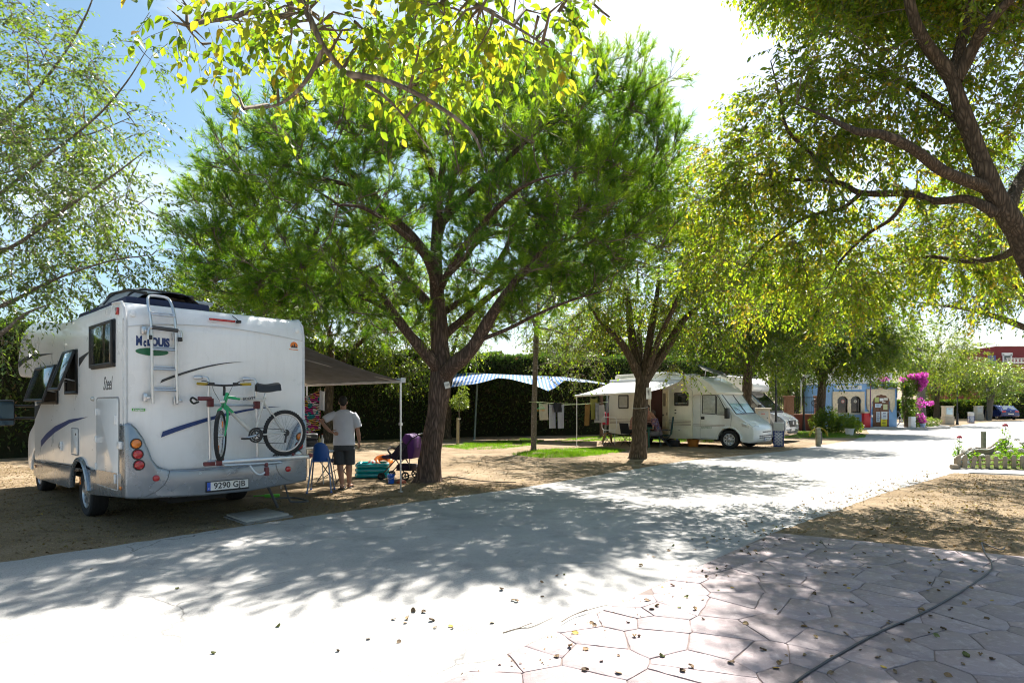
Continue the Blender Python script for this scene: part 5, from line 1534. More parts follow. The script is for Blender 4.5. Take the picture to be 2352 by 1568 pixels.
# bike carrier bolted to the rear wall
car = MB()
for t in (0.885, 1.49):
    car.tube(smooth_path([lad_pt(t - 0.10, 1.885, 0.0), lad_pt(t - 0.05, 1.885, -0.07), lad_pt(t, 1.85, -0.11), lad_pt(t, 1.6, -0.11), lad_pt(t + 0.015, 1.2, -0.11), lad_pt(t + 0.02, 0.84, -0.11)], 4), 0.017, 10)
    car.tube([lad_pt(t - 0.13, 1.885, -0.02), lad_pt(t - 0.06, 1.885, -0.075)], 0.024, 10)
car.tube([lad_pt(0.90, 1.54, -0.12), lad_pt(1.50, 1.535, -0.12)], 0.015, 8)
cr_ = car.obj('bike_carrier', M_ALU, cv, weld=False)
mb = MB(); mb.box(lad_pt(1.47, 0.842, -0.30), (0.10, 1.36, 0.035), rz=0, rx=R(0.3)); mb.box(lad_pt(1.47, 0.83, -0.36), (0.03, 1.36, 0.05)); mb.obj('wheel_rail', M_ALU, cr_, bevel=0.008)
mb = MB(); mb.tube(smooth_path([lad_pt(0.95, 0.80, -0.12), lad_pt(0.95, 0.80, -0.42), lad_pt(1.0, 0.80, -0.46), lad_pt(1.6, 0.79, -0.46), lad_pt(1.66, 0.79, -0.42), lad_pt(1.66, 0.79, -0.12)], 5), 0.016, 8)
mb.tube(smooth_path([lad_pt(1.25, 0.785, -0.46), lad_pt(1.30, 0.70, -0.48), lad_pt(1.37, 0.655, -0.49), lad_pt(1.46, 0.69, -0.48)], 5), 0.014, 8); mb.obj('carrier_frame', M_ALU, cr_)
mb = MB()
for c, d_ in ((lad_pt(0.80, 0.825, -0.36), (0.06, 0.13, 0.05)), (lad_pt(0.91, 0.83, -0.36), (0.07, 0.07, 0.07)), (lad_pt(2.14, 0.845, -0.36), (0.06, 0.05, 0.05)), (lad_pt(1.46, 0.69, -0.48), (0.06, 0.05, 0.11)), (lad_pt(1.46, 0.775, -0.47), (0.05, 0.04, 0.05)), (lad_pt(0.90, 1.57, -0.13), (0.07, 0.07, 0.11)), (lad_pt(1.495, 1.54, -0.125), (0.07, 0.07, 0.10)), (lad_pt(0.82, 1.62, -0.17), (0.05, 0.16, 0.05)), (lad_pt(1.90, 0.86, -0.33), (0.04, 0.03, 0.07)), (lad_pt(0.97, 0.86, -0.33), (0.04, 0.03, 0.07))):
    mb.box(c, d_)
mb.obj('clamp_block', M_WINE, cr_, bevel=0.010)
mb = MB(); mb.tube(smooth_path([lad_pt(0.72, 1.60, -0.19), lad_pt(0.66, 1.63, -0.22), lad_pt(0.63, 1.60, -0.24), lad_pt(0.67, 1.56, -0.22), lad_pt(0.74, 1.58, -0.19)], 5), 0.012, 8); mb.obj('clamp_ring', M_BLACK, cr_)
# entrance step frame under the off side, steel steadies
mb = MB(); mb.tube(smooth_path([(0.25, -0.95, 0.40), (0.22, -1.0, 0.2), (0.22, -1.05, 0.14), (0.22, -1.3, 0.12), (0.7, -1.32, 0.12), (0.7, -1.0, 0.14)], 4), 0.014, 8)
mb.tube([(0.25, -0.7, 0.4), (0.25, -0.85, 0.08)], 0.02, 8); mb.box((0.25, -0.85, 0.015), (0.12, 0.12, 0.02)); mb.obj('steady', M_DARKGREY, cv)
# awning on the off side: case, fabric, arms, front rail, leg
aw = MB(); aw.box((2.2, -W1 - 0.05, 2.56), (3.5, 0.12, 0.11)); awo = aw.obj('awning_case', M_WHITE, cv, bevel=0.03)
A0, A1 = 0.58, 3.9
def awf(u, v):
    x = A0 + (A1 - A0) * u
    y = -W1 - 0.08 - 2.06 * v
    z = 2.52 - 0.55 * v - 0.05 * math.sin(math.pi * v) + 0.006 * math.sin(u * 40)
    return (x, y, z)
mb = MB(); mb.grid(awf, 24, 14)
M_AWN = mat('grey_awning_fabric', (0.21, 0.215, 0.225), 0.85, var=0.25, scale=5.0, trans=0.35)
mb.obj('awning_fabric', M_AWN, cv, solid=0.003)
mb = MB(); mb.box(((A0 + A1) / 2, -W1 - 2.16, 1.965), (A1 - A0 + 0.06, 0.06, 0.075)); mb.box((A0 - 0.04, -W1 - 2.16, 1.97), (0.03, 0.10, 0.09)); rl = mb.obj('front_rail', mat('white_trim', (0.66, 0.66, 0.66), 0.4), cv, bevel=0.012)
for x0, x1 in ((A0 + 0.15, A0 + 0.9), (A1 - 0.15, A1 - 0.9)):
    mb = MB(); mb.tube([(x1, -W1 - 0.1, 2.44), ((x0 + x1) / 2 + 0.1, -W1 - 1.15, 2.20)], 0.024, 8, flat=0.7); mb.tube([((x0 + x1) / 2 + 0.1, -W1 - 1.15, 2.20), (x0, -W1 - 2.12, 1.97)], 0.022, 8, flat=0.7)
    mb.obj('awning_arm', M_ALU, rl)
for x in (A0 + 0.03, A1 - 0.05):
    mb = MB(); mb.cyl((x, -W1 - 2.16, 0.0), (x, -W1 - 2.16, 1.2), 0.015, 10); mb.cyl((x, -W1 - 2.16, 1.18), (x, -W1 - 2.16, 1.94), 0.019, 10); mb.box((x, -W1 - 2.16, 0.01), (0.06, 0.06, 0.02)); mb.box((x, -W1 - 2.16, 1.2), (0.05, 0.05, 0.05)); mb.obj('awning_leg', M_ALU, cv)

# soft roof bag strapped on the roof near the near edge
bag = thing('roof_bag', 'black and silver soft luggage bag strapped on the camper roof', 'bag', cv.matrix_basis @ Vector((1.35, 0.62, 2.765)) if False else (Matrix.Translation(RC1) @ Matrix.Rotation(HEAD1, 4, 'Z')) @ Vector((0.62, 0.55, 2.78)), HEAD1)
def bagf(top):
    def f(u, v):
        x = -0.32 + 2.2 * u
        y = 0.50 * (2 * v - 1) * (0.75 + 0.25 * math.sin(math.pi * min(1, u * 1.15)))
        h = 0.24 * (math.sin(math.pi * min(1.0, 0.08 + u * 0.95)) ** 0.55) * (1 - abs(2 * v - 1) ** 4) * (1.0 if u < 0.5 else 1.0 - 0.5 * (u - 0.5)) + 0.02 * math.sin(u * 19 + v * 5) * math.sin(math.pi * v)
        return (x, y, 0.02 + (max(0, h) + 0.03 if top else 0.0))
    return f
mb = MB(); mb.grid(bagf(True), 26, 14)
mb.obj('top', mat('silver_tarpaulin', (0.36, 0.38, 0.41), 0.45, var=0.3, scale=6, bump=0.8, bscale=7), bag)
mb = MB(); mb.box((0.78, 0, 0.03), (2.2, 0.98, 0.10)); mb.obj('base', mat('navy_fabric', (0.015, 0.025, 0.07), 0.7), bag, bevel=0.03)
mb = MB()
for u in (0.12, 0.40, 0.72, 0.93):
    f = bagf(True)
    mb.tube([tuple(Vector(f(u, v / 14)) + Vector((0, 0, 0.012))) for v in range(15)], 0.014, 6)
for v in (0.14, 0.86):
    f = bagf(True)
    mb.tube([tuple(Vector(f(u / 26, v)) + Vector((0, 0, 0.01))) for u in range(27)], 0.022, 6)
mb.obj('strap', M_BLACK, bag)

# ================================================================ bicycle on the carrier
def bicycle(name, label, frame_m, fork_m, loc, rz, wr=0.315, steer=0.0, group=None, detail=True):
    """local x runs from rear hub to front hub, z up from the ground, y sideways"""
    b = thing(name, label, 'bicycle', loc, rz, group)
    wb_ = 1.02
    M_SP = mat('spoke_steel', (0.35, 0.35, 0.36), 0.35, 0.9)
    head = Vector((0.78, 0, 0.80)); headb = Vector((0.825, 0, 0.66))
    bbk = Vector((0.43, 0, 0.29)); st = Vector((0.30, 0, 0.74)); rh = Vector((0, 0, wr)); fh = Vector((wb_, 0, wr))
    def wheel_(c, parent, yaw):
        root = bpy.data.objects.new('wheel', None); link(root, parent); root.location = c; root.rotation_euler = (0, 0, yaw)
        mb = MB(); mb.ring((0, 0, 0), wr - 0.024, 0.025, 'y', 48, 10)
        if detail:
            for k in range(56):
                a = 2 * math.pi * k / 56
                for s in (-1, 1):
                    mb.box((math.cos(a) * (wr - 0.004), s * 0.013, math.sin(a) * (wr - 0.004)), (0.010, 0.012, 0.014), ry=-a)
        mb.obj('tyre', M_RUBBER, root, weld=False)
        mb = MB(); mb.ring((0, 0, 0), wr - 0.056, 0.012, 'y', 40, 6, flat=0.9); mb.obj('rim', M_ALU, root)
        mb = MB(); mb.cyl((0, -0.045, 0), (0, 0.045, 0), 0.02, 12); mb.obj('hub', M_ALU, root)
        mb = MB()
        for k in range(28):
            a = 2 * math.pi * k / 28; a2 = a + (0.5 if k % 2 else -0.5); s = 1 if (k // 2) % 2 else -1
            mb.tube([(math.cos(a2) * 0.02, s * 0.035, math.sin(a2) * 0.02), (math.cos(a) * (wr - 0.06), 0, math.sin(a) * (wr - 0.06))], 0.0016, 3, caps=False)
        mb.obj('spokes', M_SP, root, weld=False)
        return root
    rw = wheel_(rh, b, 0)
    fk = bpy.data.objects.new('steering', None); link(fk, b); fk.location = headb; fk.rotation_euler = (0, 0, steer)
    fw = wheel_(fh - headb, fk, 0)
    # frame
    mb = MB()
    up_ = (head - headb).normalized()
    mb.tube([head - up_ * 0.02, st], 0.020, 10); mb.tube([headb + up_ * 0.02, bbk], 0.023, 10); mb.tube([bbk, st + Vector((-0.012, 0, 0.04))], 0.019, 10)
    for s in (-1, 1):
        mb.tube([st + Vector((0, s * 0.015, -0.03)), rh + Vector((0, s * 0.055, 0))], 0.009, 8); mb.tube([bbk + Vector((0, s * 0.02, 0)), rh + Vector((0, s * 0.055, 0))], 0.010, 8)
    mb.cyl(bbk + Vector((0, -0.04, 0)), bbk + Vector((0, 0.04, 0)), 0.024, 12)
    f_ = mb.obj('frame', frame_m, b)
    mb = MB(); mb.tube([headb - up_ * 0.02, head + up_ * 0.03], 0.024, 12)
    t1 = (st - head).normalized(); t2 = (bbk - headb).normalized()
    mb.tube([head - up_ * 0.02, head - up_ * 0.02 + t1 * 0.17], 0.0215, 10); mb.tube([headb + up_ * 0.02, headb + up_ * 0.02 + t2 * 0.15], 0.0245, 10)
    mb.obj('head_tube', fork_m, b)
    mb = MB()
    for s in (-1, 1):
        mb.tube(smooth_path([Vector((0.012, s * 0.02, -0.02)), Vector((0.03, s * 0.052, -0.06)), Vector((0.06, s * 0.056, -0.18)), fh - headb + Vector((0, s * 0.05, 0))], 4), [0.017, 0.016, 0.014, 0.010], 8)
    mb.obj('fork', fork_m, fk)
    hs = head - headb
    mb = MB(); mb.tube(smooth_path([hs + up_ * 0.0, hs + up_ * 0.09, hs + up_ * 0.13 + Vector((0.05, 0, 0))], 3), 0.016, 8)
    bc = hs + up_ * 0.13 + Vector((0.05, 0, 0.0))
    mb.tube(smooth_path([bc + Vector((-0.04, -0.30, 0.02)), bc + Vector((0, -0.06, 0)), bc + Vector((0, 0.06, 0)), bc + Vector((-0.04, 0.30, 0.02))], 4), 0.013, 8)
    mb.obj('handlebar', M_BLACK, fk)
    mb = MB()
    for s in (-1, 1):
        mb.tube([bc + Vector((-0.026, s * 0.19, 0.013)), bc + Vector((-0.043, s * 0.32, 0.021))], 0.018, 8)
    mb.obj('grip', mat('yellow_grip', (0.40, 0.27, 0.02), 0.7), fk)
    mb = MB()
    for s in (-1, 1):
        mb.box(bc + Vector((0.0, s * 0.14, 0.02)), (0.05, 0.06, 0.03)); mb.tube([bc + Vector((0.02, s * 0.14, 0.02)), bc + Vector((0.05, s * 0.20, 0.05)), bc + Vector((0.045, s * 0.25, 0.05))], 0.006, 6)
        mb.tube(smooth_path([bc + Vector((0.02, s * 0.12, 0.02)), bc + Vector((0.12, s * 0.10, -0.06)), bc + Vector((0.08, s * 0.02, -0.22)), Vector((0.03, 0, -0.02))], 5), 0.003, 4)
    mb.obj('brake_lever', M_BLACK, fk)
    # seat
    mb = MB(); sd = (st - bbk).normalized(); top = st + sd * 0.17
    mb.tube([st, top], 0.013, 8); mb.obj('seat_post', M_ALU, b)
    mb = MB()
    def sf(u, v):
        x = -0.15 + 0.29 * u; w_ = 0.075 * (1 - u) ** 0.8 + 0.018
        return (top.x + x, (2 * v - 1) * w_, top.z + 0.03 + 0.012 * math.cos(u * 5) - 0.03 * (2 * v - 1) ** 2 - (0.05 if abs(2 * v - 1) > 0.99 else 0))
    mb.grid(sf, 10, 8); mb.obj('saddle', M_BLACK, b, solid=-0.03, bevel=0.0)
    # drivetrain
    mb = MB(); yS = 0.055
    mb.lathe([(0.075, -0.003), (0.098, -0.003), (0.098, 0.003), (0.075, 0.003)], 36, 0, Matrix.Translation(bbk + Vector((0, yS, 0))) @ Matrix.Rotation(R(90), 4, 'X'), caps=False)
    mb.lathe([(0.05, -0.012), (0.07, -0.012), (0.07, -0.006), (0.05, -0.006)], 30, 0, Matrix.Translation(bbk + Vector((0, yS, 0))) @ Matrix.Rotation(R(90), 4, 'X'), caps=False)
    for k in range(5):
        a = 2 * math.pi * k / 5
        mb.tube([bbk + Vector((0, yS, 0)), bbk + Vector((math.cos(a) * 0.09, yS, math.sin(a) * 0.09))], 0.007, 5)
    mb.lathe([(0.02, -0.02), (0.045, 0.0), (0.02, 0.012)], 20, 0, Matrix.Translation(rh + Vector((0, 0.045, 0))) @ Matrix.Rotation(R(90), 4, 'X'))
    mb.tube([rh + Vector((0.01, 0.055, 0)), rh + Vector((0.02, 0.06, -0.07)), rh + Vector((0.03, 0.06, -0.13))], 0.014, 6)
    mb.tube([rh + Vector((0, 0.052, 0.042)), bbk + Vector((0, yS, 0.096))], 0.004, 4); mb.tube([rh + Vector((0.03, 0.055, -0.14)), bbk + Vector((0, yS, -0.096))], 0.004, 4)
    mb.obj('drivetrain', M_BLACK, b)
    for s, a in ((1, R(-12)), (-1, R(168))):
        c0 = bbk + Vector((0, s * 0.065, 0)); c1 = c0 + Vector((math.cos(a) * 0.17, s * 0.01, math.sin(a) * 0.17))
        mb = MB(); mb.tube([c0, c1], [0.013, 0.010], 8); cro = mb.obj('crank', M_ALU, b)
        mb = MB(); mb.box(c1 + Vector((0, s * 0.05, 0)), (0.09, 0.08, 0.022)); mb.obj('pedal', M_BLACK, cro, bevel=0.005)
    if detail:
        mb = MB()
        for c in (fh - headb + Vector((-0.03, 0.02, 0.14)), fh - headb + Vector((0.02, -0.02, -0.15))):
            mb.box(c, (0.02, 0.02, 0.075))
        mb.obj('wheel_reflector', M_AMBER, fk, bevel=0.005)
        mb = MB(); mb.box(Vector((0.05, 0, 0.06)), (0.05, 0.06, 0.04)); mb.obj('front_lamp', M_CLEAR, fk, bevel=0.012)
    return b
M_BIKEW = mat('bike_white', (0.60, 0.58, 0.54), 0.35, var=0.2, dirt=(0.25, 0.17, 0.11))
M_BIKEG = mat('bike_green', (0.02, 0.36, 0.13), 0.35, var=0.15)
T1 = Matrix.Translation(RC1) @ Matrix.Rotation(HEAD1, 4, 'Z')
bk_p = T1 @ Vector((-0.30, W1 - 1.80, 0.862))
bike = bicycle('bicycle', 'green and white mountain bicycle clamped to the camper bike carrier', M_BIKEW, M_BIKEG, bk_p, HEAD1 + R(90), wr=0.305, steer=R(58))
bike.scale = (0.98, 0.98, 1.0)
text_mesh(0, 'SCOTT', 0.042, M_CHAR, bike, facing((0.50, 0.0215, 0.762), (0, 1, 0), (0.12, 0, 1)), 'frame_lettering', 0.001, 0.002, 1.3)
# ================================================================ second camper: beige low-profile, door side towards the camera
H2 = Vector((0.73, -0.683, 0)).normalized()
HEAD2 = math.atan2(H2.y, H2.x)
# local: x forward from the front axle, y to the vehicle's left, near side is y = -1
OFF2 = Vector((7.48, 21.1, 0)) + Vector((-H2.y, H2.x, 0)) * 1.03
c2 = thing('camper_van', 'beige low profile motorhome with open door and white awning', 'motorhome', OFF2, HEAD2)
W2 = 1.05
M_SEAL2 = mat('seal_grey', (0.28, 0.28, 0.28), 0.6)
sh = rounded([(-4.92, 0.42, 0.03), (-4.90, 1.75, 0.2), (-4.74, 2.42, 0.15), (-4.5, 2.56, 0.12), (-3.6, 2.60, 0.2), (-1.5, 2.60, 0.3), (-1.0, 2.52, 0.4), (-0.45, 2.28, 0.3), (-0.06, 1.97, 0.06), (-0.10, 1.90, 0.03), (-0.34, 1.88, 0.05), (-1.25, 1.88, 0.1), (-1.34, 1.80, 0.05), (-1.34, 0.30, 0.02), (-2.3, 0.28, 0.02)] + arch(-3.35, 0.31, 0.42, 0.30, 10) + [(-4.4, 0.36, 0.05)], 0.03, 4)
mb = MB(); n_ = len(sh); ys_ = [-W2, -0.9, -0.6, 0, 0.6, 0.9, W2]
mb.add([(x - (0.32 * abs(y / W2) ** 3 * (x + 1.1) if x > -1.1 and z > 1.85 else 0), y, z) for y in ys_ for x, z in sh], [(i * n_ + j, (i + 1) * n_ + j, (i + 1) * n_ + (j + 1) % n_, i * n_ + (j + 1) % n_) for i in range(6) for j in range(n_)] + [tuple(range(n_)), tuple(range(6 * n_, 7 * n_))])
mb.obj('shell', M_CREAM, c2, bevel=0.05, bseg=3, sharp=50)
cabp = rounded([(-1.36, 0.30, 0)] + arch(0.0, 0.31, 0.42, 0.30, 12)[::-1] + [(0.55, 0.24, 0.03), (0.96, 0.22, 0.06), (1.06, 0.34, 0.06), (1.06, 0.66, 0.04), (1.01, 0.80, 0.08), (0.82, 0.93, 0.15), (0.22, 1.19, 0.06), (-0.30, 1.90, 0.02), (-1.36, 1.90, 0)], 0.0, 3)
def nose(mb, x0=0.42, k=0.83, tap=0.28):
    for i, (x, y, z) in enumerate(mb.v):
        if x > x0:
            q = (x - x0) / 0.64
            mb.v[i] = (x0 + (x - x0) * k, y * (1 - tap * q * q), z)
def sliced(poly, ys):
    mb = MB(); n = len(poly); vs = [(x, y, z) for y in ys for x, z in poly]; fs = []
    for i in range(len(ys) - 1):
        for j in range(n):
            j2 = (j + 1) % n
            fs.append((i * n + j, (i + 1) * n + j, (i + 1) * n + j2, i * n + j2))
    fs += [tuple(range(n)), tuple(range((len(ys) - 1) * n, len(ys) * n))]
    return mb.add(vs, fs)
def bow(mb, x0=0.3, k=0.22, half=0.965):
    for i, (x, y, z) in enumerate(mb.v):
        if x > x0:
            mb.v[i] = (x - k * abs(y / half) ** 3 * (x - x0) / 0.7, y, z)
mb = sliced(cabp, [-0.965, -0.85, -0.65, -0.35, 0, 0.35, 0.65, 0.85, 0.965])
nose(mb, tap=0.12); bow(mb); cb2 = mb.obj('cab', mat('cab_white', (0.80, 0.80, 0.79), 0.25, var=0.05, coat=0.5), c2, bevel=0.06, bseg=3, sharp=50)
mb = MB(); mb.box((-2.2, 0, 0.36), (4.8, 1.7, 0.14)); mb.box((0, 0, 0.34), (1.3, 1.5, 0.2)); mb.obj('chassis', M_UNDER, c2)
for x, s in ((0, 1), (0, -1), (-3.35, 1), (-3.35, -1)): wheel(c2, x, s * 0.86, 0.32, 0.2, s)
for s in (1, -1):
    mb = MB(); mb.tube([(x, s * 0.968, z) for x, z in arch(0.0, 0.31, 0.44, 0.32, 16)], 0.03, 8); mb.obj('wheel_arch', mat('cab_white', (0, 0, 0)), c2)
    mb = MB(); mb.prism(rounded([(-0.96, 1.24), (-0.49, 1.22), (-0.49, 1.845), (-0.94, 1.855)], 0.05), s * 0.96, s * 0.974, 'xz'); cw = mb.obj('cab_window', mat('window_blind', (0.50, 0.52, 0.50), 0.35, var=0.25, scale=12, coat=0.6), c2, bevel=0.004)
    mb = MB(); mb.prism(rounded([(-0.43, 1.21), (-0.05, 1.20), (-0.40, 1.80), (-0.43, 1.80)], 0.04), s * 0.96, s * 0.974, 'xz'); mb.obj('quarter_window', mat('window_blind', (0.5, 0.5, 0.5)), c2, bevel=0.004)
    fr_ = MB()
    for po in (rounded([(-0.98, 1.22), (-0.47, 1.20), (-0.47, 1.865), (-0.96, 1.875)], 0.05), rounded([(-0.45, 1.19), (-0.02, 1.18), (-0.38, 1.83), (-0.45, 1.83)], 0.04)):
        fr_.tube([(x, s * 0.972, z) for x, z in po + [po[0]]], 0.014, 6)
    fr_.obj('window_seal', M_BLACK, c2)
    ds = rounded([(-1.06, 0.34), (-0.44, 0.34), (-0.30, 0.60), (0.06, 0.78), (0.10, 1.16), (-0.36, 1.87), (-1.04, 1.88)], 0.05)
    mb = MB(); mb.tube([(x, s * 0.966, z) for x, z in ds + [ds[0]]], 0.006, 5); mb.obj('cab_door_seam', M_SEAL2, c2)
    mb = MB(); mb.box((-0.96, s * 0.975, 1.06), (0.14, 0.02, 0.10)); mb.obj('cab_door_handle', M_BLACK, c2, bevel=0.01)
    mb = MB(); mb.box((0.0, s * 1.12, 1.24), (0.12, 0.17, 0.36)); mb.tube([(-0.05, s * 0.95, 1.15), (0, s * 1.08, 1.16)], 0.03, 8); mb.obj('mirror', M_BLACK, c2, bevel=0.035, bseg=3)
    mb = MB(); mb.prism(rounded([(0.52, 0.80), (1.0, 0.70), (1.02, 0.80), (0.86, 0.90), (0.52, 0.93)], 0.02), s * 0.62, s * 0.955, 'xz'); nose(mb, tap=0.12); bow(mb); mb.obj('headlamp', M_CLEAR, c2, bevel=0.02)
mb = MB(); mb.prism([(0.20, 1.225), (-0.29, 1.88), (-0.31, 1.865), (0.17, 1.215)], -0.86, 0.86, 'xz')
ws2 = mb.obj('windscreen', mat('windscreen_shade', (0.30, 0.46, 0.46), 0.12, 0.2, var=0.25, scale=9, coat=1.0), c2)
mb = MB(); mb.tube([(0.215, 0.02, 1.235), (-0.28, 0.02, 1.885)], 0.012, 6); mb.tube([(0.22, -0.84, 1.225), (0.22, 0.84, 1.225)], 0.016, 6)
for s in (-1, 1): mb.tube([(0.21, s * 0.86, 1.225), (-0.29, s * 0.86, 1.885)], 0.016, 6)
mb.tube([(0.225, -0.2, 1.24), (0.06, -0.62, 1.45)], 0.010, 5); mb.obj('wiper', M_BLACK, ws2)
mb = MB()
for k in range(5): mb.box((1.062, -0.30 + k * 0.15, 0.60), (0.012, 0.12, 0.035))
for r_ in range(2):
    for k in range(8): mb.box((1.066, -0.52 + k * 0.15, 0.47 - r_ * 0.065), (0.012, 0.11, 0.038))
nose(mb, tap=0.0); bow(mb); mb.obj('grille_slot', M_BLACK, c2)
mb = MB(); mb.box((0.962, 0, 0.34), (0.012, 0.52, 0.11)); p2 = mb.obj('number_plate', M_PLATE, c2, bevel=0.003)
mb = MB(); mb.box((0.969, -0.24, 0.34), (0.004, 0.04, 0.11)); mb.obj('plate_band', M_BLUEV, p2)
text_mesh(0, 'AR 343 CV', 0.085, M_CHAR, p2, facing((0.969, 0.02, 0.34), (1, 0, 0)), 'plate_lettering', 0.001, 0.001)
text_mesh(0, 'RAPIDO', 0.10, mat('faded_green', (0.20, 0.28, 0.20), 0.5), c2, facing((-0.82, -0.967, 0.72), (0, -1, 0)), 'lettering', 0.001, 0.001, 1.1)
# pinstripes
for z, m in ((0.955, 0), (0.90, 1), (0.845, 0), (0.80, 1)):
    mb = MB(); mb.box((-3.12, -W2 - 0.002, z), (3.5, 0.004, 0.014)); mb.obj('pinstripe', mat('pinstripe_brown', (0.22, 0.13, 0.10), 0.5), c2)
    if z < 0.9:
        mb = MB(); mb.box((-0.75, -0.967, z - 0.02), (1.2, 0.004, 0.012)); mb.obj('pinstripe', mat('pinstripe_brown', (0, 0, 0)), c2)
# windows of the living part
def win2(x0, x1, z0, z1, pane):
    fr_ = MB()
    po = rounded([(x0, z0), (x1, z0), (x1, z1), (x0, z1)], 0.05)
    fr_.prism(po, -W2 - 0.022, -W2 - 0.001, 'xz')
    w_ = fr_.obj('window', mat('brown_window_frame', (0.05, 0.042, 0.036), 0.4), c2, bevel=0.006)
    mb = MB(); mb.prism(rounded([(x0 + 0.05, z0 + 0.05), (x1 - 0.05, z0 + 0.05), (x1 - 0.05, z1 - 0.05), (x0 + 0.05, z1 - 0.05)], 0.03), -W2 - 0.028, -W2 - 0.02, 'xz'); mb.obj('pane', pane, w_)
    mb = MB(); mb.box(((x0 + x1) / 2, -W2 - 0.03, z0 + 0.09), (x1 - x0 - 0.1, 0.006, 0.012)); mb.obj('sash_bar', M_ALU, w_)
win2(-2.03, -1.46, 1.49, 1.98, M_GLASS)
win2(-4.45, -3.98, 1.38, 1.92, mat('pale_curtain_pane', (0.45, 0.43, 0.38), 0.2, coat=0.6))
# entrance door: opening, leaf folded back with fly-screen window, step
mb = MB(); mb.box((-2.745, -W2 - 0.003, 1.20), (0.52, 0.012, 1.82)); dopen = mb.obj('doorway', mat('doorway_brown', (0.055, 0.018, 0.014), 0.8, bump=0.5, bscale=20), c2)
mb = MB()
for a, b in (((-3.01, 0.29), (-3.01, 2.13)), ((-2.48, 0.29), (-2.48, 2.13)), ((-3.01, 2.13), (-2.48, 2.13))): mb.tube([(a[0], -W2 - 0.012, a[1]), (b[0], -W2 - 0.012, b[1])], 0.016, 6)
mb.obj('door_frame', M_CREAM, dopen)
dl = bpy.data.objects.new('entrance_door', None); link(dl, c2); dl.location = (-2.47, -W2 - 0.01, 0); dl.rotation_euler = (0, 0, R(-38))
mb = MB(); mb.prism(rounded([(0, 0.30), (0.54, 0.30), (0.54, 2.10), (0, 2.10)], 0.05), -0.04, 0.0, 'xz'); mb.obj('leaf', mat('door_lining', (0.62, 0.55, 0.38), 0.5), dl, bevel=0.006)
mb = MB(); mb.prism(rounded([(0.10, 1.42), (0.42, 1.42), (0.42, 2.02), (0.10, 2.02)], 0.04), -0.07, -0.04, 'xz'); mb.obj('window_box', mat('door_lining2', (0.66, 0.58, 0.38), 0.5), dl, bevel=0.008)
mb = MB(); mb.prism(rounded([(0.15, 1.48), (0.37, 1.48), (0.37, 1.96), (0.15, 1.96)], 0.03), -0.076, -0.07, 'xz'); mb.obj('fly_screen', mat('fly_screen', (0.16, 0.13, 0.09), 0.8, bump=0.6, bscale=120), dl)
mb = MB(); mb.box((0.10, -0.055, 1.15), (0.09, 0.02, 0.06)); mb.box((0.45, -0.055, 1.2), (0.02, 0.03, 0.1)); mb.obj('latch', M_BLACK, dl, bevel=0.005)
mb = MB(); mb.box((0.24, -0.06, 0.80), (0.34, 0.05, 0.24)); mb.obj('door_pocket', mat('door_lining2', (0, 0, 0)), dl, bevel=0.02)
mb = MB(); mb.box((-2.745, -W2 - 0.16, 0.27), (0.5, 0.30, 0.035)); mb.box((-2.745, -W2 - 0.02, 0.33), (0.5, 0.03, 0.12)); mb.obj('step', M_DARKGREY, c2, bevel=0.008)
mb = MB(); mb.prism(rounded([(-2.2, 0.34), (-1.45, 0.34), (-1.45, 0.66), (-2.2, 0.66)], 0.03), -W2 - 0.012, -W2 - 0.001, 'xz'); lk = mb.obj('locker_door', M_CREAM, c2, bevel=0.004)
mb = MB(); mb.box((-1.83, -W2 - 0.016, 0.60), (0.03, 0.012, 0.03)); mb.obj('lock', M_BLACK, lk)
mb = MB()
for z in (1.22, 1.34): mb.box((-1.98, -W2 - 0.01, z), (0.06, 0.02, 0.035))
mb.obj('hinge', M_BLACK, c2)
mb = MB(); mb.tube(smooth_path([(-1.3, -W2 - 0.004, 0.32), (-1.3, -W2 - 0.004, 1.85), (-1.4, -W2 - 0.004, 2.1), (-1.7, -W2 - 0.004, 2.25)], 4), 0.007, 5); mb.obj('body_seam', mat('seam_beige', (0.5, 0.46, 0.38), 0.5), c2)
# roof: hatch, boxes, tilted panel
mb = MB(); mb.prism(rounded([(-4.72, 2.55), (-2.4, 2.58), (-2.4, 2.72), (-4.66, 2.72)], 0.1), -0.95, 0.95, 'xz'); mb.obj('roof_fairing', M_CREAM, c2, bevel=0.03)
mb = MB(); mb.box((-3.0, 0.05, 2.755), (0.8, 0.7, 0.09)); mb.box((-2.0, 0.1, 2.64), (0.6, 0.6, 0.09)); mb.obj('roof_hatch', M_WHITE, c2, bevel=0.02)
mb = MB(); mb.box((0, 0, 0), (0.62, 0.60, 0.03)); hh = mb.obj('hatch_lid', mat('hatch_acrylic', (0.4, 0.4, 0.4)), c2, bevel=0.01); hh.location = (-3.9, -0.2, 2.86); hh.rotation_euler = (0, R(-32), 0)
mb = MB(); mb.box((0, 0, 0), (1.0, 0.62, 0.035)); sp = mb.obj('solar_panel', mat('solar_cells', (0.10, 0.12, 0.16), 0.12, 0.4, var=0.5, scale=6, coat=1.0), c2, bevel=0.006); sp.location = (-0.95, -0.15, 2.76); sp.rotation_euler = (R(-14), R(20), R(6))
mb = MB(); mb.tube([(-1.3, -0.1, 2.55), (-1.25, -0.1, 2.86)], 0.014, 6); mb.tube([(-0.6, -0.3, 2.4), (-0.6, -0.3, 2.62)], 0.014, 6); mb.obj('panel_stay', M_ALU, c2)
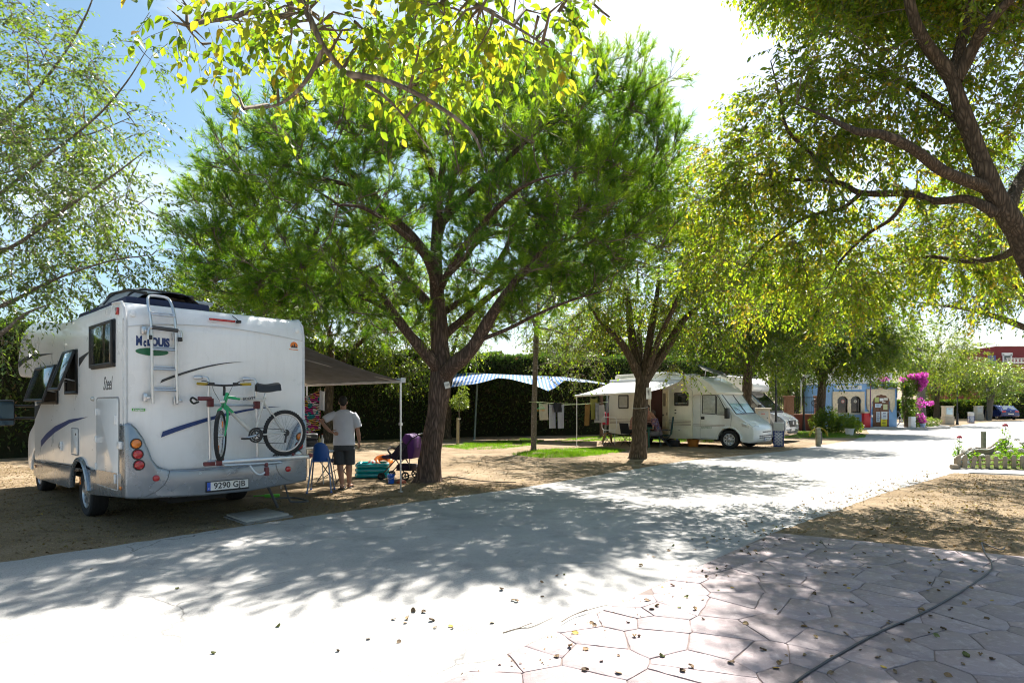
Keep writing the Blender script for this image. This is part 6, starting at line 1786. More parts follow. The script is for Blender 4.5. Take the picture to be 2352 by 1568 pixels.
# awning
def aw2(u, v):
    x = -4.72 + 3.06 * u; y = -W2 - 0.05 - 2.35 * v
    return (x, y, 2.44 - (0.56 - 0.10 * u) * v - 0.05 * math.sin(math.pi * v))
mb = MB(); mb.grid(aw2, 20, 12); mb.obj('awning_fabric', mat('cream_awning', (0.72, 0.71, 0.68), 0.8, var=0.06, trans=0.35), c2, solid=0.003)
mb = MB(); mb.box((-3.2, -W2 - 0.06, 2.47), (3.2, 0.11, 0.10)); mb.obj('awning_case', M_WHITE, c2, bevel=0.025)
mb = MB(); mb.tube([(-4.78, -W2 - 2.40, 1.86), (-1.62, -W2 - 2.40, 1.96)], 0.04, 8); rl2 = mb.obj('front_rail', M_WHITE, c2)
text_mesh(0, 'FIAMMA  CARAVANSTORE', 0.07, mat('faded_print', (0.10, 0.11, 0.13), 0.7), c2, facing((-4.25, -W2 - 2.30, 1.945), (0, -0.35, 0.94), (0, 1, 0.3)), 'lettering', 0.001)
for x, z in ((-4.70, 1.86), (-2.05, 1.95)):
    mb = MB(); mb.cyl((x, -W2 - 2.40, 0), (x, -W2 - 2.40, z), 0.016, 8); mb.box((x, -W2 - 2.4, 0.01), (0.06, 0.06, 0.02)); mb.obj('awning_leg', M_WHITE, c2)
# bicycles under a cover on the back wall
mb = MB()
def cover(u, v):
    a = 2 * math.pi * u; z = 0.75 + 1.35 * v
    bul = 0.75 + 0.35 * math.sin(math.pi * min(1, v * 1.1)) - 0.25 * v * v
    return (-5.15 + 0.24 * math.cos(a) * bul + 0.10 * v, 0.0 + 0.92 * math.sin(a) * (1 - 0.25 * v * v) + 0.01 * math.sin(a * 9), z)
mb.grid(cover, 36, 14); cvr = mb.obj('bike_cover', mat('grey_cover', (0.30, 0.30, 0.31), 0.6, var=0.3, scale=9, bump=0.8, bscale=14), c2)
mb = MB(); mb.prism([(-5.38, 0.72), (-4.95, 0.72), (-4.95, 1.2), (-5.35, 1.22)], -0.90, 0.90, 'xz'); mb.obj('cover_hem', mat('red_cloth', (0.50, 0.02, 0.05), 0.7), cvr, bevel=0.04)

# ================================================================ third camper: silver nose, overcab
H3 = HEAD2
c3 = thing('camper_van', 'overcab motorhome with silver bonnet parked behind the service pillar', 'motorhome', (10.85, 26.05, 0), H3 + R(4))
mb = MB(); mb.prism(rounded([(-5.4, 0.5, 0.05), (-5.4, 2.70, 0.15), (-2.2, 2.72, 0.3), (-1.3, 2.78, 0.3), (-0.45, 2.66, 0.2), (-0.16, 2.36, 0.12), (-0.2, 2.10, 0.1), (-0.5, 2.05, 0.05), (-1.2, 2.05, 0.05), (-1.2, 0.45, 0.03)], 0.04), -1.1, 1.1, 'xz'); mb.obj('shell', M_WHITE, c3, bevel=0.06, bseg=3, sharp=50)
mb = MB(); mb.prism(rounded([(-1.15, 0.34, 0)] + arch(0.0, 0.33, 0.43, 0.33, 12)[::-1] + [(0.6, 0.26, 0.03), (0.98, 0.24, 0.08), (1.08, 0.45, 0.1), (1.06, 0.86, 0.12), (0.86, 1.04, 0.12), (0.44, 1.22, 0.06), (-0.38, 2.04, 0.02), (-1.15, 2.04, 0)], 0.0, 3), -0.99, 0.99, 'xz'); mb.obj('cab', mat('silver_paint', (0.40, 0.44, 0.50), 0.25, 0.6, var=0.05, coat=0.7), c3, bevel=0.10, bseg=4, sharp=55)
mb = MB(); mb.prism([(0.43, 1.26), (-0.36, 2.03), (-0.38, 2.01), (0.39, 1.24)], -0.88, 0.88, 'xz'); w3 = mb.obj('windscreen', M_GLASS, c3)
mb = MB()
for s in (-1, 1): mb.tube([(0.44, s * 0.89, 1.24), (-0.36, s * 0.89, 2.04)], 0.02, 6)
mb.tube([(0.46, -0.85, 1.235), (0.46, 0.85, 1.235)], 0.03, 6); mb.obj('wiper', M_BLACK, w3)
for s in (1, -1):
    mb = MB(); mb.prism(rounded([(-1.0, 1.25), (0.20, 1.22), (-0.42, 1.92), (-1.0, 1.92)], 0.06), s * 0.985, s * 0.998, 'xz'); mb.obj('cab_window', M_GLASS, c3)
    mb = MB(); mb.box((0.10, s * 1.14, 1.36), (0.13, 0.2, 0.4)); mb.tube([(0.05, s * 0.95, 1.25), (0.1, s * 1.1, 1.26)], 0.03, 6); mb.obj('mirror', M_BLACK, c3, bevel=0.04, bseg=3)
    mb = MB(); mb.prism(rounded([(0.80, 0.72), (1.07, 0.66), (1.06, 0.86), (0.90, 1.0), (0.78, 1.0)], 0.03), s * 0.60, s * 0.97, 'xz'); mb.obj('headlamp', M_CLEAR, c3, bevel=0.03)
    wheel(c3, 0, s * 0.88, 0.33, 0.2, s); wheel(c3, -3.7, s * 0.92, 0.33, 0.2, s)
mb = MB(); mb.prism(rounded([(-0.42, 0.60), (0.42, 0.60), (0.50, 0.90), (-0.50, 0.90)], 0.08), 1.03, 1.09, 'yz'); gr = mb.obj('grille', M_BLACK, c3, bevel=0.02)
mb = MB(); mb.ring((1.10, 0, 0.77), 0.06, 0.014, 'x', 20, 6); mb.box((1.10, 0, 0.77), (0.012, 0.03, 0.10)); mb.obj('badge', M_ALU, gr)
mb = MB()
for z in (0.66, 0.72, 0.78, 0.84): mb.box((1.096, 0, z), (0.008, 0.8, 0.008))
mb.obj('grille_bar', M_DARKGREY, gr)
mb = MB(); mb.box((1.095, 0, 0.50), (0.012, 0.52, 0.11)); p3_ = mb.obj('number_plate', M_PLATE, c3, bevel=0.003)
mb = MB(); mb.box((1.09, 0, 0.38), (0.02, 1.3, 0.07)); mb.obj('air_intake', M_BLACK, c3)
mb = MB(); mb.box((-0.95, 0, 2.785), (0.8, 1.5, 0.04), ry=R(6)); mb.obj('roof_window', M_GLASS, c3, bevel=0.02)
mb = MB(); mb.tube(smooth_path([(-0.19, -0.62, 2.38), (-0.19, -0.5, 2.42), (-0.19, -0.4, 2.38), (-0.19, -0.28, 2.42)], 4), 0.012, 5); mb.obj('logo_mark', M_CHAR, c3)
mb = MB(); mb.box((-2.2, 0, 0.42), (5.5, 1.7, 0.15)); mb.obj('chassis', M_UNDER, c3)

# ================================================================ blue hatchback at the far right
cr = thing('parked_car', 'dark blue hatchback seen from behind in front of the square hedge', 'car', (49.9, 61.0, 0), R(82))
# local x forward, rear at x = 0
M_CARB = mat('blue_car_paint', (0.012, 0.022, 0.14), 0.22, 0.2, var=0.05, coat=1.0)
pr_ = [(0.06, 0.30), (0.0, 0.55), (0.03, 0.88), (0.14, 0.98), (0.62, 1.38), (1.1, 1.44), (2.0, 1.42), (2.8, 0.98), (3.7, 0.82), (3.95, 0.6), (3.95, 0.3)]
def car_ring(y, inset, top):
    return [(x + (inset if x < 2 else -inset), y * (1.0 if z < 0.95 else top), z) for x, z in pr_]
mb = MB(); secs = [car_ring(-0.84, 0.06, 0.80), car_ring(-0.70, 0.0, 0.86), car_ring(0.0, -0.03, 1.0), car_ring(0.70, 0.0, 0.86), car_ring(0.84, 0.06, 0.80)]
vs = [p for s_ in secs for p in s_]; n_ = len(pr_); fs = []
for i in range(4):
    for j in range(n_):
        j2 = (j + 1) % n_
        fs.append((i * n_ + j, i * n_ + j2, (i + 1) * n_ + j2, (i + 1) * n_ + j))
fs += [tuple(range(n_)), tuple(range(4 * n_, 5 * n_))]
mb.add(vs, fs); mb.obj('body', M_CARB, cr, bevel=0.03, sharp=50)
mb = MB(); mb.add([(0.17, -0.58, 1.02), (0.17, 0.58, 1.02), (0.56, 0.48, 1.36), (0.56, -0.48, 1.36)], [(0, 1, 2, 3)]); mb.obj('rear_window', mat('bright_glass', (0.35, 0.38, 0.40), 0.08, 0.4, coat=1.0), cr, solid=0.01)
for s in (-1, 1):
    mb = MB(); mb.box((0.03, s * 0.58, 0.82), (0.10, 0.36, 0.16)); mb.obj('tail_lamp', M_RED, cr, bevel=0.04)
    mb = MB(); mb.prism([(0.75, 1.0), (2.6, 0.98), (1.95, 1.36), (1.1, 1.38)], s * 0.74, s * 0.80, 'xz'); mb.obj('side_window', M_GLASS, cr)
    wheel(cr, 0.75, s * 0.74, 0.29, 0.18, s); wheel(cr, 3.2, s * 0.74, 0.29, 0.18, s)
mb = MB(); mb.box((0.0, 0, 0.46), (0.10, 1.6, 0.20)); mb.obj('rear_bumper', M_CARB, cr, bevel=0.04)
mb = MB(); mb.box((-0.055, 0, 0.58), (0.012, 0.52, 0.11)); mb.obj('number_plate', M_PLATE, cr)
mb = MB(); mb.ring((-0.02, 0, 0.86), 0.04, 0.008, 'x', 16, 6); mb.obj('badge', M_ALU, cr)
# ================================================================ blue kiosk with moorish arches
M_BLUEW = mat('blue_limewash', (0.25, 0.45, 0.78), 0.85, var=0.12, scale=2.5, bump=0.3, bscale=30, dirt=(0.30, 0.48, 0.78))
M_PLAST = mat('carved_plaster', (0.72, 0.62, 0.47), 0.85, var=0.2, scale=9, bump=1.0, bscale=38)
M_WHITEW = mat('white_limewash', (0.80, 0.80, 0.78), 0.8, var=0.06, bump=0.2)
M_DOORW = mat('varnished_door', (0.16, 0.060, 0.022), 0.4, var=0.35, scale=14)
M_PAPER = mat('paper', (0.75, 0.74, 0.70), 0.7, var=0.08)
ki = thing('kiosk', 'blue washed kiosk with scalloped plaster arches and a wooden door', 'kiosk', (20.2, 38.75, 0.0))
S_ = 0.002974
def kx(zx): return (zx - 215) * S_
def kz(zy): return (1250 - zy) * S_
def kpoly(pts): return [(kx(a), kz(b)) for a, b in pts]
mb = MB(); mb.box((2.135, 1.75, 1.43), (4.27, 3.5, 2.86)); mb.obj('wall', M_BLUEW, ki, bevel=0.02)
mb = MB(); mb.box((2.135, 1.75, 2.90), (4.37, 3.6, 0.09)); mb.box((2.135, 1.85, 3.25), (4.0, 3.2, 0.62)); mb.obj('parapet', M_WHITEW, ki, bevel=0.02)
mb = MB(); mb.lathe([(1.25, 3.55), (1.2, 3.8), (1.0, 4.1), (0.6, 4.35), (0.15, 4.46), (0.02, 4.6)], 24, 0, Matrix.Translation((2.1, 1.9, 0))); mb.obj('dome', M_WHITEW, ki, weld=False)
mb = MB(); mb.box((2.135, -0.03, 0.05), (4.3, 0.1, 0.14)); mb.obj('plinth', mat('plinth_grey', (0.32, 0.31, 0.33), 0.85), ki, bevel=0.01)
def horseshoe(x0, x1, z0, z1, lobes=7):
    """scalloped arch outline from the foot up and round"""
    xc, w = (x0 + x1) / 2, (x1 - x0) / 2
    r = w * 1.02
    zc = z1 - r
    pts = [(x0 + w * 0.10, z0), (x0 + w * 0.10, zc - r * 0.55)]
    a0 = math.pi + 0.62
    n = lobes * 5
    for k in range(n + 1):
        a = a0 - (a0 + 0.62) * k / n
        rr = r * (1.0 - 0.07 * (1 - abs(math.sin(math.pi * lobes * k / n))))
        pts.append((xc + rr * math.cos(a), zc + rr * math.sin(a)))
    pts += [(x1 - w * 0.10, zc - r * 0.55), (x1 - w * 0.10, z0)]
    return pts
def cut_panel(outer, holes, y0, y1, name, m, parent):
    """a flat panel with openings, thickness y0..y1"""
    bm = bmesh.new()
    loops = []
    for lp in [outer] + holes:
        vv = [bm.verts.new((p[0], y0, p[1])) for p in lp]
        loops.append([bm.edges.new((vv[i], vv[(i + 1) % len(vv)])) for i in range(len(vv))])
    bmesh.ops.triangle_fill(bm, edges=[e for l_ in loops for e in l_], use_beauty=True, use_dissolve=False)
    bmesh.ops.solidify(bm, geom=bm.faces[:], thickness=abs(y1 - y0))
    bmesh.ops.recalc_face_normals(bm, faces=bm.faces[:])
    me = bpy.data.meshes.new(name)
    bm.to_mesh(me); bm.free()
    me.materials.append(m)
    o = link(bpy.data.objects.new(name, me), parent)
    return o
ho = [horseshoe(kx(352), kx(585), kz(915), kz(552)), horseshoe(kx(632), kx(868), kz(915), kz(552))]
ws = cut_panel([(kx(262), kz(925)), (kx(935), kz(925)), (kx(935), kz(460)), (kx(262), kz(460))], ho, -0.07, 0.0, 'window_surround', M_PLAST, ki)
for k, h_ in enumerate(ho):
    x0, x1 = min(p[0] for p in h_), max(p[0] for p in h_)
    mb = MB(); mb.box(((x0 + x1) / 2, -0.006, (kz(915) + kz(552)) / 2), (x1 - x0, 0.01, kz(552) - kz(915))); w_ = mb.obj('window', M_GLASS, ki)
    mb = MB(); mb.box(((x0 + x1) / 2, -0.016, kz(735)), (x1 - x0 - 0.14, 0.012, 0.03)); mb.obj('glazing_bar', mat('dark_wood', (0.06, 0.03, 0.02), 0.6), w_)
    xc = kx(490) if k == 0 else kx(760)
    mb = MB(); mb.lathe([(0.105, 0), (0.105, 0.008)], 20, 0, Matrix.Translation((xc, -0.014, kz(668))) @ Matrix.Rotation(R(90), 4, 'X')); mb.obj('round_sign', M_PAPER, w_)
    mb = MB(); mb.ring((xc, -0.026, kz(668)), 0.088, 0.014, 'y', 20, 5)
    mb.obj('sign_ring', mat('sign_red', (0.6, 0.03, 0.03), 0.5) if k == 0 else mat('sign_sand', (0.5, 0.4, 0.25), 0.5), w_)
    mb = MB(); mb.box((xc, -0.026, kz(668)), (0.03, 0.006, 0.10)); mb.obj('sign_mark', M_CHAR, w_)
mb = MB(); mb.box((kx(598), -0.11, kz(930)), (kx(920) - kx(330), 0.22, 0.08)); mb.obj('window_sill', mat('sill_stone', (0.5, 0.47, 0.42), 0.8), ki, bevel=0.012)
for zx in (352, 608, 888):
    mb = MB(); mb.cyl((kx(zx), -0.05, kz(915)), (kx(zx), -0.05, kz(730)), 0.045, 10); mb.box((kx(zx), -0.05, kz(720)), (0.14, 0.12, 0.07)); mb.obj('column', M_PLAST, ki)
mb = MB(); mb.box(((kx(360) + kx(895)) / 2, -0.012, kz(367)), (kx(895) - kx(360), 0.02, kz(325) - kz(410))); sg = mb.obj('sign_board', M_PAPER, ki)
text_mesh(0, 'Animación', 0.22, mat('sign_blue', (0.10, 0.24, 0.52), 0.6), sg, facing(((kx(360) + kx(895)) / 2, -0.024, kz(372)), (0, -1, 0)), 'sign_lettering', 0.002, 0.004, 1.15, 0.25)
# door and its surround
dh = horseshoe(kx(1108), kx(1492), kz(1245), kz(520), 9)
dsur = [(kx(1005), kz(1245)), (kx(1600), kz(1245)), (kx(1600), kz(405)), (kx(1005), kz(405))]
hole = [p for p in dh]
outer = [(kx(995), kz(780)), (kx(1112), kz(780))] + [p for p in dh if p[1] > kz(780)] + [(kx(1488), kz(780)), (kx(1590), kz(780)), (kx(1590), kz(405)), (kx(1350), kz(405)), (kx(1350), kz(360)), (kx(1230), kz(360)), (kx(1230), kz(405)), (kx(995), kz(405))]
mb = MB(); mb.prism(outer, -0.09, 0.0, 'xz'); ds = mb.obj('door_surround', M_PLAST, ki, bevel=0.006)
mb = MB()
for po in ([(1050, 770), (1050, 458), (1530, 458), (1530, 770)], [(1000, 770), (1000, 410), (1586, 410), (1586, 770)]):
    q = kpoly(po); mb.tube([(x, -0.095, z) for x, z in q], 0.014, 5)
mb.obj('surround_moulding', M_PLAST, ds)
for zx in (1050, 1532):
    mb = MB(); mb.prism([(kx(zx) - 0.14, kz(780)), (kx(zx) + 0.14, kz(780)), (kx(zx) + 0.13, kz(835)), (kx(zx) + 0.05, kz(855)), (kx(zx) + 0.045, kz(892)), (kx(zx) - 0.045, kz(892)), (kx(zx) - 0.05, kz(855)), (kx(zx) - 0.13, kz(835))], -0.10, 0.0, 'xz'); mb.obj('corbel', M_PLAST, ds, bevel=0.008)
dw = kx(1470) - kx(1130)
door = bpy.data.objects.new('door', None); link(door, ki); door.location = (kx(1130), -0.03, 0.03)
for k in range(5):
    mb = MB(); mb.box((dw * (k + 0.5) / 5, 0, 1.08), (dw / 5 - 0.008, 0.05, 2.16)); mb.obj('plank', M_DOORW, door, bevel=0.006)
mb = MB()
for z in (0.08, 1.02, 2.0): mb.box((dw / 2, -0.03, z), (dw, 0.03, 0.12))
mb.obj('rail', M_DOORW, door, bevel=0.006)
mb = MB(); mb.ball((dw * 0.92, -0.06, 1.0), 0.035, 10, 6); mb.obj('knob', M_ALU, door)
mb = MB(); mb.box(((kx(1110) + kx(1490)) / 2, -0.16, 0.10), (dw + 0.2, 0.26, 0.05)); mb.obj('threshold', mat('sill_stone', (0, 0, 0)), ki)
notices = [(1160, 1248, 580, 685, (0.45, 0.50, 0.16)), (1265, 1350, 600, 660, (0.75, 0.75, 0.75)), (1360, 1440, 590, 645, (0.66, 0.62, 0.55)), (1315, 1392, 672, 695, (0.6, 0.58, 0.5)), (1168, 1288, 720, 798, (0.60, 0.72, 0.82)), (1342, 1432, 730, 845, (0.55, 0.55, 0.30)), (1298, 1320, 725, 760, (0.8, 0.8, 0.8)), (1190, 1278, 890, 1108, (0.55, 0.58, 0.62)), (1302, 1430, 885, 1048, (0.68, 0.72, 0.76)), (1292, 1422, 1042, 1196, (0.80, 0.66, 0.02))]
for k, (a, b, c, d_, col) in enumerate(notices):
    mb = MB(); mb.box(((kx(a) + kx(b)) / 2 - kx(1130), -0.049 - 0.002 * (k % 3), (kz(c) + kz(d_)) / 2 - 0.03), (kx(b) - kx(a), 0.004, kz(c) - kz(d_)))
    no = mb.obj('notice', mat('notice_%d' % k, col, 0.6, var=0.05), door)
    if k in (4, 7, 8, 9):
        mb = MB(); w0 = kx(b) - kx(a); h0_ = kz(c) - kz(d_); x0 = (kx(a) + kx(b)) / 2 - kx(1130); z0 = (kz(c) + kz(d_)) / 2 - 0.03
        for r_ in range(4):
            mb.box((x0 + random.uniform(-0.02, 0.02), -0.058, z0 + h0_ * (0.32 - 0.2 * r_)), (w0 * random.uniform(0.4, 0.75), 0.003, h0_ * 0.07))
        mb.obj('notice_print', mat('print_ink', (0.06, 0.07, 0.22) if k != 9 else (0.05, 0.05, 0.02), 0.6) if k != 9 else mat('print_black', (0.03, 0.03, 0.03), 0.6), no)
mb = MB(); mb.box((4.24, -0.03, 2.4), (0.05, 0.05, 0.9)); mb.obj('rain_pipe', mat('pipe_blue', (0.12, 0.24, 0.5), 0.5), ki)

# raised barrier in front of the kiosk
ba = thing('barrier', 'red barrier cabinet with its arm raised beside the kiosk door', 'barrier', (20.2 + kx(885), 38.2, 0.0))
mb = MB(); mb.box((0, 0, 0.55), (0.40, 0.32, 0.90)); mb.obj('cabinet', mat('barrier_red', (0.55, 0.02, 0.025), 0.4, var=0.1), ba, bevel=0.02)
mb = MB(); mb.box((0, 0, 1.04), (0.42, 0.34, 0.09)); mb.obj('cabinet_top', mat('barrier_cream', (0.6, 0.54, 0.42), 0.5), ba, bevel=0.02)
mb = MB(); mb.box((0.16, -0.2, 2.1), (0.05, 0.06, 2.5)); mb.obj('arm', mat('arm_plum', (0.16, 0.06, 0.16), 0.5), ba, bevel=0.01)
mb = MB(); mb.box((0.24, -0.2, 0.82), (0.10, 0.10, 0.14)); mb.obj('counterweight', M_ALU, ba, bevel=0.01)

# bougainvillea trained up the corner
bo = thing('bougainvillea', 'bougainvillea with bright magenta bracts climbing the kiosk corner', 'shrub', (24.75, 38.4, 0))
mb = MB()
for k in range(6):
    x = random.uniform(-0.15, 0.25)
    mb.tube(smooth_path([(x, random.uniform(-.1, .1), 0), (x + random.uniform(-.1, .15), 0, 0.9), (x + random.uniform(-.2, .1), 0, 1.8), (x + random.uniform(-.1, .5), 0, 2.9)], 5), [0.05, 0.035, 0.025, 0.012], 7)
mb.tube(smooth_path([(0.0, 0, 2.4), (-0.8, 0.1, 2.62), (-1.6, 0.1, 2.64), (-2.4, 0.1, 2.86)], 5), [0.03, 0.025, 0.02, 0.01], 6)
mb.obj('stems', mat('vine_bark', (0.20, 0.14, 0.09), 0.9), bo)
def clump(root, name, blobs, n, size, lm, tc, sh=0.2, flat=False):
    P, d = ell_points(blobs, n, sh)
    dd = unit(d * 0.6 + rng.normal(size=(n, 3)) * 0.7)
    sc = rng.uniform(0.6, 1.3, n)
    o = leaves(name, P, dd, unit(rng.normal(size=(n, 3)) + [0, 0, 0.7]), size[0] * sc, size[1] * sc, lm, root, np.clip(rng.normal(tc, 0.22, n), 0, 1))
    o['kind'] = 'stuff'
    return o
clump(bo, 'foliage', [(0.15, 0, 1.5, 0.35, 0.35, 1.2), (0.35, 0, 2.7, 0.6, 0.4, 0.6), (-1.2, 0.1, 2.8, 1.1, 0.3, 0.25, 0.6), (0.75, 0, 1.2, 0.25, 0.25, 0.8, 0.5), (0.6, 0, 0.4, 0.4, 0.3, 0.4)], 5200, (0.11, 0.06), LM_DARK, 0.35)
clump(bo, 'bracts', [(0.95, -0.1, 2.95, 0.36, 0.32, 0.36), (0.55, -0.1, 3.28, 0.44, 0.32, 0.18), (1.1, -0.1, 3.35, 0.25, 0.25, 0.18), (0.85, -0.1, 2.55, 0.2, 0.2, 0.2), (-1.3, 0, 3.15, 0.28, 0.25, 0.16, 0.6), (0.85, -0.2, 1.6, 0.25, 0.25, 0.4, 0.25), (0.85, -0.2, 0.7, 0.28, 0.25, 0.3, 0.4), (1.5, -0.1, 1.6, 0.25, 0.2, 0.12, 0.9), (-0.2, -0.1, 3.1, 0.2, 0.2, 0.15, 0.4)], 3000, (0.085, 0.075), LM_FLOWER, 0.45, 0.0)
# planters
M_POTW = mat('white_planter', (0.72, 0.72, 0.72), 0.6, var=0.08)
pt = thing('white_planter', 'tall white block planter at the kiosk corner', 'planter', (24.78, 37.75, 0.12))
mb = MB(); mb.prism(rounded([(-0.15, 0), (0.15, 0), (0.15, 0.28), (0.10, 0.36), (0.15, 0.44), (0.15, 0.66), (-0.15, 0.66)], 0.02), -0.14, 0.14, 'xz'); mb.obj('body', M_POTW, pt, bevel=0.012)
mb = MB(); mb.ball((0.13, 0.0, 0.38), (0.10, 0.10, 0.11), 12, 8); mb.obj('black_pot', M_BLACK, pt)
pt = thing('blue_pot', 'pale blue pot of flowers under the bougainvillea', 'pot', (25.6, 38.0, 0.12))
mb = MB(); mb.lathe([(0.12, 0), (0.17, 0.2), (0.19, 0.22), (0.17, 0.22), (0.12, 0.05)], 16); mb.obj('pot', mat('pale_blue', (0.40, 0.50, 0.75), 0.5), pt)
clump(pt, 'flowers', [(0, 0, 0.4, 0.22, 0.22, 0.2)], 260, (0.06, 0.05), LM_FLOWER, 0.3)
sh_ = thing('shrub', 'low leafy shrub with pale blooms beside the kiosk bicycle', 'shrub', (26.6, 38.9, 0.1))
clump(sh_, 'foliage', [(0, 0, 0.3, 0.75, 0.5, 0.32), (-0.6, 0, 0.2, 0.4, 0.4, 0.2)], 1800, (0.09, 0.04), LM_GREY, 0.7)
bicycle('bicycle', 'pale bicycle leaning by the tree beyond the bougainvillea', mat('grey_bike', (0.5, 0.5, 0.5), 0.4), mat('grey_bike', (0.5, 0.5, 0.5), 0.4), (26.1, 41.5, 0.1), R(-8), detail=False)
# bushes in front of the kiosk
bs = thing('bush', 'dense green bush at the foot of the tree beside the kiosk', 'bush', (17.1, 32.6, 0))
mb = MB()
for k in range(9):
    a = random.uniform(0, 6.28); mb.tube(smooth_path([(0.2 * math.cos(a), 0.2 * math.sin(a), 0), (0.4 * math.cos(a), 0.4 * math.sin(a), 0.6), (0.8 * math.cos(a), 0.7 * math.sin(a), random.uniform(1.0, 1.9))], 4), [0.02, 0.014, 0.006], 5)
mb.obj('stems', TWIG, bs)
clump(bs, 'foliage', [(-0.3, 0, 0.55, 0.9, 0.7, 0.6), (0.6, -0.1, 0.5, 0.8, 0.7, 0.55), (-0.2, 0, 1.05, 0.5, 0.5, 0.4, 0.6), (1.2, 0, 0.35, 0.45, 0.5, 0.35)], 5200, (0.12, 0.05), LM_DARK, 0.45)
bs = thing('bush', 'dark low shrub against the red wall behind the silver camper', 'bush', (14.3, 33.5, 0))
clump(bs, 'foliage', [(0, 0, 0.4, 0.9, 0.6, 0.5), (0.8, 0, 0.35, 0.6, 0.5, 0.4)], 3500, (0.12, 0.05), LM_DARK, 0.35)
pt = thing('white_pot', 'white pot among the grass below the kiosk bush', 'pot', (17.0, 30.7, 0))
mb = MB(); mb.lathe([(0.16, 0), (0.22, 0.3), (0.25, 0.34), (0.22, 0.34), (0.16, 0.06)], 18); mb.obj('pot', M_POTW, pt)
clump(pt, 'plant', [(0, 0, 0.55, 0.3, 0.3, 0.3)], 500, (0.12, 0.04), LM_DARK, 0.5)

# ================================================================ lamps, pillars, bins
M_IRON = mat('black_iron', (0.012, 0.014, 0.016), 0.45, var=0.25)
def lamp_post(label, x, y, h=3.18):
    o = thing('street_lamp', label, 'street lamp', (x, y, 0), group='lantern lamps along the road')
    mb = MB(); mb.lathe([(0.11, 0), (0.11, 0.06), (0.085, 0.10), (0.075, 0.5), (0.06, 0.75), (0.075, 0.80), (0.05, 0.86), (0.042, 1.0), (0.036, 1.9), (0.055, 1.94), (0.036, 1.98), (0.030, h - 0.5), (0.05, h - 0.47), (0.035, h - 0.44)], 12); mb.obj('post', M_IRON, o, weld=False)
    mb = MB(); mb.lathe([(0.075, h - 0.42), (0.135, h - 0.14)], 6); mb.obj('lantern_glass', mat('lantern_glass', (0.55, 0.57, 0.54), 0.15, 0.0, var=0.1, coat=0.6, trans=0.4), o, weld=False, sharp=20)
    mb = MB()
    for k in range(6):
        a = 2 * math.pi * k / 6
        mb.tube([(0.078 * math.cos(a), 0.078 * math.sin(a), h - 0.43), (0.14 * math.cos(a), 0.14 * math.sin(a), h - 0.13)], 0.009, 5)
    mb.lathe([(0.16, h - 0.14), (0.15, h - 0.11), (0.06, h - 0.03), (0.03, h), (0.012, h + 0.06)], 6); mb.obj('lantern_frame', M_IRON, o, weld=False, sharp=20)
    return o
lamp_post('black lantern lamp standing beside the service pillar and tiled bin', 10.35, 23.9)
lamp_post('lantern lamp behind the red wall near the iron gate', 16.85, 35.2)
lamp_post('lantern lamp next to the nearer pillar across the junction', 33.75, 46.2)
lamp_post('farthest lantern lamp next to the leaning grey trunk', 45.9, 58.9)
M_SAND = mat('sandstone_block', (0.50, 0.42, 0.32), 0.9, var=0.16, scale=5, bump=0.6, bscale=40)
M_BEIGE = mat('pillar_render', (0.60, 0.53, 0.42), 0.85, var=0.1, bump=0.3)
def service_pillar(label, x, y, rz, plate):
    o = thing('service_pillar', label, 'service pillar', (x, y, 0), rz, 'electric and water pillars')
    mb = MB(); mb.box((0, 0, 0.30), (0.72, 0.50, 0.60)); mb.obj('base', M_SAND, o, bevel=0.012)
    mb = MB(); mb.box((0, 0, 0.97), (0.64, 0.42, 0.75)); mb.obj('body', M_BEIGE, o, bevel=0.012)
    mb = MB(); mb.box((0, 0, 1.375), (0.72, 0.50, 0.06)); mb.obj('cap', M_BEIGE, o, bevel=0.015)
    mb = MB(); mb.box((0, -0.217, 1.02), (0.46, 0.02, 0.50)); d_ = mb.obj('panel_door', plate, o, bevel=0.006)
    mb = MB(); mb.box((0, -0.23, 1.17), (0.16, 0.006, 0.03)); mb.obj('panel_print', mat('sign_red', (0, 0, 0)), d_)
    mb = MB(); mb.box((0.18, -0.232, 1.0), (0.02, 0.02, 0.05)); mb.obj('panel_lock', M_BLACK, d_)
    mb = MB(); mb.lathe([(0.06, 0), (0.06, 0.03), (0.045, 0.04)], 14, 0, Matrix.Translation((0.322, 0.0, 1.15)) @ Matrix.Rotation(R(90), 4, 'Y')); mb.obj('socket', M_DARKGREY, o)
    return o
M_PLG = mat('panel_grey', (0.50, 0.50, 0.47), 0.4, var=0.08)
M_PLB = mat('panel_pale_blue', (0.50, 0.66, 0.74), 0.3, var=0.08, coat=0.3)
service_pillar('stone service pillar between the beige and the silver camper', 10.05, 24.7, R(8), M_PLG)
service_pillar('stone service pillar with a pale blue notice beside the nearer far lamp', 33.15, 46.4, 0, M_PLB)
service_pillar('stone service pillar with a grey door beside the leaning trunk', 45.3, 59.2, 0, M_PLG)
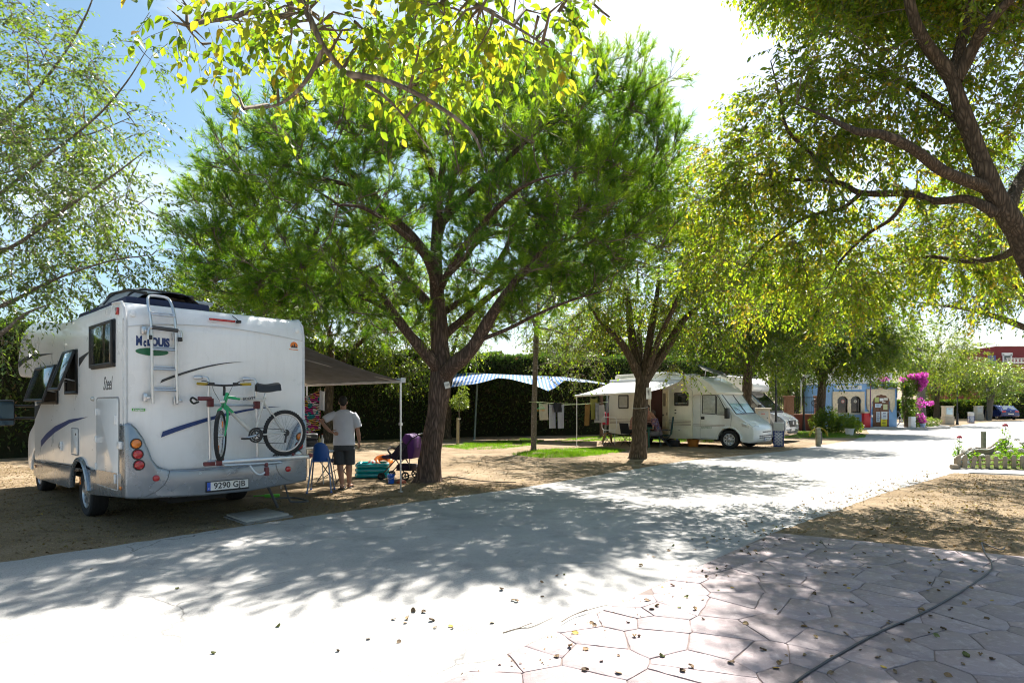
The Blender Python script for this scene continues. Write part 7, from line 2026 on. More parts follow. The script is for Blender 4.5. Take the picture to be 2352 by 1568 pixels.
def tile_mat():
    m, n, l, p = new_mat('azulejo_tiles')
    tc = n.new('ShaderNodeTexCoord'); mp = n.new('ShaderNodeMapping'); mp.inputs['Scale'].default_value = (8.5, 8.5, 8.5)
    l.new(tc.outputs['Object'], mp.inputs['Vector'])
    fr = n.new('ShaderNodeVectorMath'); fr.operation = 'FRACTION'; l.new(mp.outputs['Vector'], fr.inputs[0])
    sb = n.new('ShaderNodeVectorMath'); sb.operation = 'SUBTRACT'; sb.inputs[1].default_value = (0.5, 0.5, 0.5); l.new(fr.outputs['Vector'], sb.inputs[0])
    sx = n.new('ShaderNodeSeparateXYZ'); l.new(sb.outputs['Vector'], sx.inputs[0])
    cb = n.new('ShaderNodeCombineXYZ'); l.new(sx.outputs['X'], cb.inputs[0]); l.new(sx.outputs['Z'], cb.inputs[1])
    ln = n.new('ShaderNodeVectorMath'); ln.operation = 'LENGTH'; l.new(cb.outputs[0], ln.inputs[0])
    cr = n.new('ShaderNodeValToRGB'); cr.color_ramp.interpolation = 'CONSTANT'
    e = cr.color_ramp.elements
    e[0].position = 0; e[0].color = (0.01, 0.03, 0.2, 1); e[1].position = 0.18; e[1].color = (0.65, 0.66, 0.66, 1)
    for ps, c in ((0.30, (0.01, 0.03, 0.2, 1)), (0.40, (0.65, 0.66, 0.66, 1)), (0.55, (0.01, 0.03, 0.2, 1))):
        q = e.new(ps); q.color = c
    l.new(ln.outputs['Value'], cr.inputs['Fac']); l.new(cr.outputs['Color'], p.inputs['Base Color'])
    p.inputs['Roughness'].default_value = 0.2
    return m
M_TILE = tile_mat()
M_TILEB = mat('tile_border_blue', (0.012, 0.03, 0.17), 0.25, var=0.1)
def tiled_bin(label, x, y, rz):
    o = thing('litter_bin', label, 'litter bin', (x, y, 0), rz, 'tile clad litter bins')
    mb = MB(); mb.box((0, 0, 0.29), (0.33, 0.33, 0.58)); mb.obj('tiled_body', M_TILE, o, bevel=0.004)
    mb = MB()
    for sx in (-1, 1):
        for sy in (-1, 1): mb.box((sx * 0.155, sy * 0.155, 0.29), (0.04, 0.04, 0.585))
    mb.box((0, 0, 0.55), (0.345, 0.345, 0.03)); mb.box((0, 0, 0.02), (0.345, 0.345, 0.035)); mb.obj('tile_border', M_TILEB, o)
    mb = MB(); mb.box((0, 0, 0.715), (0.34, 0.34, 0.27)); mb.obj('metal_hood', M_PLG, o, bevel=0.01)
    mb = MB(); mb.box((0, 0, 0.87), (0.36, 0.36, 0.03)); mb.obj('rim', M_ALU, o, bevel=0.008)
    return o
tiled_bin('blue and white tiled bin in front of the lamp post beside the beige camper', 9.80, 22.4, R(-25))
tiled_bin('small tiled bin between the two far service pillars', 37.8, 50.2, R(-12))

# ================================================================ fence, wall, brick pillars, gate emblem
M_REDW = mat('red_wall', (0.19, 0.055, 0.04), 0.85, var=0.15, scale=3, bump=0.3)
M_BRICKP = bark_mat('brick_pillar', (0.30, 0.16, 0.11), (0.46, 0.27, 0.20), 1.0, 10, 0.3)
wl_ = thing('boundary_wall', 'low red rendered wall topped with iron railings', 'wall', (11.8, 36.0, 0))
mb = MB(); mb.box((3.3, 0, 0.46), (6.6, 0.28, 0.92)); mb.obj('wall', M_REDW, wl_, bevel=0.01)
mb = MB(); mb.box((3.3, 0, 0.95), (6.66, 0.34, 0.07)); mb.obj('coping', mat('brick_coping', (0.38, 0.20, 0.14), 0.85, bump=0.4), wl_, bevel=0.01)
bar = MB(); bar.cyl((0, 0, 0), (0, 0, 1.05), 0.009, 6); bm_ = bar.mesh('bar', M_IRON)
for k in range(52):
    o = link(bpy.data.objects.new('bar', bm_), wl_); o.location = (0.12 + k * 0.125, 0, 0.98)
mb = MB(); mb.box((3.3, 0, 1.10), (6.5, 0.03, 0.03)); mb.box((3.3, 0, 1.95), (6.5, 0.03, 0.03)); mb.obj('rail', M_IRON, wl_)
for x, lab in ((16.25, 'square brick pillar rising between the iron railings'), (18.05, 'brown gate pillar hidden behind the tree by the kiosk')):
    bp = thing('brick_pillar', lab, 'pillar', (x, 35.78, 0))
    mb = MB(); mb.box((0, 0, 0.98), (0.42, 0.42, 1.96)); mb.obj('shaft', M_BRICKP, bp, bevel=0.01)
    mb = MB(); mb.box((0, 0, 2.0), (0.52, 0.52, 0.10)); mb.obj('cap', M_BRICKP, bp, bevel=0.015)
em = thing('gate_emblem', 'round black wrought iron emblem on the gate', 'emblem', (17.75, 35.6, 1.62))
mb = MB(); mb.ring((0, 0, 0), 0.24, 0.02, 'y', 28, 6); mb.ring((0, 0, 0), 0.07, 0.015, 'y', 16, 5)
for k in range(8):
    a = 2 * math.pi * k / 8; mb.tube([(0.07 * math.cos(a), 0, 0.07 * math.sin(a)), (0.24 * math.cos(a), 0, 0.24 * math.sin(a))], 0.012, 5); mb.ring((0.16 * math.cos(a + 0.39), 0, 0.16 * math.sin(a + 0.39)), 0.045, 0.008, 'y', 12, 4)
mb.obj('scrollwork', M_IRON, em); mb = MB(); mb.cyl((0.0, 0.0, -1.6), (0.0, 0.0, -0.23), 0.02, 8); mb.obj('post', M_IRON, em)
fp = thing('flag_pole', 'slim pale metal pole behind the iron railings', 'pole', (17.5, 36.9, 0)); mb = MB(); mb.cyl((0, 0, 0), (0, 0, 3.2), 0.04, 10); mb.lathe([(0.09, 0), (0.09, 0.05), (0.04, 0.08)], 12); mb.obj('shaft', mat('pale_paint', (0.5, 0.58, 0.60), 0.5), fp)

# ================================================================ red house on the hill at the right
M_HOUSE = mat('red_house_wall', (0.19, 0.032, 0.035), 0.85, var=0.08, scale=0.6)
hs_ = thing('house', 'dark red flat roofed house with white balcony rail beyond the trees', 'house', (70, 92, 0))
mb = MB(); mb.box((14, 6, 3.8), (26, 12, 7.6)); mb.obj('wall', M_HOUSE, hs_)
mb = MB(); mb.box((10.3, 6, 9.0), (11.5, 8, 2.9)); mb.obj('upper_storey', M_HOUSE, hs_)
mb = MB(); mb.box((10.3, 1.97, 10.48), (11.7, 0.2, 0.08)); mb.obj('roof_edge', M_WHITEW, hs_)
def house_win(x, z, w, h, y):
    mb = MB()
    for c, d_ in (((x, y, z + h / 2), (w + 0.4, 0.16, 0.45)), ((x - w / 2, y, z), (0.22, 0.16, h)), ((x + w / 2, y, z), (0.22, 0.16, h))): mb.box(c, d_)
    f_ = mb.obj('window', M_WHITEW, hs_); mb = MB(); mb.box((x, y + 0.03, z), (w - 0.1, 0.05, h - 0.1)); mb.obj('pane', M_GLASS, f_)
house_win(6.3, 8.6, 1.2, 1.3, 1.95); house_win(10.6, 8.6, 1.2, 1.3, 1.95); house_win(3, 5.2, 1.2, 1.4, -0.05); house_win(9.5, 5.2, 1.2, 1.4, -0.05)
mb = MB(); mb.box((14, -0.1, 8.45), (19, 0.12, 0.12)); mb.box((14, -0.1, 7.72), (19, 0.12, 0.12)); rl_ = mb.obj('balcony_rail', M_WHITEW, hs_)
mb = MB()
for k in range(35):
    x = 4.7 + k * 0.53; mb.box((x, -0.1, 8.09), (0.10, 0.08, 0.66)); mb.ring((x + 0.26, -0.1, 8.09), 0.19, 0.035, 'y', 12, 4)
mb.obj('lattice', M_WHITEW, rl_)
mb = MB(); mb.box((2.9, 0.6, 8.3), (0.7, 0.7, 1.3)); mb.obj('chimney', mat('house_blue', (0.10, 0.12, 0.32), 0.7), hs_)

# ================================================================ rose garden behind a picket fence
M_PICK = mat('weathered_wood', (0.30, 0.24, 0.17), 0.85, var=0.3, scale=12, bump=0.5, bscale=50)
gd_o = sheet('garden_bed', [(10.85, 14.75), (17.4, 21.5), (30, 20), (24, 13.6), (13.4, 13.6)], 0.02, M_LAWN)
pf = thing('picket_fence', 'low weathered picket fence along the front of the rose garden', 'fence', (10.75, 14.66, 0))
pk = MB(); pk.prism([(-0.052, 0.01), (0.052, 0.01), (0.052, 0.30), (0.03, 0.325), (-0.03, 0.325), (-0.052, 0.30)], -0.011, 0.011, 'xz'); pkm = pk.mesh('picket', M_PICK, bevel=0.004)
def fx(zx): return (2124.6 + zx / 7.802 - CX) * 14.66 / FPX - 10.75
for k, (zx, tilt) in enumerate([(565, 5), (688, 4), (828, 13), (968, -2)] + [(1090 + 140 * i, random.uniform(-2, 2)) for i in range(14)]):
    o = link(bpy.data.objects.new('picket', pkm), pf); o.location = (fx(zx), -0.035 - 0.12 * max(0, (k - 3)) * 0.19, 0); o.rotation_euler = (0, R(tilt), 0); o.scale = (0.55 if zx == 968 else 1, 1, random.uniform(0.94, 1.05))
mb = MB(); x_e = fx(1090 + 140 * 13.5)
for z in (0.11, 0.215): mb.tube([(0.0, 0.0, z), (fx(1090), 0.0, z), (x_e, -0.012 - 0.0228 * 10, z)], 0.018, 6)
mb.obj('rail', M_PICK, pf)
lg = thing('log', 'short cut log lying at the corner of the picket fence', 'log', (10.55, 14.55, 0.06)); mb = MB(); mb.tube([(-0.07, 0, 0), (0.02, 0.0, 0.002), (0.09, 0.01, 0)], [0.058, 0.062, 0.056], 12); mb.obj('bark', M_PICK, lg, sharp=50)
sf_ = thing('stake_fence', 'curving fence of short round stakes along the road side of the garden', 'fence', (10.80, 14.85, 0))
stk = MB(); stk.tube([(0, 0, 0), (0, 0, 0.33), (0, 0, 0.35)], [0.034, 0.034, 0.02], 7); stm = stk.mesh('stake', M_PICK)
cp_ = []
for k in range(100):
    q = k / 99; p = Vector((6.6 * q, 6.65 * q, 0)); hh_ = 0.85 + 0.22 * math.sin(q * 9.5 - 0.8)
    o = link(bpy.data.objects.new('stake', stm), sf_); o.location = p + Vector((random.gauss(0, .01), random.gauss(0, .01), 0)); o.scale = (1, 1, hh_)
    if k % 4 == 0: cp_.append(p + Vector((0.03, -0.035, 0.29 * hh_)))
mb = MB(); mb.tube(smooth_path(cp_, 3), 0.018, 6); mb.obj('capping', mat('bleached_rail', (0.60, 0.58, 0.54), 0.7), sf_)
po_ = thing('wooden_post', 'square wooden post standing in the rose garden', 'post', (14.7, 19.0, 0)); mb = MB(); mb.box((0, 0, 0.35), (0.10, 0.10, 0.70)); mb.obj('shaft', mat('mossy_wood', (0.22, 0.22, 0.16), 0.9, var=0.4, scale=9), po_, bevel=0.01)
q = scatter_in([(11.0, 14.75), (17.3, 21.2), (26, 19.5), (24, 13.8), (13.4, 13.8)], 16000)
blades('garden_grass', 'green lawn grass inside the picket fence', np.column_stack([q, np.full(len(q), 0.02)]), 0.07, 0.008, LM_GRASS, 0.5)
M_STEM = mat('rose_stem', (0.10, 0.16, 0.04), 0.7)
M_ROSE = mat('rose_red', (0.45, 0.015, 0.05), 0.5, var=0.2, trans=0.25)
def rose(label, x, y, h, nleaf, blooms, wide=0.25):
    o = thing('rose_bush', label, 'rose bush', (x, y, 0.02))
    mb = MB(); tips = []
    for k in range(5):
        a = random.uniform(0, 6.28); t = (wide * 0.8 * math.cos(a), wide * 0.8 * math.sin(a), h * random.uniform(0.55, 0.9)) if k else (0.02, 0, h)
        mb.tube(smooth_path([(0, 0, 0), (t[0] * 0.3, t[1] * 0.3, t[2] * 0.5), t], 4), [0.010, 0.007, 0.004], 5); tips.append(t)
    mb.obj('stems', M_STEM, o)
    clump(o, 'foliage', [(0, 0, h * 0.35, wide, wide, h * 0.32), (0, 0, h * 0.7, wide * 0.6, wide * 0.6, h * 0.25, 0.6)], nleaf, (0.06, 0.035), LM_GRASS, 0.5, 0.0)
    for k in range(blooms[0]):
        t = Vector(tips[k % 5]); mb = MB()
        for r_ in range(3):
            for j in range(5):
                a = 2 * math.pi * (j + r_ * 0.5) / 5; rad = 0.018 + 0.014 * r_
                mb.ball((t.x + math.cos(a) * rad, t.y + math.sin(a) * rad, t.z + 0.05 - 0.012 * r_), (0.022, 0.022, 0.026), 7, 5)
        mb.obj('bloom', blooms[1], o)
M_ROSEW = mat('rose_white', (0.75, 0.72, 0.68), 0.5, trans=0.25)
rose('tall rose with a large red bloom above the pickets', 12.85, 15.9, 0.95, 420, (1, M_ROSE), 0.2)
rose('slim rose with one small red bud in the garden', 11.95, 16.3, 0.62, 160, (1, M_ROSE), 0.13)
rose('white flowering rose nearest the fence corner', 11.65, 15.4, 0.36, 220, (5, M_ROSEW), 0.25)
rose('white flowering rose below the tall red rose', 12.55, 15.4, 0.42, 320, (5, M_ROSEW), 0.3)
rose('wide white flowering rose at the picture edge', 13.6, 15.6, 0.55, 700, (5, M_ROSEW), 0.4)
rose('dark leafy rose behind the last pickets', 14.2, 16.6, 0.60, 900, (3, M_ROSEW), 0.45)
wp = thing('upturned_pot', 'white upturned plastic pot inside the fence corner', 'pot', (11.35, 15.3, 0.02)); mb = MB(); mb.lathe([(0.12, 0), (0.10, 0.16), (0.06, 0.20), (0.01, 0.205)], 14); mb.obj('shell', M_POTW, wp)
# wooden marker post and coiled yellow hose near the silver camper
po_ = thing('marker_post', 'short grey wooden marker post beside the yellow hose', 'post', (11.35, 22.6, 0)); mb = MB(); mb.box((0, 0, 0.34), (0.14, 0.14, 0.68)); mb.obj('shaft', mat('mossy_wood', (0, 0, 0)), po_, bevel=0.012); mb = MB(); mb.box((0.09, -0.02, 0.30), (0.05, 0.10, 0.45)); mb.obj('meter', M_DARKGREY, po_, bevel=0.01)
ho_ = thing('garden_hose', 'coil of yellow garden hose hung over a low stake', 'hose', (14.5, 28.8, 0))
mb = MB()
for k in range(7):
    r_ = 0.42 + random.uniform(-0.06, 0.06); pts = [(r_ * math.cos(a) * 1.0 + random.gauss(0, 0.01), random.gauss(0, 0.05), max(0.015, 0.02 + 0.42 * math.sin(a) * (1 + random.gauss(0, .04)))) for a in np.linspace(-0.15, math.pi + 0.15, 16)]
    mb.tube(smooth_path(pts, 2), 0.016, 6)
mb.obj('coil', mat('yellow_hose', (0.55, 0.42, 0.03), 0.45), ho_); mb = MB(); mb.cyl((0, 0, 0), (0, 0, 0.42), 0.03, 8); mb.obj('stake', M_PICK, ho_)
# ================================================================ people
def remeshed(mb, name, m, parent, voxel=0.012, smooth=4):
    """fuse overlapping pieces into one continuous skin"""
    me = mb.mesh(name + '_raw', m, weld=False)
    o = bpy.data.objects.new(name, me)
    COL.objects.link(o)
    r_ = o.modifiers.new('r', 'REMESH'); r_.mode = 'VOXEL'; r_.voxel_size = voxel
    s_ = o.modifiers.new('s', 'SMOOTH'); s_.factor = 0.5; s_.iterations = smooth
    dg = bpy.context.evaluated_depsgraph_get()
    me2 = bpy.data.meshes.new_from_object(o.evaluated_get(dg))
    o.modifiers.clear()
    o.data = me2
    me2.materials.clear(); me2.materials.append(m)
    me2.polygons.foreach_set('use_smooth', [True] * len(me2.polygons))
    o.parent = parent
    bpy.data.meshes.remove(me)
    return o
def loft(mb, rings, seg=20):
    vs, fs = [], []
    for (cx, cy, z, rx, ry) in rings:
        for k in range(seg):
            a = 2 * math.pi * k / seg
            vs.append((cx + rx * math.cos(a), cy + ry * math.sin(a), z))
    n = len(rings)
    for i in range(n - 1):
        for k in range(seg):
            k2 = (k + 1) % seg
            fs.append((i * seg + k, i * seg + k2, (i + 1) * seg + k2, (i + 1) * seg + k))
    fs += [tuple(range(seg - 1, -1, -1)), tuple(range((n - 1) * seg, n * seg))]
    mb.add(vs, fs)
def head_on(mb, c, yaw=0.0, s=1.0):
    """skull, jaw, nose, ears; looks along +y turned by yaw"""
    c = Vector(c); M = Matrix.Rotation(yaw, 3, 'Z')
    def p(x, y, z): return c + M @ Vector((x * s, y * s, z * s))
    mb.ball(p(0, -0.005, 0.02), (0.074 * s, 0.092 * s, 0.098 * s), 16, 12)
    mb.ball(p(0, 0.03, -0.05), (0.055 * s, 0.058 * s, 0.062 * s), 12, 8)
    mb.tube([p(0, 0.085, 0.015), p(0, 0.108, -0.018), p(0, 0.09, -0.028)], [0.010 * s, 0.015 * s, 0.012 * s], 8)
    mb.tube([p(-0.022, 0.086, -0.058), p(0.022, 0.086, -0.058)], 0.010 * s, 6)
    for k in (-1, 1):
        mb.ball(p(k * 0.076, -0.005, -0.005), (0.013 * s, 0.022 * s, 0.032 * s), 8, 6)
        mb.ball(p(k * 0.032, 0.078, 0.024), (0.018 * s, 0.012 * s, 0.010 * s), 8, 6)
def hair_on(parent, c, yaw, m, s=1.0, long=False):
    c = Vector(c); M = Matrix.Rotation(yaw, 3, 'Z')
    mb = MB()
    mb.ball(c + M @ Vector((0, -0.018 * s, 0.038 * s)), (0.081 * s, 0.092 * s, 0.090 * s), 16, 12)
    mb.ball(c + M @ Vector((0, -0.055 * s, -0.01 * s)), (0.068 * s, 0.05 * s, 0.06 * s), 12, 8)
    if long:
        mb.ball(c + M @ Vector((0, -0.06 * s, -0.06 * s)), (0.075 * s, 0.05 * s, 0.09 * s), 12, 8)
    return remeshed(mb, 'hair', m, parent, 0.012, 2)
def hand(mb, wrist, d, palm_n, curl=0.4, s=1.0, thumb=1):
    """palm, four fingers of different length with bends, thumb from the side"""
    w = Vector(wrist); d = Vector(d).normalized(); n = Vector(palm_n).normalized(); n = (n - d * n.dot(d)).normalized(); side = d.cross(n)
    mb.tube([w, w + d * 0.045 * s, w + d * 0.09 * s], [0.026 * s, 0.036 * s, 0.034 * s], 10, flat=0.5)
    for k, ln in enumerate((0.066, 0.078, 0.073, 0.056)):
        b = w + d * 0.085 * s + side * ((k - 1.5) * 0.019 * s)
        pts = [b]; a = 0.15
        for j, f in enumerate((0.45, 0.32, 0.23)):
            a += curl * (0.6 + 0.3 * j)
            pts.append(pts[-1] + (d * math.cos(a) + n * math.sin(a)) * (ln * f * s * 1.15))
        mb.tube(pts, [0.0095 * s, 0.009 * s, 0.008 * s, 0.0068 * s], 7)
    b = w + d * 0.03 * s + side * (-0.03 * s * thumb)
    mb.tube([b, b + (d * 0.7 - side * 0.6 * thumb + n * 0.2) * 0.035 * s, b + (d * 1.0 - side * 0.6 * thumb + n * 0.5) * 0.062 * s], [0.012 * s, 0.010 * s, 0.008 * s], 7)
SKIN = mat('skin_tanned', (0.36, 0.19, 0.125), 0.55, var=0.08)
SKIN2 = mat('skin_pink', (0.46, 0.23, 0.17), 0.55, var=0.08)
HAIR = mat('hair_dark', (0.012, 0.010, 0.009), 0.6, bump=0.8, bscale=90)
HAIRB = mat('hair_brown', (0.05, 0.032, 0.02), 0.6, bump=0.8, bscale=90)
# ---- man seen from behind
man = thing('person', 'person in a white t-shirt and dark shorts with one hand on the hip', 'person', (-3.10, 11.25, 0), R(4))
mb = MB()
hc = Vector((-0.02, 0.0, 1.585))
head_on(mb, hc, R(12))
mb.tube([(-0.01, -0.01, 1.36), (-0.01, -0.012, 1.44), (-0.015, -0.005, 1.53)], [0.075, 0.056, 0.055], 12)
loft(mb, [(0, 0, 0.80, 0.15, 0.10), (0, 0, 1.0, 0.15, 0.095), (0, 0, 1.25, 0.165, 0.10), (0, 0, 1.38, 0.16, 0.085), (0, 0, 1.43, 0.08, 0.06)])
mb.tube([(0.17, 0, 1.375), (0.225, -0.01, 1.23), (0.25, -0.02, 1.10), (0.262, 0.01, 0.98), (0.268, 0.045, 0.865)], [0.052, 0.048, 0.038, 0.036, 0.025], 12)
hand(mb, (0.268, 0.045, 0.87), (0.02, 0.22, -1), (-0.9, 0.35, 0), 0.35, thumb=1)
mb.tube([(-0.17, 0, 1.375), (-0.28, -0.04, 1.31), (-0.39, -0.09, 1.24), (-0.31, -0.13, 1.14), (-0.215, -0.15, 1.055)], [0.052, 0.048, 0.040, 0.036, 0.026], 12)
hand(mb, (-0.215, -0.15, 1.055), (0.9, -0.02, -0.35), (0.1, 0.95, 0.1), 0.45, thumb=-1)
for s, kn, an in ((-1, (-0.075, 0.0, 0.47), (-0.025, -0.06, 0.085)), (1, (0.085, 0.05, 0.47), (0.085, 0.05, 0.085))):
    mb.tube([(s * 0.09, 0, 0.86), (kn[0] * 0.97, kn[1] * 0.5, 0.66), kn, (kn[0] * 0.55 + an[0] * 0.45, kn[1] * 0.5 + an[1] * 0.5 - 0.02, 0.33), an], [0.088, 0.075, 0.056, 0.058, 0.036], 14)
    mb.ball((an[0], an[1] - 0.02, 0.05), (0.034, 0.042, 0.045), 10, 8)
    mb.tube([(an[0], an[1] - 0.03, 0.045), (an[0] + s * 0.01, an[1] + 0.06, 0.045), (an[0] + s * 0.02, an[1] + 0.17, 0.03)], [0.036, 0.040, 0.030], 10, flat=0.8)
remeshed(mb, 'body', SKIN, man, 0.008, 4)
hair_on(man, hc, R(12), HAIR)
mb = MB()
loft(mb, [(0, 0, 0.795, 0.205, 0.135), (0, 0, 0.90, 0.197, 0.13), (0, 0, 1.05, 0.192, 0.125), (0, 0, 1.22, 0.203, 0.128), (0, 0, 1.34, 0.205, 0.115), (0, 0, 1.40, 0.17, 0.095), (0, -0.005, 1.435, 0.10, 0.075), (0, -0.005, 1.455, 0.07, 0.062)], 28)
mb.tube([(0.15, 0, 1.365), (0.215, -0.005, 1.27), (0.258, -0.012, 1.12)], [0.075, 0.074, 0.076], 16)
mb.tube([(-0.15, 0, 1.365), (-0.26, -0.035, 1.315), (-0.345, -0.07, 1.262)], [0.075, 0.072, 0.070], 16)
remeshed(mb, 'shirt', mat('white_tshirt', (0.60, 0.60, 0.64), 0.9, var=0.08, scale=7, bump=0.7, bscale=9), man, 0.011, 3)
mb = MB()
loft(mb, [(0, 0, 0.70, 0.185, 0.13), (0, 0, 0.78, 0.19, 0.132), (0, 0, 0.85, 0.18, 0.122)], 26)
mb.tube([(-0.095, 0, 0.74), (-0.09, 0, 0.60), (-0.085, 0.0, 0.44)], [0.105, 0.104, 0.107], 18); mb.tube([(0.095, 0, 0.74), (0.092, 0.02, 0.60), (0.092, 0.035, 0.44)], [0.105, 0.104, 0.107], 18)
remeshed(mb, 'shorts', mat('charcoal_shorts', (0.045, 0.05, 0.055), 0.9, var=0.25, scale=10, bump=0.6, bscale=12), man, 0.011, 3)
for s, an in ((-1, (-0.025, -0.06)), (1, (0.085, 0.05))):
    mb = MB(); mb.box((an[0] + s * 0.008, an[1] + 0.055, 0.008), (0.085, 0.27, 0.016)); mb.tube([(an[0] - 0.035, an[1] + 0.09, 0.02), (an[0] + s * 0.012, an[1] + 0.12, 0.06), (an[0] + 0.05, an[1] + 0.09, 0.02)], 0.008, 6); mb.obj('sandal', M_BLACK, man, bevel=0.006)
# ---- seated people at the beige camper
def seated(label, loc, rz, skin, top_m, short_m, hair_m, seat_z=0.45, lean=0.12, head_yaw=0.0, shirt=True, sc=1.0, arm_fwd=0.32, long=False):
    o = thing('person', label, 'person', loc, rz)
    mb = MB()
    hip = Vector((0, 0, seat_z + 0.09)); neck = hip + Vector((0, lean, 0.50)); hd = neck + Vector((0, 0.03 + lean * 0.2, 0.20))
    head_on(mb, hd, head_yaw)
    mb.tube([neck - Vector((0, 0, 0.05)), neck + Vector((0, 0.01, 0.05)), hd - Vector((0, 0, 0.04))], [0.075, 0.055, 0.055], 12)
    for q in range(6):
        t = q / 5; c = hip.lerp(neck, t); mb.ball(c - Vector((0, 0, 0.03)), (0.165 - 0.01 * abs(t - 0.5), 0.115, 0.10), 14, 8)
    mb.tube([neck + Vector((-0.16, 0, -0.07)), neck + Vector((0.16, 0, -0.07))], 0.06, 12)
    for s in (-1, 1):
        sh = neck + Vector((s * 0.185, 0, -0.08)); el = sh + Vector((s * 0.05, 0.04, -0.27)); wr_ = el + Vector((-s * 0.10, arm_fwd * 0.72, 0.02))
        mb.tube([sh, sh.lerp(el, 0.5), el, el.lerp(wr_, 0.5), wr_], [0.052, 0.047, 0.038, 0.035, 0.026], 10)
        hand(mb, wr_, (-s * 0.3, 1, -0.15), (0, -0.2, -1), 0.4, thumb=s)
        th0 = hip + Vector((s * 0.09, 0.02, -0.02)); kn = Vector((s * 0.12, 0.46, seat_z + 0.06)); an = Vector((s * 0.11, 0.40, 0.085))
        mb.tube([th0, th0.lerp(kn, 0.5), kn, kn.lerp(an, 0.45) + Vector((0, -0.02, 0)), an], [0.092, 0.08, 0.058, 0.056, 0.036], 12)
        mb.tube([an + Vector((0, -0.05, -0.04)), an + Vector((0, 0.05, -0.04)), an + Vector((0, 0.17, -0.055))], [0.038, 0.042, 0.03], 10, flat=0.8)
    remeshed(mb, 'body', skin, o, 0.011, 3)
    hair_on(o, hd, head_yaw, hair_m, 1.0, long)
    if shirt:
        mb = MB()
        for q in range(7):
            t = q / 6; c = hip.lerp(neck, t); mb.ball(c - Vector((0, 0, 0.04)), (0.185 - 0.012 * abs(t - 0.5), 0.135, 0.10), 16, 8)
        for s in (-1, 1):
            sh = neck + Vector((s * 0.15, 0, -0.08)); mb.tube([sh, sh + Vector((s * 0.07, 0.02, -0.16))], [0.075, 0.072], 12)
        remeshed(mb, 'shirt', top_m, o, 0.014, 3)
    mb = MB()
    for s in (-1, 1):
        th0 = hip + Vector((s * 0.09, 0.0, -0.02)); kn = Vector((s * 0.115, 0.34, seat_z + 0.065)); mb.tube([th0, kn], [0.112, 0.095], 14)
    mb.ball(hip, (0.19, 0.14, 0.10), 14, 8); remeshed(mb, 'shorts', short_m, o, 0.014, 3)
    o.scale = (sc, sc, sc)
    return o
def print_mat(name, cols, scale):
    """small bright print: coloured cells divided by dark curves"""
    m, n, l, p = new_mat(name)
    tc = n.new('ShaderNodeTexCoord'); v = n.new('ShaderNodeTexVoronoi'); v.inputs['Scale'].default_value = scale; l.new(tc.outputs['Object'], v.inputs['Vector'])
    cr = n.new('ShaderNodeValToRGB'); cr.color_ramp.interpolation = 'CONSTANT'; e = cr.color_ramp.elements
    while len(e) < len(cols): e.new(0.5)
    for k, c in enumerate(cols): e[k].position = k / len(cols); e[k].color = (*c, 1)
    sx = n.new('ShaderNodeSeparateXYZ'); l.new(v.outputs['Color'], sx.inputs[0]); l.new(sx.outputs[0], cr.inputs['Fac'])
    w = n.new('ShaderNodeTexWave'); w.wave_type = 'RINGS'; w.inputs['Scale'].default_value = scale * 0.55; w.inputs['Distortion'].default_value = 6; w.inputs['Detail'].default_value = 1; l.new(tc.outputs['Object'], w.inputs['Vector'])
    g = n.new('ShaderNodeMath'); g.operation = 'GREATER_THAN'; g.inputs[1].default_value = 0.42; l.new(w.outputs['Fac'], g.inputs[0])
    mx = n.new('ShaderNodeMixRGB'); mx.inputs['Color1'].default_value = (0.012, 0.01, 0.014, 1); l.new(g.outputs[0], mx.inputs['Fac']); l.new(cr.outputs['Color'], mx.inputs['Color2'])
    l.new(mx.outputs['Color'], p.inputs['Base Color']); p.inputs['Roughness'].default_value = 0.9
    return m
M_DARKCLOTH = mat('dark_cloth', (0.012, 0.012, 0.018), 0.9)
CH2 = HEAD2
seated('bare shouldered person seated half behind the dark elm trunk', (4.42, 22.55, 0), R(-62), SKIN2, None, M_DARKCLOTH, mat('hair_grey', (0.25, 0.24, 0.23), 0.7), shirt=False, lean=0.14)
seated('person in a pink patterned shirt seated facing the green table', (5.33, 22.1, 0), R(72), SKIN, print_mat('pink_print', [(0.35, 0.14, 0.2), (0.16, 0.14, 0.3), (0.4, 0.3, 0.34), (0.3, 0.1, 0.14)], 26), mat('grey_shorts', (0.16, 0.15, 0.16), 0.9), HAIRB, lean=0.16, head_yaw=R(8), seat_z=0.42)
seated('bare shouldered person seated on the step in the open doorway', (5.18, 22.75, 0), R(112), SKIN2, mat('coral_top', (0.40, 0.16, 0.12), 0.9), M_DARKCLOTH, HAIRB, lean=0.10, head_yaw=R(20), seat_z=0.62, shirt=False, long=True)

# ================================================================ things under the first awning
def cloth(name, label, P0, P1, drop, m, cat, group=None, wave=0.03, nw=3.0, waist=None, th=0.004, yoff=0.0, skew=0.0):
    """a cloth hung from the line between two points"""
    P0, P1 = Vector(P0), Vector(P1)
    o = thing(name, label, cat, P0, 0, group)
    d = P1 - P0; nrm = Vector((-d.y, d.x, 0)).normalized()
    ph = random.uniform(0, 6)
    def f(u, v):
        q = d * u - Vector((0, 0, drop * v)) + Vector((skew * v, 0, 0))
        q += nrm * (wave * (0.25 + v) * math.sin(u * nw * 6.28 + ph + v * 1.2) + yoff) - Vector((0, 0, 0.035 * math.sin(math.pi * u) * (1 - v)))
        if waist:
            q = q + d * (0.5 - u) * waist(v)
        return q
    mb = MB(); mb.grid(f, 22, 18); mb.obj('cloth', m, o, solid=th)
    pg = MB()
    for u in (0.06, 0.94): pg.box(Vector(f(u, 0)) + Vector((0, 0, 0.012)), (0.014, 0.02, 0.06))
    pg.obj('peg', mat('peg_wood', (0.4, 0.3, 0.16), 0.7), o)
    return o
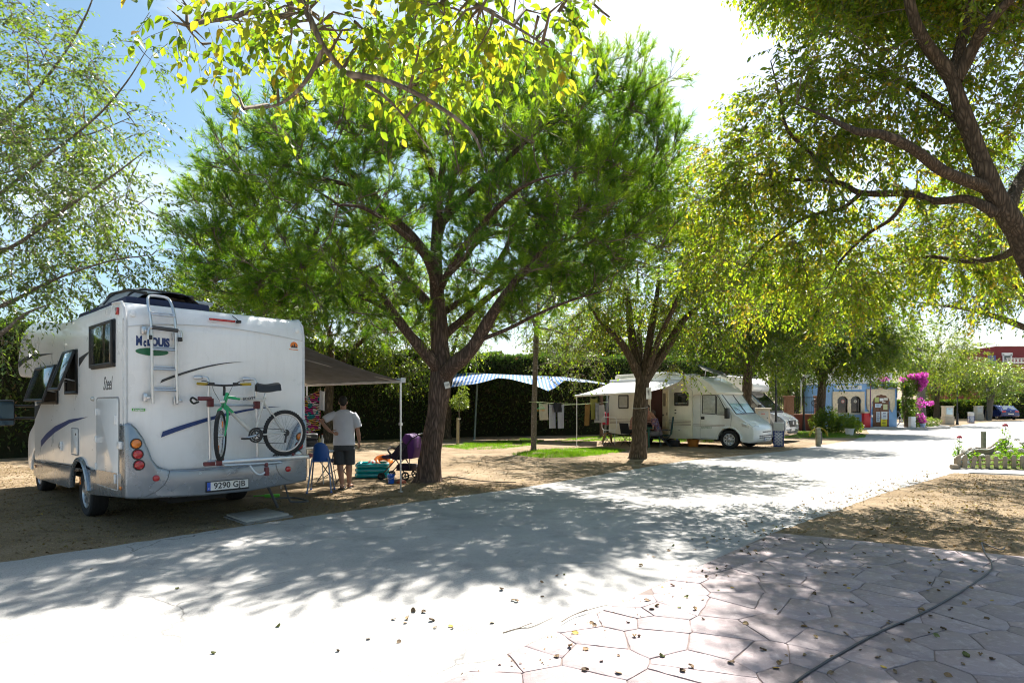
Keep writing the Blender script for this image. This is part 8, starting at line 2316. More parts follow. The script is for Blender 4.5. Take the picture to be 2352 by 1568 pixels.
M_BEACH = print_mat('beach_towel_print', [(0.78, 0.74, 0.74), (0.65, 0.05, 0.30), (0.78, 0.76, 0.76), (0.02, 0.42, 0.48), (0.70, 0.50, 0.05), (0.75, 0.28, 0.16), (0.78, 0.76, 0.76), (0.65, 0.05, 0.30)], 15)
cloth('beach_towel', 'black beach towel with a bright curly print hung under the awning', at(640, 925, 12.3), at(737, 895, 12.3), 0.80, M_BEACH, 'towel', wave=0.02)
cloth('white_towel', 'narrow white towel beside the bright beach towel', at(735, 893, 12.25), at(747, 896, 12.4), 0.42, mat('white_cloth', (0.62, 0.62, 0.66), 0.9, trans=0.2), 'towel', wave=0.02, nw=1)
# high chair
hcx = thing('high_chair', 'blue plastic high chair on grey tubular legs behind the camper', 'high chair', (-3.40, 10.85, 0), R(10))
M_HB = mat('blue_plastic', (0.012, 0.085, 0.33), 0.4, var=0.12, coat=0.2)
mb = MB()
def shell_(u, v):
    a = math.pi * (0.0 + u); w_ = 0.155 - 0.02 * v
    return (w_ * math.cos(a), -0.12 * math.sin(a) * (0.85 + 0.3 * v), 0.54 + 0.34 * v * (0.55 + 0.45 * math.sin(a)))
mb.grid(shell_, 18, 10); mb.obj('backrest', M_HB, hcx, solid=0.02)
mb = MB(); mb.box((0, 0.0, 0.545), (0.29, 0.24, 0.03)); mb.obj('seat', M_HB, hcx, bevel=0.012)
mb = MB(); mb.box((0.0, 0.20, 0.70), (0.40, 0.24, 0.025)); mb.obj('tray', mat('white_plastic', (0.62, 0.63, 0.64), 0.4), hcx, bevel=0.012)
for sx, sy in ((-1, -1), (1, -1), (-1, 1), (1, 1)):
    mb = MB(); mb.tube([(sx * 0.135, sy * 0.10, 0.60), (sx * 0.205, sy * 0.24, 0.0)], 0.014, 8); mb.obj('leg', mat('blue_grey_tube', (0.20, 0.24, 0.34), 0.4, 0.4), hcx)
    mb = MB(); mb.box((sx * 0.205, sy * 0.24, 0.015), (0.035, 0.05, 0.03)); mb.obj('foot', M_HB, hcx, bevel=0.006)
# folding camp chairs and table
def camp_chair(label, x, y, rz, m, frame=M_BLACK, hback=0.42, group=None):
    o = thing('camp_chair', label, 'chair', (x, y, 0), rz, group)
    for s in (-1, 1):
        mb = MB(); mb.tube([(s * 0.26, -0.20, 0.0), (s * 0.24, 0.20, 0.46)], 0.011, 6); mb.obj('leg', frame, o)
        mb = MB(); mb.tube([(s * 0.26, 0.22, 0.0), (s * 0.25, -0.18, 0.44), (s * 0.25, -0.26, 0.44 + hback)], 0.011, 6); mb.obj('leg', frame, o)
        mb = MB(); mb.box((s * 0.27, 0.02, 0.62), (0.045, 0.40, 0.022)); mb.tube([(s * 0.26, 0.18, 0.45), (s * 0.27, 0.18, 0.61)], 0.010, 6); mb.obj('armrest', frame, o)
    mb = MB(); mb.tube([(-0.26, 0.2, 0.02), (0.26, -0.18, 0.42)], 0.008, 6); mb.tube([(0.26, 0.2, 0.02), (-0.26, -0.18, 0.42)], 0.008, 6); mb.obj('cross_brace', frame, o)
    mb = MB(); mb.grid(lambda u, v: ((u - 0.5) * 0.5, -0.19 + 0.40 * v, 0.44 - 0.04 * math.sin(math.pi * u) * math.sin(math.pi * v)), 8, 8); mb.obj('seat', m, o, solid=0.012)
    mb = MB(); mb.grid(lambda u, v: ((u - 0.5) * 0.5, -0.20 - 0.075 * v - 0.03 * math.sin(math.pi * u), 0.47 + (hback - 0.03) * v), 8, 8); mb.obj('backrest', m, o, solid=0.012)
    return o
M_NAVYC = mat('navy_canvas', (0.012, 0.028, 0.10), 0.8, var=0.15)
camp_chair('navy folding camp chair behind the high chair', -3.55, 12.2, R(150), M_NAVYC)
tb = thing('camp_table', 'folding camp table with a pale top beside the camper wall', 'table', (-4.15, 11.7, 0), R(47))
mb = MB(); mb.box((0, 0, 0.71), (0.95, 0.62, 0.03)); mb.obj('table_top', mat('white_plastic', (0, 0, 0)), tb, bevel=0.008)
for sx in (-1, 1):
    for sy in (-1, 1):
        mb = MB(); mb.tube([(sx * 0.40, sy * 0.24, 0.70), (sx * 0.43, sy * 0.27, 0.0)], 0.012, 6); mb.obj('leg', M_ALU, tb)
gl = thing('gas_grill', 'small black gas grill with lid on the camp table', 'grill', (-4.0, 11.85, 0.725), R(20))
mb = MB(); mb.box((0, 0, 0.08), (0.42, 0.30, 0.13)); mb.obj('body', M_BLACK, gl, bevel=0.03); mb = MB(); mb.prism(rounded([(-0.15, 0.15), (0.15, 0.15), (0.12, 0.26), (-0.12, 0.26)], 0.05), -0.21, 0.21, 'yz'); mb.obj('lid', M_DARKGREY, gl, bevel=0.015); mb = MB(); mb.tube([(-0.08, -0.24, 0.2), (0, -0.26, 0.22), (0.08, -0.24, 0.2)], 0.01, 6); mb.obj('handle', M_ALU, gl)
for k, (x, y, c, lab, h) in enumerate(((-3.72, 11.95, (0.55, 0.55, 0.52), 'pale bottle on the camp table beside the grill', 0.24), (-3.8, 12.02, (0.35, 0.30, 0.1), 'amber bottle on the camp table beside the grill', 0.21))):
    bt = thing('bottle', lab, 'bottle', (x, y, 0.725)); mb = MB(); mb.lathe([(0.03, 0), (0.032, 0.01), (0.032, h * 0.6), (0.013, h * 0.78), (0.013, h * 0.95)], 12); mb.obj('glass', mat('bottle_%d' % k, c, 0.15, coat=0.5), bt, weld=False); mb = MB(); mb.lathe([(0.016, h * 0.94), (0.016, h)], 10); mb.obj('cap', M_RED, bt)
# paddling pool with toys
po = thing('paddling_pool', 'square turquoise inflatable paddling pool on the bare ground', 'pool', (-2.98, 13.05, 0), R(8))
M_TEAL = mat('turquoise_vinyl', (0.0, 0.30, 0.32), 0.18, var=0.1, coat=0.7)
for k in range(3):
    z = 0.055 + 0.10 * k; sq = rounded([(-0.31, -0.24), (0.31, -0.24), (0.31, 0.24), (-0.31, 0.24)], 0.10, 5); mb = MB(); mb.tube([(x * (1 - 0.015 * k), y, z) for x, y in sq + [sq[0], sq[1]]], 0.055, 10, caps=False); mb.obj('ring', M_TEAL, po)
mb = MB(); mb.box((0, 0, 0.03), (0.6, 0.46, 0.03)); mb.obj('floor', M_TEAL, po)
bl = thing('beach_ball', 'striped beach ball lying in the paddling pool', 'ball', (-2.98, 13.0, 0.26))
mb = MB(); mb.ball((0, 0, 0), 0.105, 20, 12); mb.obj('ball', stripes_mat('ball_stripes', (0.7, 0.66, 0.6), (0.55, 0.06, 0.05), 0, 0.07, 0.5, 0.3), bl); bl.rotation_euler = (0.4, 0.5, 0.2)
fl = thing('swim_ring', 'orange inflatable swim ring leaning in the paddling pool', 'swim ring', (-2.80, 13.25, 0.30)); mb = MB(); mb.ring((0, 0, 0), 0.15, 0.065, 'z', 28, 10); mb.obj('ring', mat('orange_vinyl', (0.75, 0.17, 0.01), 0.25, coat=0.5), fl); fl.rotation_euler = (R(35), R(8), 0)
# pushchair
st_ = thing('pushchair', 'purple and black pushchair beside the pine trunk', 'pushchair', (-2.22, 12.65, 0), R(-16))
# faces left (-x); handle to the right
M_PUR = mat('purple_fabric', (0.085, 0.012, 0.13), 0.7, var=0.2, bump=0.5, bscale=10)
M_DKP = mat('dark_purple_fabric', (0.018, 0.010, 0.026), 0.8, var=0.2)
fr_ = MB()
for s in (-1, 1):
    y = s * 0.21
    fr_.tube([(-0.42, y, 0.10), (-0.12, y, 0.40), (0.24, y, 0.84), (0.40, y, 0.93)], 0.012, 7); fr_.tube([(0.12, y, 0.11), (-0.02, y, 0.30), (-0.10, y, 0.42)], 0.012, 7); fr_.tube([(-0.10, y, 0.20), (0.25, y, 0.22)], 0.009, 6); fr_.tube([(0.2, y, 0.20), (0.2, y, 0.44)], 0.008, 6)
fr_.tube([(0.12, -0.23, 0.09), (0.12, 0.23, 0.09)], 0.010, 6); fr_.obj('frame', M_BLACK, st_)
mb = MB(); mb.tube([(0.40, -0.23, 0.93), (0.42, -0.1, 0.945), (0.42, 0.1, 0.945), (0.40, 0.23, 0.93)], 0.017, 8); mb.obj('handle', M_BLACK, st_)
for x, r_ in ((-0.42, 0.07), (0.12, 0.09)):
    for s in (-1, 1):
        for dy in ((-0.03, 0.03) if x < 0 else (0.0,)):
            w_ = bpy.data.objects.new('wheel', None); link(w_, st_); w_.location = (x, s * 0.235 + dy, r_)
            mb = MB(); mb.ring((0, 0, 0), r_ - 0.016, 0.017, 'y', 24, 8); mb.obj('tyre', M_RUBBER, w_)
            mb = MB()
            for k in range(5):
                a = 2 * math.pi * k / 5; mb.tube([(0, 0, 0), ((r_ - 0.02) * math.cos(a), 0, (r_ - 0.02) * math.sin(a))], 0.009, 5)
            mb.cyl((0, -0.02, 0), (0, 0.02, 0), 0.018, 8); mb.obj('spokes', M_DARKGREY, w_)
def sling(poly, w, m, nm, bv=0.05):
    mb = MB(); mb.prism(rounded(poly, 0.04), -w, w, 'xz'); return mb.obj(nm, m, st_, bevel=bv, bseg=3)
sling([(0.02, 0.80), (0.03, 0.87), (0.10, 0.95), (0.20, 0.93), (0.27, 0.87), (0.30, 0.64), (0.26, 0.44), (0.16, 0.43), (0.13, 0.70)], 0.205, M_PUR, 'hood', 0.045)
sling([(0.14, 0.80), (0.02, 0.78), (-0.10, 0.68), (-0.18, 0.56), (-0.30, 0.49), (-0.20, 0.41), (0.0, 0.41), (0.17, 0.44)], 0.18, M_DKP, 'seat', 0.04)
sling([(-0.28, 0.50), (-0.45, 0.49), (-0.47, 0.45), (-0.42, 0.42), (-0.24, 0.42)], 0.15, mat('footrest_purple', (0.06, 0.035, 0.07), 0.8), 'footrest', 0.02)
mb = MB(); mb.box((0.05, 0, 0.25), (0.36, 0.34, 0.13)); mb.obj('basket', M_DKP, st_, bevel=0.04)
mb = MB(); mb.tube(smooth_path([(-0.22, -0.17, 0.50), (-0.30, -0.17, 0.60), (-0.32, 0, 0.64), (-0.30, 0.17, 0.60), (-0.22, 0.17, 0.50)], 4), 0.02, 8); mb.obj('bumper_bar', mat('foam_bar', (0.07, 0.05, 0.05), 0.8), st_)
bu = thing('bucket', 'small blue toy bucket standing beside the awning leg', 'bucket', (-2.37, 11.95, 0)); mb = MB(); mb.lathe([(0.055, 0), (0.075, 0.17), (0.08, 0.175), (0.07, 0.175), (0.052, 0.012)], 18, caps=False); mb.lathe([(0.054, 0.004), (0.054, 0.012)], 18); mb.obj('pail', mat('blue_pail', (0.01, 0.11, 0.50), 0.35), bu); mb = MB(); mb.tube(smooth_path([(-0.077, 0, 0.165), (-0.06, -0.06, 0.12), (0, -0.085, 0.10), (0.06, -0.06, 0.12), (0.077, 0, 0.165)], 4), 0.004, 5); mb.obj('handle', M_PLATE, bu)
ty = thing('sand_mould', 'low red sand mould toy on the ground beside the blue bucket', 'toy', (-2.18, 12.0, 0)); mb = MB(); mb.lathe([(0.10, 0), (0.09, 0.04), (0.05, 0.07), (0.01, 0.075)], 14); mb.obj('shell', mat('brick_red_plastic', (0.36, 0.07, 0.03), 0.5), ty)
gc = thing('green_dustpan', 'bright green brush lying under the camper bumper', 'brush', G(625, 1141) + Vector((0, 0, 0.0)), R(15)); M_LG = mat('bright_green_plastic', (0.12, 0.55, 0.03), 0.4); mb = MB(); mb.box((0, 0, 0.035), (0.24, 0.07, 0.03)); mb.tube([(0.1, 0, 0.04), (-0.30, 0.05, 0.02)], 0.012, 6); mb.obj('head', M_LG, gc, bevel=0.008); mb = MB(); mb.box((0, 0, 0.012), (0.23, 0.06, 0.022)); mb.obj('bristle', mat('bristle_green', (0.1, 0.35, 0.05), 0.9), gc)
# number plate on the pine, tag on the elm
sg_ = thing('pitch_sign', 'small white pitch number plate fixed to the pine trunk', 'sign', at(1027, 884, 12.26 - 0.21), R(8)); mb = MB(); mb.box((0, 0, 0), (0.115, 0.008, 0.13)); mb.obj('plate', M_PAPER, sg_, bevel=0.003); text_mesh(0, '103', 0.06, M_CHAR, sg_, facing((0, -0.006, 0), (0, -1, 0)), 'lettering', 0.001); sg_.rotation_euler = (0, R(-14), R(30))
sg_ = thing('pitch_sign', 'white paper pitch tag hanging on the dark elm trunk', 'sign', at(1490, 903, 17.4 - 0.24), R(20)); mb = MB(); mb.grid(lambda u, v: ((u - 0.5) * 0.16, 0.01 * math.sin(u * 5), (0.5 - v) * 0.32), 6, 6); mb.obj('paper', M_PAPER, sg_, solid=0.003); mb = MB(); mb.box((0, -0.012, 0.02), (0.02, 0.004, 0.14)); mb.box((-0.03, -0.012, 0.05), (0.015, 0.004, 0.08)); mb.obj('print', M_CHAR, sg_)
wr_ = thing('wire_tie', 'thin pale wire tied round the dark elm trunk', 'wire', (3.66, 17.4, 1.46)); mb = MB(); mb.ring((0, 0, 0), 0.215, 0.006, 'z', 30, 5); mb.obj('loop', M_ALU, wr_); wr_.rotation_euler = (R(6), R(-6), 0)

# ================================================================ shade tarpaulin, posts, washing line
M_GPOST = mat('green_grey_post', (0.16, 0.22, 0.22), 0.5, 0.3, var=0.2)
def post(name, label, x, y, h, r_, m, cat='post', lean=0.0):
    o = thing(name, label, cat, (x, y, 0)); mb = MB(); mb.tube([(0, 0, 0), (lean * 0.5, 0, h * 0.5), (lean, 0, h)], r_, 10); mb.obj('shaft', m, o); mb = MB(); mb.lathe([(r_ * 1.5, 0), (r_ * 1.4, 0.04), (r_ * 1.02, 0.06)], 10); mb.obj('foot', m, o, weld=False); return o
post('metal_post', 'grey green metal post holding the striped tarpaulin', -1.65, 26.8, 2.55, 0.045, M_GPOST, lean=0.12)
post('metal_post', 'grey green metal post beside the drying towels', 4.02, 26.4, 2.05, 0.045, M_GPOST, lean=0.1)
post('wooden_pole', 'brown wooden pole behind the ochre towel', 4.15, 28.3, 2.75, 0.085, mat('brown_pole', (0.12, 0.08, 0.055), 0.9, var=0.3))
tp = thing('shade_tarpaulin', 'blue and white striped tarpaulin stretched between posts and trees', 'tarpaulin', (0, 27, 0))
fxs = [(0, 1043, 855, 28.8), (0.70, 1298, 866, 28.0), (0.85, 1345, 872, 27.4), (1, 1392, 880, 27.0)]
nys = [(0, 889), (0.15, 881), (0.29, 867.5), (0.37, 871), (0.50, 882), (0.60, 898), (0.645, 890), (0.70, 873), (0.85, 877.5), (1, 882)]
def tarp(u, v):
    x = np.interp(u, [q[0] for q in fxs], [q[1] for q in fxs]); y0 = np.interp(u, [q[0] for q in fxs], [q[2] for q in fxs]); Y0 = np.interp(u, [q[0] for q in fxs], [q[3] for q in fxs])
    y1 = np.interp(u, [q[0] for q in nys], [q[1] for q in nys]); Y1 = Y0 - 3.0
    y = y0 + (y1 - y0) * v + 0.5 * math.sin(u * 23 + v * 3) * v; Y = Y0 + (Y1 - Y0) * v
    p = at(x - 6 * v * (1 - u), y, Y)
    return (p.x, p.y - 27, p.z)
mb = MB(); mb.grid(tarp, 110, 16); mb.obj('sheet', stripes_mat('tarp_stripes', (0.006, 0.11, 0.36), (0.42, 0.44, 0.45), 0, 0.16, 0.55, 0.8, 0.18), tp, solid=0.003)
mb = MB(); a_ = at(1043, 855, 28.8); mb.tube([(a_.x, a_.y - 27, a_.z), (at(1298, 866, 28).x, 1.0, at(1298, 866, 28).z)], 0.02, 6); mb.obj('batten', M_PLATE, tp)
sp_ = thing('sapling', 'young staked sapling with pale silvery crown in front of the hedge', 'tree', (-2.07, 23.8, 0))
mb = MB(); mb.tube(smooth_path([(0, 0, 0), (0.02, 0, 0.8), (0.0, 0, 1.4), (0.06, 0, 2.1)], 4), [0.03, 0.024, 0.02, 0.006], 8); mb.obj('trunk', BARK_GREY, sp_)
mb = MB(); mb.cyl((-0.05, -0.03, 0), (-0.04, -0.03, 1.02), 0.055, 10); mb.obj('stake', mat('pale_stake', (0.42, 0.33, 0.2), 0.85, var=0.25), sp_); mb = MB(); mb.ring((-0.01, -0.01, 0.98), 0.075, 0.012, 'z', 16, 5); mb.obj('tie', M_PLATE, sp_)
clump(sp_, 'crown', [(0.05, 0, 1.62, 0.36, 0.36, 0.34), (0.16, 0, 2.05, 0.22, 0.22, 0.24, 0.8), (-0.34, 0, 1.66, 0.2, 0.2, 0.16, 0.7)], 900, (0.085, 0.034), LM_GREY, 0.85, 0.0)
def lY(x): return 20.15 + (x - 1225) / 170.0 * 4.5
ln_ = thing('washing_line', 'thin washing line from the slender tree to the beige camper', 'washing line', (0, 0, 0))
mb = MB(); mb.tube(smooth_path([at(1226, 922, lY(1226)), at(1280, 926, lY(1280)), at(1340, 927, lY(1340)), at(1396, 923, lY(1396))], 8), 0.006, 5); mb.tube(smooth_path([at(1226, 925, lY(1226)), at(1300, 930, lY(1300)), at(1380, 925, lY(1380))], 8), 0.005, 5); mb.obj('cord', mat('line_green', (0.35, 0.42, 0.2), 0.6), ln_)
mb = MB(); mb.ring(at(1226, 923, 20.18), 0.135, 0.008, 'z', 24, 5); mb.obj('knot', mat('line_green', (0, 0, 0)), ln_)
GL = 'washing on the line'
def hung(name, label, x0, x1, y0, y1, m, cat='towel', **kw):
    P0, P1 = at(x0, y0, lY(x0) - 0.03), at(x1, y0 + 0.3, lY(x1) - 0.03)
    return cloth(name, label, P0, P1, (y1 - y0) * lY((x0 + x1) / 2) / FPX, m, cat, GL, **kw)
M_WCL = mat('white_cotton', (0.70, 0.69, 0.66), 0.9, var=0.05, trans=0.3)
hung('vest', 'cream sleeveless vest at the tree end of the washing line', 1238, 1258, 925, 964, mat('cream_cotton', (0.55, 0.50, 0.42), 0.9, trans=0.25), 'garment', nw=1.0)
M_STRP = stripes_mat('navy_white_stripe', (0.06, 0.075, 0.17), (0.60, 0.60, 0.64), 0, 0.042, 0.38, 0.9, 0.25)
for x0, x1, lab in ((1260.5, 1276.5, 'striped trouser leg nearer the tree on the washing line'), (1280.5, 1296, 'striped trouser leg nearer the camper on the washing line')):
    hung('striped_trousers', lab, x0, x1, 927, 983, M_STRP, 'trousers', nw=0.8, wave=0.018)
hung('black_shirt', 'small black shirt pegged between the striped trouser legs', 1268, 1286, 923.5, 946, M_DARKCLOTH, 'shirt', nw=1, yoff=-0.06)
hung('ochre_towel', 'ochre towel hanging in front of the wooden pole', 1344, 1355, 926, 977, mat('ochre_cloth', (0.34, 0.20, 0.06), 0.9, var=0.25, trans=0.2), nw=1)
hung('yellow_towel', 'olive yellow towel between the ochre and white washing', 1356, 1372, 914, 962, mat('olive_cloth', (0.40, 0.40, 0.10), 0.9, var=0.2, trans=0.25), nw=1)
hung('grey_towel', 'narrow checked grey towel behind the yellow towel', 1365.5, 1374, 924, 965, stripes_mat('grey_check', (0.25, 0.26, 0.28), (0.42, 0.43, 0.45), 2, 0.05, 0.5, 0.9), nw=1, yoff=-0.05)
hung('white_shirt', 'long white shirt hanging beside the second metal post', 1370, 1388, 928, 970, M_WCL, 'shirt', nw=1.2, waist=lambda v: -0.45 * v)
hung('check_tea_towel', 'white tea towel with grey check hanging nearest the camper window', 1404, 1427, 922, 954, stripes_mat('tea_check', (0.42, 0.46, 0.52), (0.66, 0.66, 0.66), 0, 0.09, 0.28, 0.9, 0.2), nw=0.8)
hung('blue_cloth', 'pale blue cloth under the edge of the white awning', 1401, 1430, 909, 923, mat('pale_blue_cloth', (0.34, 0.46, 0.70), 0.9, trans=0.25), nw=0.6)
hg = thing('sock_hanger', 'green sock hanger with orange pegs at the tree end of the line', 'hanger', at(1243, 938, 20.3)); mb = MB(); mb.box((0, 0, 0), (0.28, 0.14, 0.02)); mb.tube([(-0.1, 0, 0), (0, 0, 0.14), (0.1, 0, 0)], 0.005, 5); mb.obj('frame', mat('mint_plastic', (0.05, 0.50, 0.24), 0.4), hg)
for k in range(7):
    mb = MB(); mb.box((-0.12 + 0.04 * k, random.uniform(-.05, .05), -0.05), (0.014, 0.014, 0.07)); mb.obj('peg', mat('orange_peg', (0.7, 0.30, 0.03), 0.5), hg)
# ================================================================ things at the beige camper
M_GRN = mat('green_garden_plastic', (0.015, 0.11, 0.065), 0.5, var=0.1)
tb = thing('garden_table', 'dark green plastic garden table between the seated people', 'table', (4.95, 22.35, 0), R(40))
mb = MB(); mb.prism(rounded([(-0.40, -0.40), (0.40, -0.40), (0.40, 0.40), (-0.40, 0.40)], 0.12), 0.68, 0.715, 'xy'); mb.obj('table_top', M_GRN, tb, bevel=0.012)
for sx in (-1, 1):
    for sy in (-1, 1):
        mb = MB(); mb.tube([(sx * 0.29, sy * 0.29, 0.69), (sx * 0.31, sy * 0.31, 0.3), (sx * 0.36, sy * 0.36, 0.0)], [0.05, 0.035, 0.03], 8, flat=0.6); mb.obj('leg', M_GRN, tb)
kb = thing('kit_bag', 'small dark bag lying on the green garden table', 'bag', (4.98, 22.25, 0.716), R(30)); mb = MB(); mb.box((0, 0, 0.05), (0.34, 0.20, 0.10)); mb.tube(smooth_path([(-0.1, 0, 0.1), (0, 0.02, 0.16), (0.1, 0, 0.1)], 4), 0.01, 6); mb.obj('body', M_BLACK, kb, bevel=0.035, bseg=3)
camp_chair('high backed camp chair in green canvas behind the person in pink', 5.55, 22.05, R(72), mat('bottle_green_canvas', (0.012, 0.06, 0.055), 0.8), M_DARKGREY, 0.66, 'chairs at the beige camper')
camp_chair('dark folding chair under the bare shouldered person by the trunk', 4.33, 22.5, R(-62), M_DARKCLOTH, M_BLACK, 0.42, 'chairs at the beige camper')
so = thing('folding_stool', 'black folding stool with an ochre towel thrown over it', 'stool', (3.62, 22.75, 0), R(20))
for s in (-1, 1):
    mb = MB(); mb.tube([(-0.17, s * 0.14, 0), (0.17, s * 0.14, 0.46)], 0.011, 6); mb.tube([(0.17, s * 0.14, 0), (-0.17, s * 0.14, 0.46)], 0.011, 6); mb.obj('leg', M_BLACK, so)
mb = MB(); mb.grid(lambda u, v: ((u - 0.5) * 0.36, (v - 0.5) * 0.32, 0.47 - 0.03 * math.sin(math.pi * u)), 6, 6); mb.obj('seat', M_DARKCLOTH, so, solid=0.01)
tw = thing('ochre_cloth', 'ochre and brown towel hanging off the folding stool', 'towel', (3.50, 22.60, 0.49)); mb = MB()
mb.grid(lambda u, v: (-0.16 + 0.34 * u, -0.06 + 0.02 * math.sin(u * 9), 0.01 - (0.36 * abs(2 * u - 1) ** 3) - 0.02 * v + 0.0 * u), 16, 4)
mb.v = [(x, y + 0.12 * (i % 5) / 4, z) for i, (x, y, z) in enumerate(mb.v)]
mb.obj('cloth', mat('ochre_cloth', (0, 0, 0)), tw, solid=0.006, weld=False)
wr2 = thing('drying_rack', 'white tubular drying frame leaning on the camper rear', 'drying rack', (3.72, 23.35, 0), R(-40)); po_r = rounded([(-0.32, 0.55), (0.32, 0.55), (0.32, 1.05), (-0.32, 1.05)], 0.14, 5); mb = MB(); mb.tube([(x, 0, z) for x, z in po_r + [po_r[0]]], 0.013, 6); mb.tube([(-0.25, 0, 0.0), (-0.25, 0, 0.6)], 0.012, 6); mb.tube([(0.25, 0, 0.0), (0.25, 0, 0.6)], 0.012, 6); mb.obj('frame', M_PLATE, wr2)
ot = thing('plastic_tub', 'orange plastic tub under the middle of the beige camper', 'tub', at(1592, 1015, 22.3) * 1.0, 0); ot.location.z = 0; mb = MB(); mb.lathe([(0.17, 0), (0.22, 0.26), (0.235, 0.27), (0.215, 0.27), (0.165, 0.02)], 18); mb.obj('tub', mat('orange_tub', (0.48, 0.16, 0.02), 0.5), ot)
jc = thing('water_can', 'black water can under the beige camper beside the tub', 'water can', (at(1556, 1015, 22.0).x, 22.4, 0), R(-40)); mb = MB(); mb.box((0, 0, 0.12), (0.36, 0.22, 0.24)); mb.obj('body', M_BLACK, jc, bevel=0.03); mb = MB(); mb.cyl((0.1, 0, 0.23), (0.1, 0, 0.28), 0.03, 10); mb.obj('cap', M_BLUEV, jc)
# ================================================================ access cover, hose, cables, fallen leaves
ac = thing('access_cover', 'pale rectangular concrete access cover beside the road edge', 'cover', (0, 0, 0))
q = [G(520, 1187), G(566, 1203), G(664, 1186), G(612, 1173)]
mb = MB(); cc = sum(q, Vector()) / 4
mb.prism([((p - cc).x, (p - cc).y) for p in q], 0.0, 0.045, 'xy'); mb.obj('slab', M_KERB, ac, bevel=0.008)
mb = MB(); mb.prism([((p - cc).x * 1.10 + 0.02, (p - cc).y * 1.10 - 0.03) for p in q], 0.0, 0.02, 'xy'); mb.obj('frame', mat('cover_frame', (0.24, 0.23, 0.22), 0.9), ac)
ac.location = cc
hz = thing('water_hose', 'thin dark water hose lying across the stamped paving', 'hose', (0, 0, 0))
hp = [G(1800, 1600), G(1850, 1560), G(1930, 1510), G(2020, 1460), G(2110, 1420), G(2180, 1382), G(2245, 1340), G(2276, 1315), G(2276, 1295), G(2262, 1275), G(2258, 1262)]
hp2 = [G(2262, 1252), G(2275, 1258), G(2300, 1266), G(2308, 1260)]
mb = MB(); mb.tube([Vector((p.x, p.y, 0.0285 + 0.001 * math.sin(i))) for i, p in enumerate(smooth_path(hp, 8))], 0.0072, 8)
mb.tube([Vector((p.x, p.y, 0.02)) for p in smooth_path([hp[-1], G(2255, 1250)] + hp2, 6)], 0.0072, 8)
mb.obj('tube', mat('dark_hose', (0.030, 0.034, 0.045), 0.45, var=0.3), hz)
cb = thing('power_cable', 'black power cable trailing away from the pine roots', 'cable', (0, 0, 0))
mb = MB(); mb.tube([Vector((p.x, p.y, 0.012)) for p in smooth_path([G(1010, 1100), G(1040, 1096), G(1080, 1102), G(1130, 1107), G(1185, 1108)], 6)], 0.008, 6); mb.obj('flex', M_BLACK, cb)
# single dry twigs on the paving and road
for k, (a, b, c, d_) in enumerate((((1290, 1435), (1320, 1418), (1370, 1402), (1400, 1395)), ((1155, 1455), (1190, 1445), (1220, 1442), (1270, 1420)))):
    tw_ = thing('fallen_twig', ('bare fallen twig at the corner of the stamped paving', 'bare fallen twig lying on the sunlit road')[k], 'twig', (0, 0, 0))
    mb = MB(); pts = [G(*p_) + Vector((0, 0, (0.025, 0.009)[k])) for p_ in (a, b, c, d_)]; mb.tube(smooth_path(pts, 5), [0.0035, 0.003, 0.0015], 5); mb.tube([pts[1], pts[1] + Vector((0.10, 0.08, 0.01))], 0.003, 4); mb.obj('stick', TWIG, tw_)
# curled fallen leaves: the larger ones one by one
def leaf_mesh_one(seed, curl, tone_m):
    r0 = random.Random(seed)
    mb = MB()
    def f(u, v):
        w = math.sin(math.pi * min(1, 0.04 + u * 0.96)) ** 0.8 * (0.5 - 0.12 * u)
        y = (v - 0.5) * 2 * w
        z = curl * (abs(v - 0.5) * 2) ** 1.6 * 0.28 * (1 if u < 0.6 else 1.3) + 0.16 * curl * math.sin(u * 3.2 + seed) + 0.05
        return (u - 0.5, y, z + 0.03 * r0.random())
    mb.grid(f, 5, 4)
    return mb.mesh('fallen_leaf', tone_m, sharp=80)
LV = [mat('dry_leaf_%d' % k, c, 0.75, var=0.35, scale=4) for k, c in enumerate(((0.20, 0.12, 0.05), (0.30, 0.20, 0.085), (0.12, 0.075, 0.035), (0.16, 0.17, 0.05), (0.50, 0.33, 0.05), (0.24, 0.16, 0.09)))]
LMESH = [leaf_mesh_one(k, (0.3 + 0.25 * (k % 4)), LV[k % 6]) for k in range(18)]
TONES = ('curled brown', 'tan', 'dark brown', 'olive green', 'golden yellow', 'greyish brown')
def drop_leaf(x, y, z, s, grp, lab, k):
    o = bpy.data.objects.new('fallen_leaf', LMESH[k % 18])
    COL.objects.link(o)
    o.location = (x, y, z)
    o.rotation_euler = (random.gauss(0, 0.25), random.gauss(0, 0.25), random.uniform(0, 6.28))
    o.scale = (s, s, s)
    tag(o, lab, 'leaf', grp)
cnt = 0
PICK = (0, 1, 2, 5, 6, 7, 8, 11, 12, 13, 14, 17, 0, 2, 5, 3, 9, 4)
qq = scatter_in([(3.05, 7.15), (-1.4, 2.1), (0.2, 2.6), (2.6, 2.6), (5.4, 5.0), (5.4, 5.8)], 900)
for k, (x, y) in enumerate(qq):
    if cnt >= 210: break
    if noise2(np.array([x]), np.array([y]), 1.9, 2)[0] < random.uniform(-0.8, 0.4): continue
    drop_leaf(x, y, 0.0215, random.uniform(0.02, 0.048), 'dry leaves scattered on the stamped paving', '%s dry leaf lying on the mauve stamped paving' % TONES[PICK[k % 18] % 6], PICK[k % 18]); cnt += 1
edge = [G(1000, 1500), G(1150, 1420), G(1280, 1370), G(1420, 1340), G(1560, 1290), G(1700, 1235), G(1640, 1215), G(1400, 1300), G(1200, 1330), G(900, 1420), G(760, 1500)]
qq = scatter_in(edge, 70)
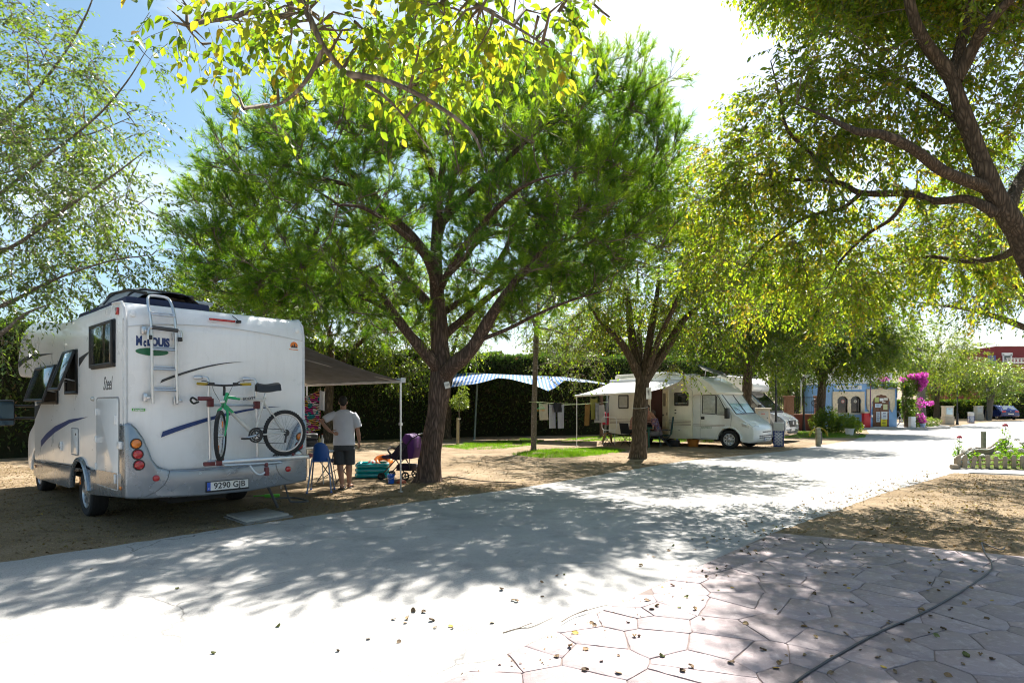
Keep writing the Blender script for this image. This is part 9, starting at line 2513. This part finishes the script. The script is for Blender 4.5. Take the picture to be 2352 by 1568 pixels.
for k, (x, y) in enumerate(qq):
    drop_leaf(x, y, 0.007, random.uniform(0.022, 0.045), 'dry leaves scattered on the road', '%s dry leaf lying on the pale road' % TONES[PICK[k % 18] % 6], PICK[k % 18])
for k, p in enumerate(((407, 1353), (210, 1308), (490, 1502), (1130, 1432), (640, 1440), (1035, 1440))):
    g_ = G(*p); drop_leaf(g_.x, g_.y, 0.007, random.uniform(0.03, 0.04), 'dry leaves scattered on the road', '%s dry leaf lying on the pale road' % TONES[4 if k % 2 else 3], 4 if k % 2 else 3)
# the rest: litter too small and dense to count
def litter(name, label, q, z, size, tone_c):
    n = len(q); pos = np.column_stack([q, np.full(n, z) + rng.uniform(0, 0.006, n)])
    d = unit(np.stack([rng.normal(size=n), rng.normal(size=n), rng.normal(0, 0.25, n)], 1))
    nr = unit(np.stack([rng.normal(0, 0.4, n), rng.normal(0, 0.4, n), np.ones(n)], 1)); sc = rng.uniform(0.5, 1.2, n)
    o = leaves(name, pos, d, nr, size * sc, size * 0.5 * sc, LM_LITTER, None, np.clip(rng.normal(tone_c, 0.25, n), 0, 1), LEAF2, 0.25)
    return tag(o, label, 'leaf litter', kind='stuff')
ql = scatter_in(V2, 9000); ql = ql[noise2(ql[:, 0], ql[:, 1], 1.6, 5) > rng.uniform(-0.7, 0.6, len(ql))]
qr = scatter_in([(2.2, 6.5), (3.3, 7.6), (6.6, 10.8), (9.8, 13.9), (9.4, 14.1), (5.8, 10.9), (1.9, 7.0)], 700); qs = scatter_in([(2.9, 7.0), (3.4, 7.5), (6.7, 10.7), (9.9, 13.8), (9.75, 13.95), (6.3, 10.75), (2.9, 7.3)], 1500); qr = np.concatenate([qr, qs])
litter('leaf_litter', 'brown leaf litter over the dry verge beside the stamped paving', np.concatenate([ql, qr]), 0.012, 0.05, 0.45)
ql = scatter_in(V1, 5000); q3 = scatter_in(g2((1020, 1100), (1200, 1118), (1560, 1058), (1800, 1033), (1900, 1015), (1700, 1035), (1400, 1050), (1100, 1060)), 3500)
litter('needle_litter', 'brown leaf and needle litter on the earth under the pine', np.concatenate([ql, q3]), 0.008, 0.04, 0.35)
qj = scatter_in([(3.1, 7.25), (-1.2, 2.45), (-1.0, 2.15), (3.3, 7.05)], 700)
litter('crumbled_leaves', 'crumbled leaf fragments along the joint of road and paving', qj, 0.02, 0.02, 0.35)
